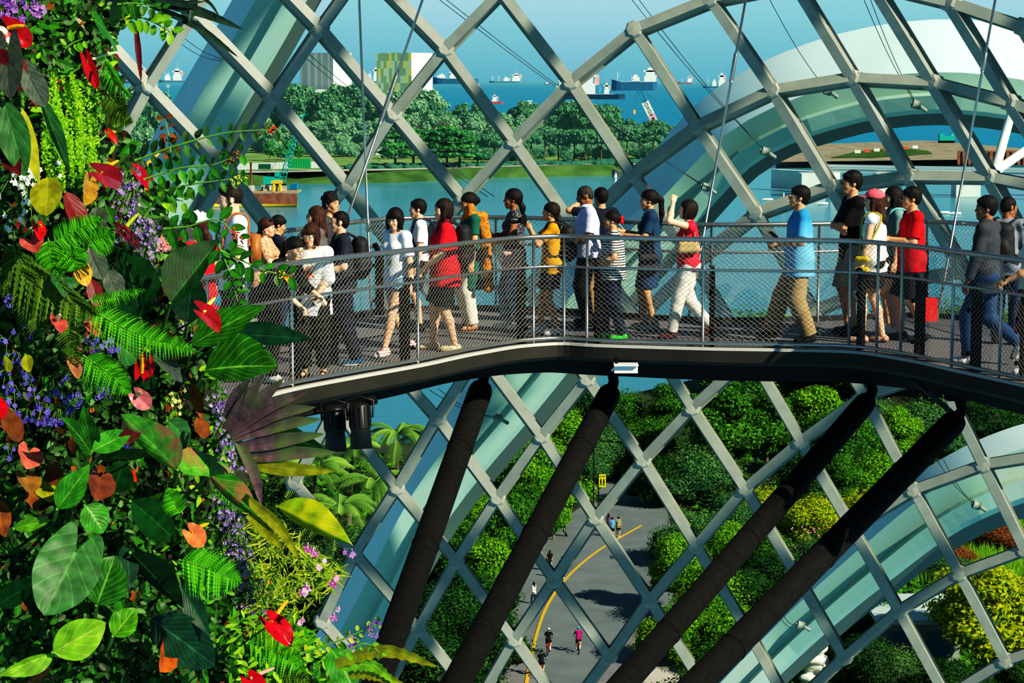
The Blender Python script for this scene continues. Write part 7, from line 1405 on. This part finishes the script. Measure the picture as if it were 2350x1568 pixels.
# --- blossoms
def bell(mb, c, s, col_r):
    """small drooping five lobed blossom"""
    n_ = (VIEW + V((R.uniform(-.6, .9), 0, R.uniform(-.6, .4)))).normalized(); t_ = n_.orthogonal().normalized(); b_ = n_.cross(t_)
    for k in range(5):
        a = k * 1.2566 + col_r; d1 = t_ * math.cos(a) + b_ * math.sin(a); d2 = n_.cross(d1); mb.add([tuple(c), tuple(c + d1 * s * .6 + d2 * s * .42), tuple(c + d1 * s * 1.1 + n_ * s * .2), tuple(c + d1 * s * .6 - d2 * s * .42)], [[0, 1, 2, 3]], [[0, .2, col_r]] * 4)
    mb.tube([c, c - n_ * s * .4 + V((0, 0, s * 1.4))], [s * .22, s * .12], 5, attr=(0, .2, .9))
FLM = {'blue': leafmat('blue_violet_petal', (54, 44, 150), (132, 120, 206), .3, .5), 'lav': leafmat('lavender_petal', (84, 62, 150), (200, 176, 226), .3, .5), 'white': leafmat('white_petal', (226, 230, 214), (250, 250, 244), .3, .5), 'pink': leafmat('pink_orchid_petal', (214, 80, 170), (246, 206, 230), .3, .5), 'cream': leafmat('cream_petal', (214, 210, 90), (240, 236, 160), .3, .5), 'violet': leafmat('violet_petal', (96, 40, 150), (206, 150, 214), .3, .5), 'rose': leafmat('rose_petal', (232, 120, 130), (250, 190, 186), .3, .5)}
def sprig(x, y, n, spread, size, pal, label, cat='flower', group=None, name='flower_sprig', out=.2, tall=1.0):
    o = thing(name, label, cat, W(min(x, edge(y) + 10), y, out) if x < edge(y) + 10 else P(x, y, 5.7 - out), 0, group); m = MB(); q = MB()
    for k in range(n):
        c = V((R.gauss(0, spread), R.uniform(-.03, .03), R.gauss(0, spread * tall))) * PX(); bell(m, c, size * R.uniform(.7, 1.2) * PX(), R.random())
        q.tube([c + V((0, 0, size * PX())), V((c.x * .3, .02, spread * tall * 1.6 * PX()))], .0009, 4)
    m.build('blossoms', FLM[pal], o, smooth=False); q.build('stalks', GLB['stem'], o); return o
ZB = [('beside the left edge', 'left of the salmon anthuriums'), ('over the pale round leaves', 'in the blue drift at left')]
blue = [(20, 695), (62, 752), (10, 870), (35, 830), (48, 850), (25, 905), (65, 905), (8, 1040), (115, 905), (145, 890), (60, 960), (95, 955), (130, 960), (180, 925), (165, 945), (250, 900), (230, 905), (245, 795), (222, 780), (190, 840), (10, 800), (100, 945), (295, 1018), (12, 940)]
bl = ['below the dull fern at the left edge', 'left of the salmon anthuriums', 'at the left edge beneath the pale round leaves', 'between the two pale round leaves', 'under the right pale round leaf', 'above the crumpled brown leaf', 'right of the crumpled brown leaf', 'at the left edge beside the coral anthurium', 'in the middle of the blue drift', 'at the right of the blue drift', 'above the coral anthurium', 'right above the coral anthurium', 'left of the upright rosette', 'just above the upright rosette', 'touching the topmost rosette leaf', 'left of the soft pink anthurium', 'further left of the soft pink anthurium', 'above the cut bright fern', 'below the right salmon anthurium', 'beside the pale brown bract', 'at the left edge under the dull ferns', 'between coral anthurium and upright rosette', 'under the curled brown backed leaf', 'over the red anthurium at the left edge']
for (x, y), l in zip(blue, bl): sprig(x, y, 6, 11, 6.6, 'blue', 'blue violet bell blossoms ' + l, group='blue violet blossom sprigs')
for x, y, n, sp, l in ((290, 430, 46, 15, 'behind the crimson pair, topmost'), (305, 480, 50, 18, 'below the crimson pair'), (330, 530, 46, 17, 'right of the maroon anthurium'), (285, 570, 46, 18, 'left of the maroon anthurium tip'), (340, 570, 40, 16, 'above the wide dark leaf'), (505, 935, 40, 11, 'beside the short purple strap leaf'), (515, 1000, 46, 14, 'left of the glossy drooping leaf'), (530, 1060, 40, 14, 'behind the bright brown backed leaf'), (515, 1170, 50, 16, 'above the orange anthurium, right'), (540, 1220, 60, 17, 'right of the orange anthurium'), (545, 1270, 50, 18, 'right of the lower bright fern'), (550, 1340, 50, 22, 'below the lower bright fern tip'), (585, 1390, 30, 18, 'left of the low red anthurium'), (300, 690, 14, 14, 'on the wide dark leaf base'), (430, 740, 12, 14, 'below the large ribbed leaf')):
    sprig(x, y, n, sp, 5.2, 'lav', 'dense lilac blossom spray ' + l, group='lilac blossom sprays', tall=1.5)
sprig(58, 425, 46, 30, 6.5, 'white', 'white star flower cluster over the round olive leaf'); sprig(30, 505, 8, 16, 6, 'white', 'few small white flowers below the white cluster'); sprig(25, 15, 26, 18, 9, 'violet', 'purple columbine like blossoms in the top left corner'); sprig(78, 25, 14, 11, 8, 'violet', 'darker purple blossoms right of the top left corner'); sprig(20, 300, 2, 6, 9, 'white', 'two white blossoms on the large grey green leaf'); sprig(385, 565, 7, 8, 8, 'rose', 'pale pink begonia blossoms above the large ribbed leaf'); sprig(400, 925, 12, 14, 6, 'cream', 'pale yellow small flowers beside the soft pink anthurium'); sprig(60, 380, 0 + 6, 10, 5, 'white', 'small white buds above the white cluster')
for x, y, n, l in ((703, 1350, 5, 'largest pink and white orchid in the bamboo foliage'), (728, 1268, 3, 'topmost pink orchid in the bamboo foliage'), (772, 1330, 2, 'pink orchid left of the first strut'), (802, 1275, 2, 'tiny white orchid on a lattice bar'), (770, 1412, 2, 'magenta orchid hanging by the lattice bar'), (803, 1478, 3, 'purple orchid at the lower right of the wall'), (853, 1442, 3, 'violet orchid at the tip of the thin twig'), (690, 1430, 2, 'small pale orchid below the largest one'), (735, 1300, 2, 'pale pink orchid below the topmost one')): sprig(x, y, n, 7, 9, 'pink' if x < 780 else 'violet', l, name='orchid', out=.3)
# --- fine fillers nobody could count
def scatter(n, inside, shape, size, pal, label, name, cat, out=(.02, .14), asp=.5, tl=(.5, .6)):
    m = MB(); k = 0
    while k < n:
        x, y = R.uniform(-40, 800), R.uniform(-40, 1610)
        if not inside(x, y): continue
        k += 1; c = W(x, y, R.uniform(*out)) if x < edge(y) else P(x, y, 6.1 - R.uniform(*out)); n_ = (VIEW + V((R.uniform(-tl[0], tl[0] + .5), 0, R.uniform(-.2, tl[1])))).normalized(); a = R.uniform(0, 6.28); u_ = n_.orthogonal().normalized(); d = u_ * math.cos(a) + n_.cross(u_) * math.sin(a) - V((0, 0, .3)); d.normalize(); L0 = R.uniform(.6, 1.25) * size * PX()
        blade(m, c - d * L0 * .5, c + d * L0 * .5, L0 * asp * R.uniform(.8, 1.2), n_, shape, .2, .1, min(1, max(0, R.gauss(.45, .28))), 6 if size < 45 else 9, 1 if size < 45 else 3)
    tag(m.build(name, GLB[pal]), label, cat, kind='stuff')
inw = lambda x, y: x < edge(y) - 4
scatter(5200, inw, 'oval', 25, 'small', 'small dark green creeper leaves covering the planted wall', 'creeper_foliage', 'creeper')
scatter(1500, lambda x, y: inw(x, y) and (y < 180 or 1130 < y), 'oval', 24, 'mid', 'small mid green creeper leaves on the upper and lower wall', 'creeper_foliage', 'creeper')
scatter(620, inw, 'oval', 52, 'deep', 'dark understory leaves deep in the planted wall', 'understory_leaves', 'foliage', (0, .08))
scatter(230, inw, 'lance', 66, 'mid', 'long green understory leaves in the planted wall', 'understory_leaves', 'foliage', (.02, .12), .36)
scatter(420, lambda x, y: inw(x, y) and x > edge(y) - 240, 'lance', 30, 'maiden', 'yellow green small leaves near the wall edge', 'creeper_foliage', 'creeper', (.04, .16), .35)
scatter(170, inw, 'oval', 34, 'brown', 'scattered dried brown leaves in the planted wall', 'dried_leaves', 'leaf litter', (.03, .12), .55)
scatter(150, lambda x, y: inw(x, y) and y < 820, 'oval', 40, 'maroon', 'dark maroon understory leaves in the upper wall', 'understory_leaves', 'foliage', (.0, .08))
scatter(560, lambda x, y: 570 < x < 600 + (1 - abs(y - 1320) / 150) * 210 and 1180 < y < 1460 and x + y * .2 < 1090, 'lance', 46, 'bamboo', 'thin yellow green bamboo like leaves at the lower right of the wall', 'bamboo_foliage', 'foliage', (.0, .35), .09)
scatter(320, lambda x, y: 520 < x < edge(y) + 20 and y > 1400, 'lance', 30, 'maiden', 'yellow green fine leaves around the low red anthurium', 'creeper_foliage', 'creeper', (.05, .25), .3)
# ---------------------------------------------------------------- pieces that belong to a part hang under that part
SUB = {'eye': 'body', 'eyebrow': 'body', 'lips': 'body', 'beard': 'body', 'sandal_strap': 'shoe', 'collar': 'shirt', 'screen': 'case', 'photo': 'card', 'lettering': ('sign_board', 'white_panel'), 'pictogram': 'sign_board', 'emblem': 'pink_panel', 'funnel': 'superstructure', 'cooling_fins': 'housing', 'snoot': 'housing', 'hood': 'casing', 'window': 'wall_block', 'side_ribs': 'side_facade', 'corrugation': 'body', 'strap': 'bag', 'cord': 'bag', 'joint_band': 'tube', 'turnbuckle': 'rod', 'parapet': 'deck', 'floodlights': 'pole', 'saddle': 'frame', 'midrib': 'leaflets'}
stem_of = lambda o: o.name.split('.')[0]
for o in list(bpy.data.objects):
    to = SUB.get(stem_of(o)); p = o.parent
    if not to or p is None or p.parent is not None: continue
    for s_ in p.children:
        if s_ is not o and stem_of(s_) in (to if isinstance(to, tuple) else (to,)):
            o.parent = s_; break
# ---------------------------------------------------------------- camera, light, sky, colour
cam = bpy.data.cameras.new('camera'); co = bpy.data.objects.new('camera', cam); C.objects.link(co)
co.location = (0, 0, CAMZ); co.rotation_euler = (math.pi / 2 - PITCH, 0, 0)
cam.sensor_fit = 'HORIZONTAL'; cam.sensor_width = 36.0; cam.lens = F * 36.0 / 2350.0
cam.clip_start = 0.1; cam.clip_end = 120000
sc = bpy.context.scene; sc.camera = co
sun = bpy.data.lights.new('sun', 'SUN'); so = bpy.data.objects.new('sun', sun); C.objects.link(so)
sun.energy = 6.8; sun.angle = math.radians(0.6); sun.color = (1.0, 0.90, 0.70)
SUN = V((0.66, -0.50, 0.56)).normalized()
so.rotation_euler = (-SUN).to_track_quat('-Z', 'Y').to_euler()
w = bpy.data.worlds.new('sky'); sc.world = w; w.use_nodes = True; nt = w.node_tree; nt.nodes.clear()
out = N(nt, 'ShaderNodeOutputWorld'); bg = N(nt, 'ShaderNodeBackground'); tc = N(nt, 'ShaderNodeTexCoord'); sx = N(nt, 'ShaderNodeSeparateXYZ')
L(nt, tc.outputs['Generated'], sx.inputs[0])
cr = N(nt, 'ShaderNodeValToRGB'); e = cr.color_ramp.elements
e[0].position = 0.0; e[0].color = lin((118, 176, 202)); e[1].position = 1.0; e[1].color = lin((48, 84, 118))
x = cr.color_ramp.elements.new(0.035); x.color = lin((160, 210, 224))
x = cr.color_ramp.elements.new(0.07); x.color = lin((150, 200, 218))
x = cr.color_ramp.elements.new(0.18); x.color = lin((96, 134, 156))
x = cr.color_ramp.elements.new(0.45); x.color = lin((70, 104, 134))
L(nt, sx.outputs[2], cr.inputs[0]); L(nt, cr.outputs[0], bg.inputs[0]); bg.inputs[1].default_value = 0.95
L(nt, bg.outputs[0], out.inputs[0])
sc.view_settings.view_transform = 'Standard'; sc.view_settings.look = 'None'; sc.view_settings.exposure = 0.0
sc.view_settings.use_curve_mapping = True
cm = sc.view_settings.curve_mapping
def curve(i, pts):
    c = cm.curves[i]
    c.points[0].location = pts[0]; c.points[-1].location = pts[-1]
    for p_ in pts[1:-1]: c.points.new(*p_)
curve(3, [(0, 0), (0.06, 0.034), (0.20, 0.19), (0.42, 0.49), (1, 1)])
cm.update()
cy = sc.cycles
cy.max_bounces = 6; cy.diffuse_bounces = 2; cy.glossy_bounces = 3; cy.transmission_bounces = 4; cy.transparent_max_bounces = 12
cy.use_adaptive_sampling = True; cy.adaptive_threshold = 0.04; cy.use_denoising = True; cy.caustics_reflective = False; cy.caustics_refractive = False
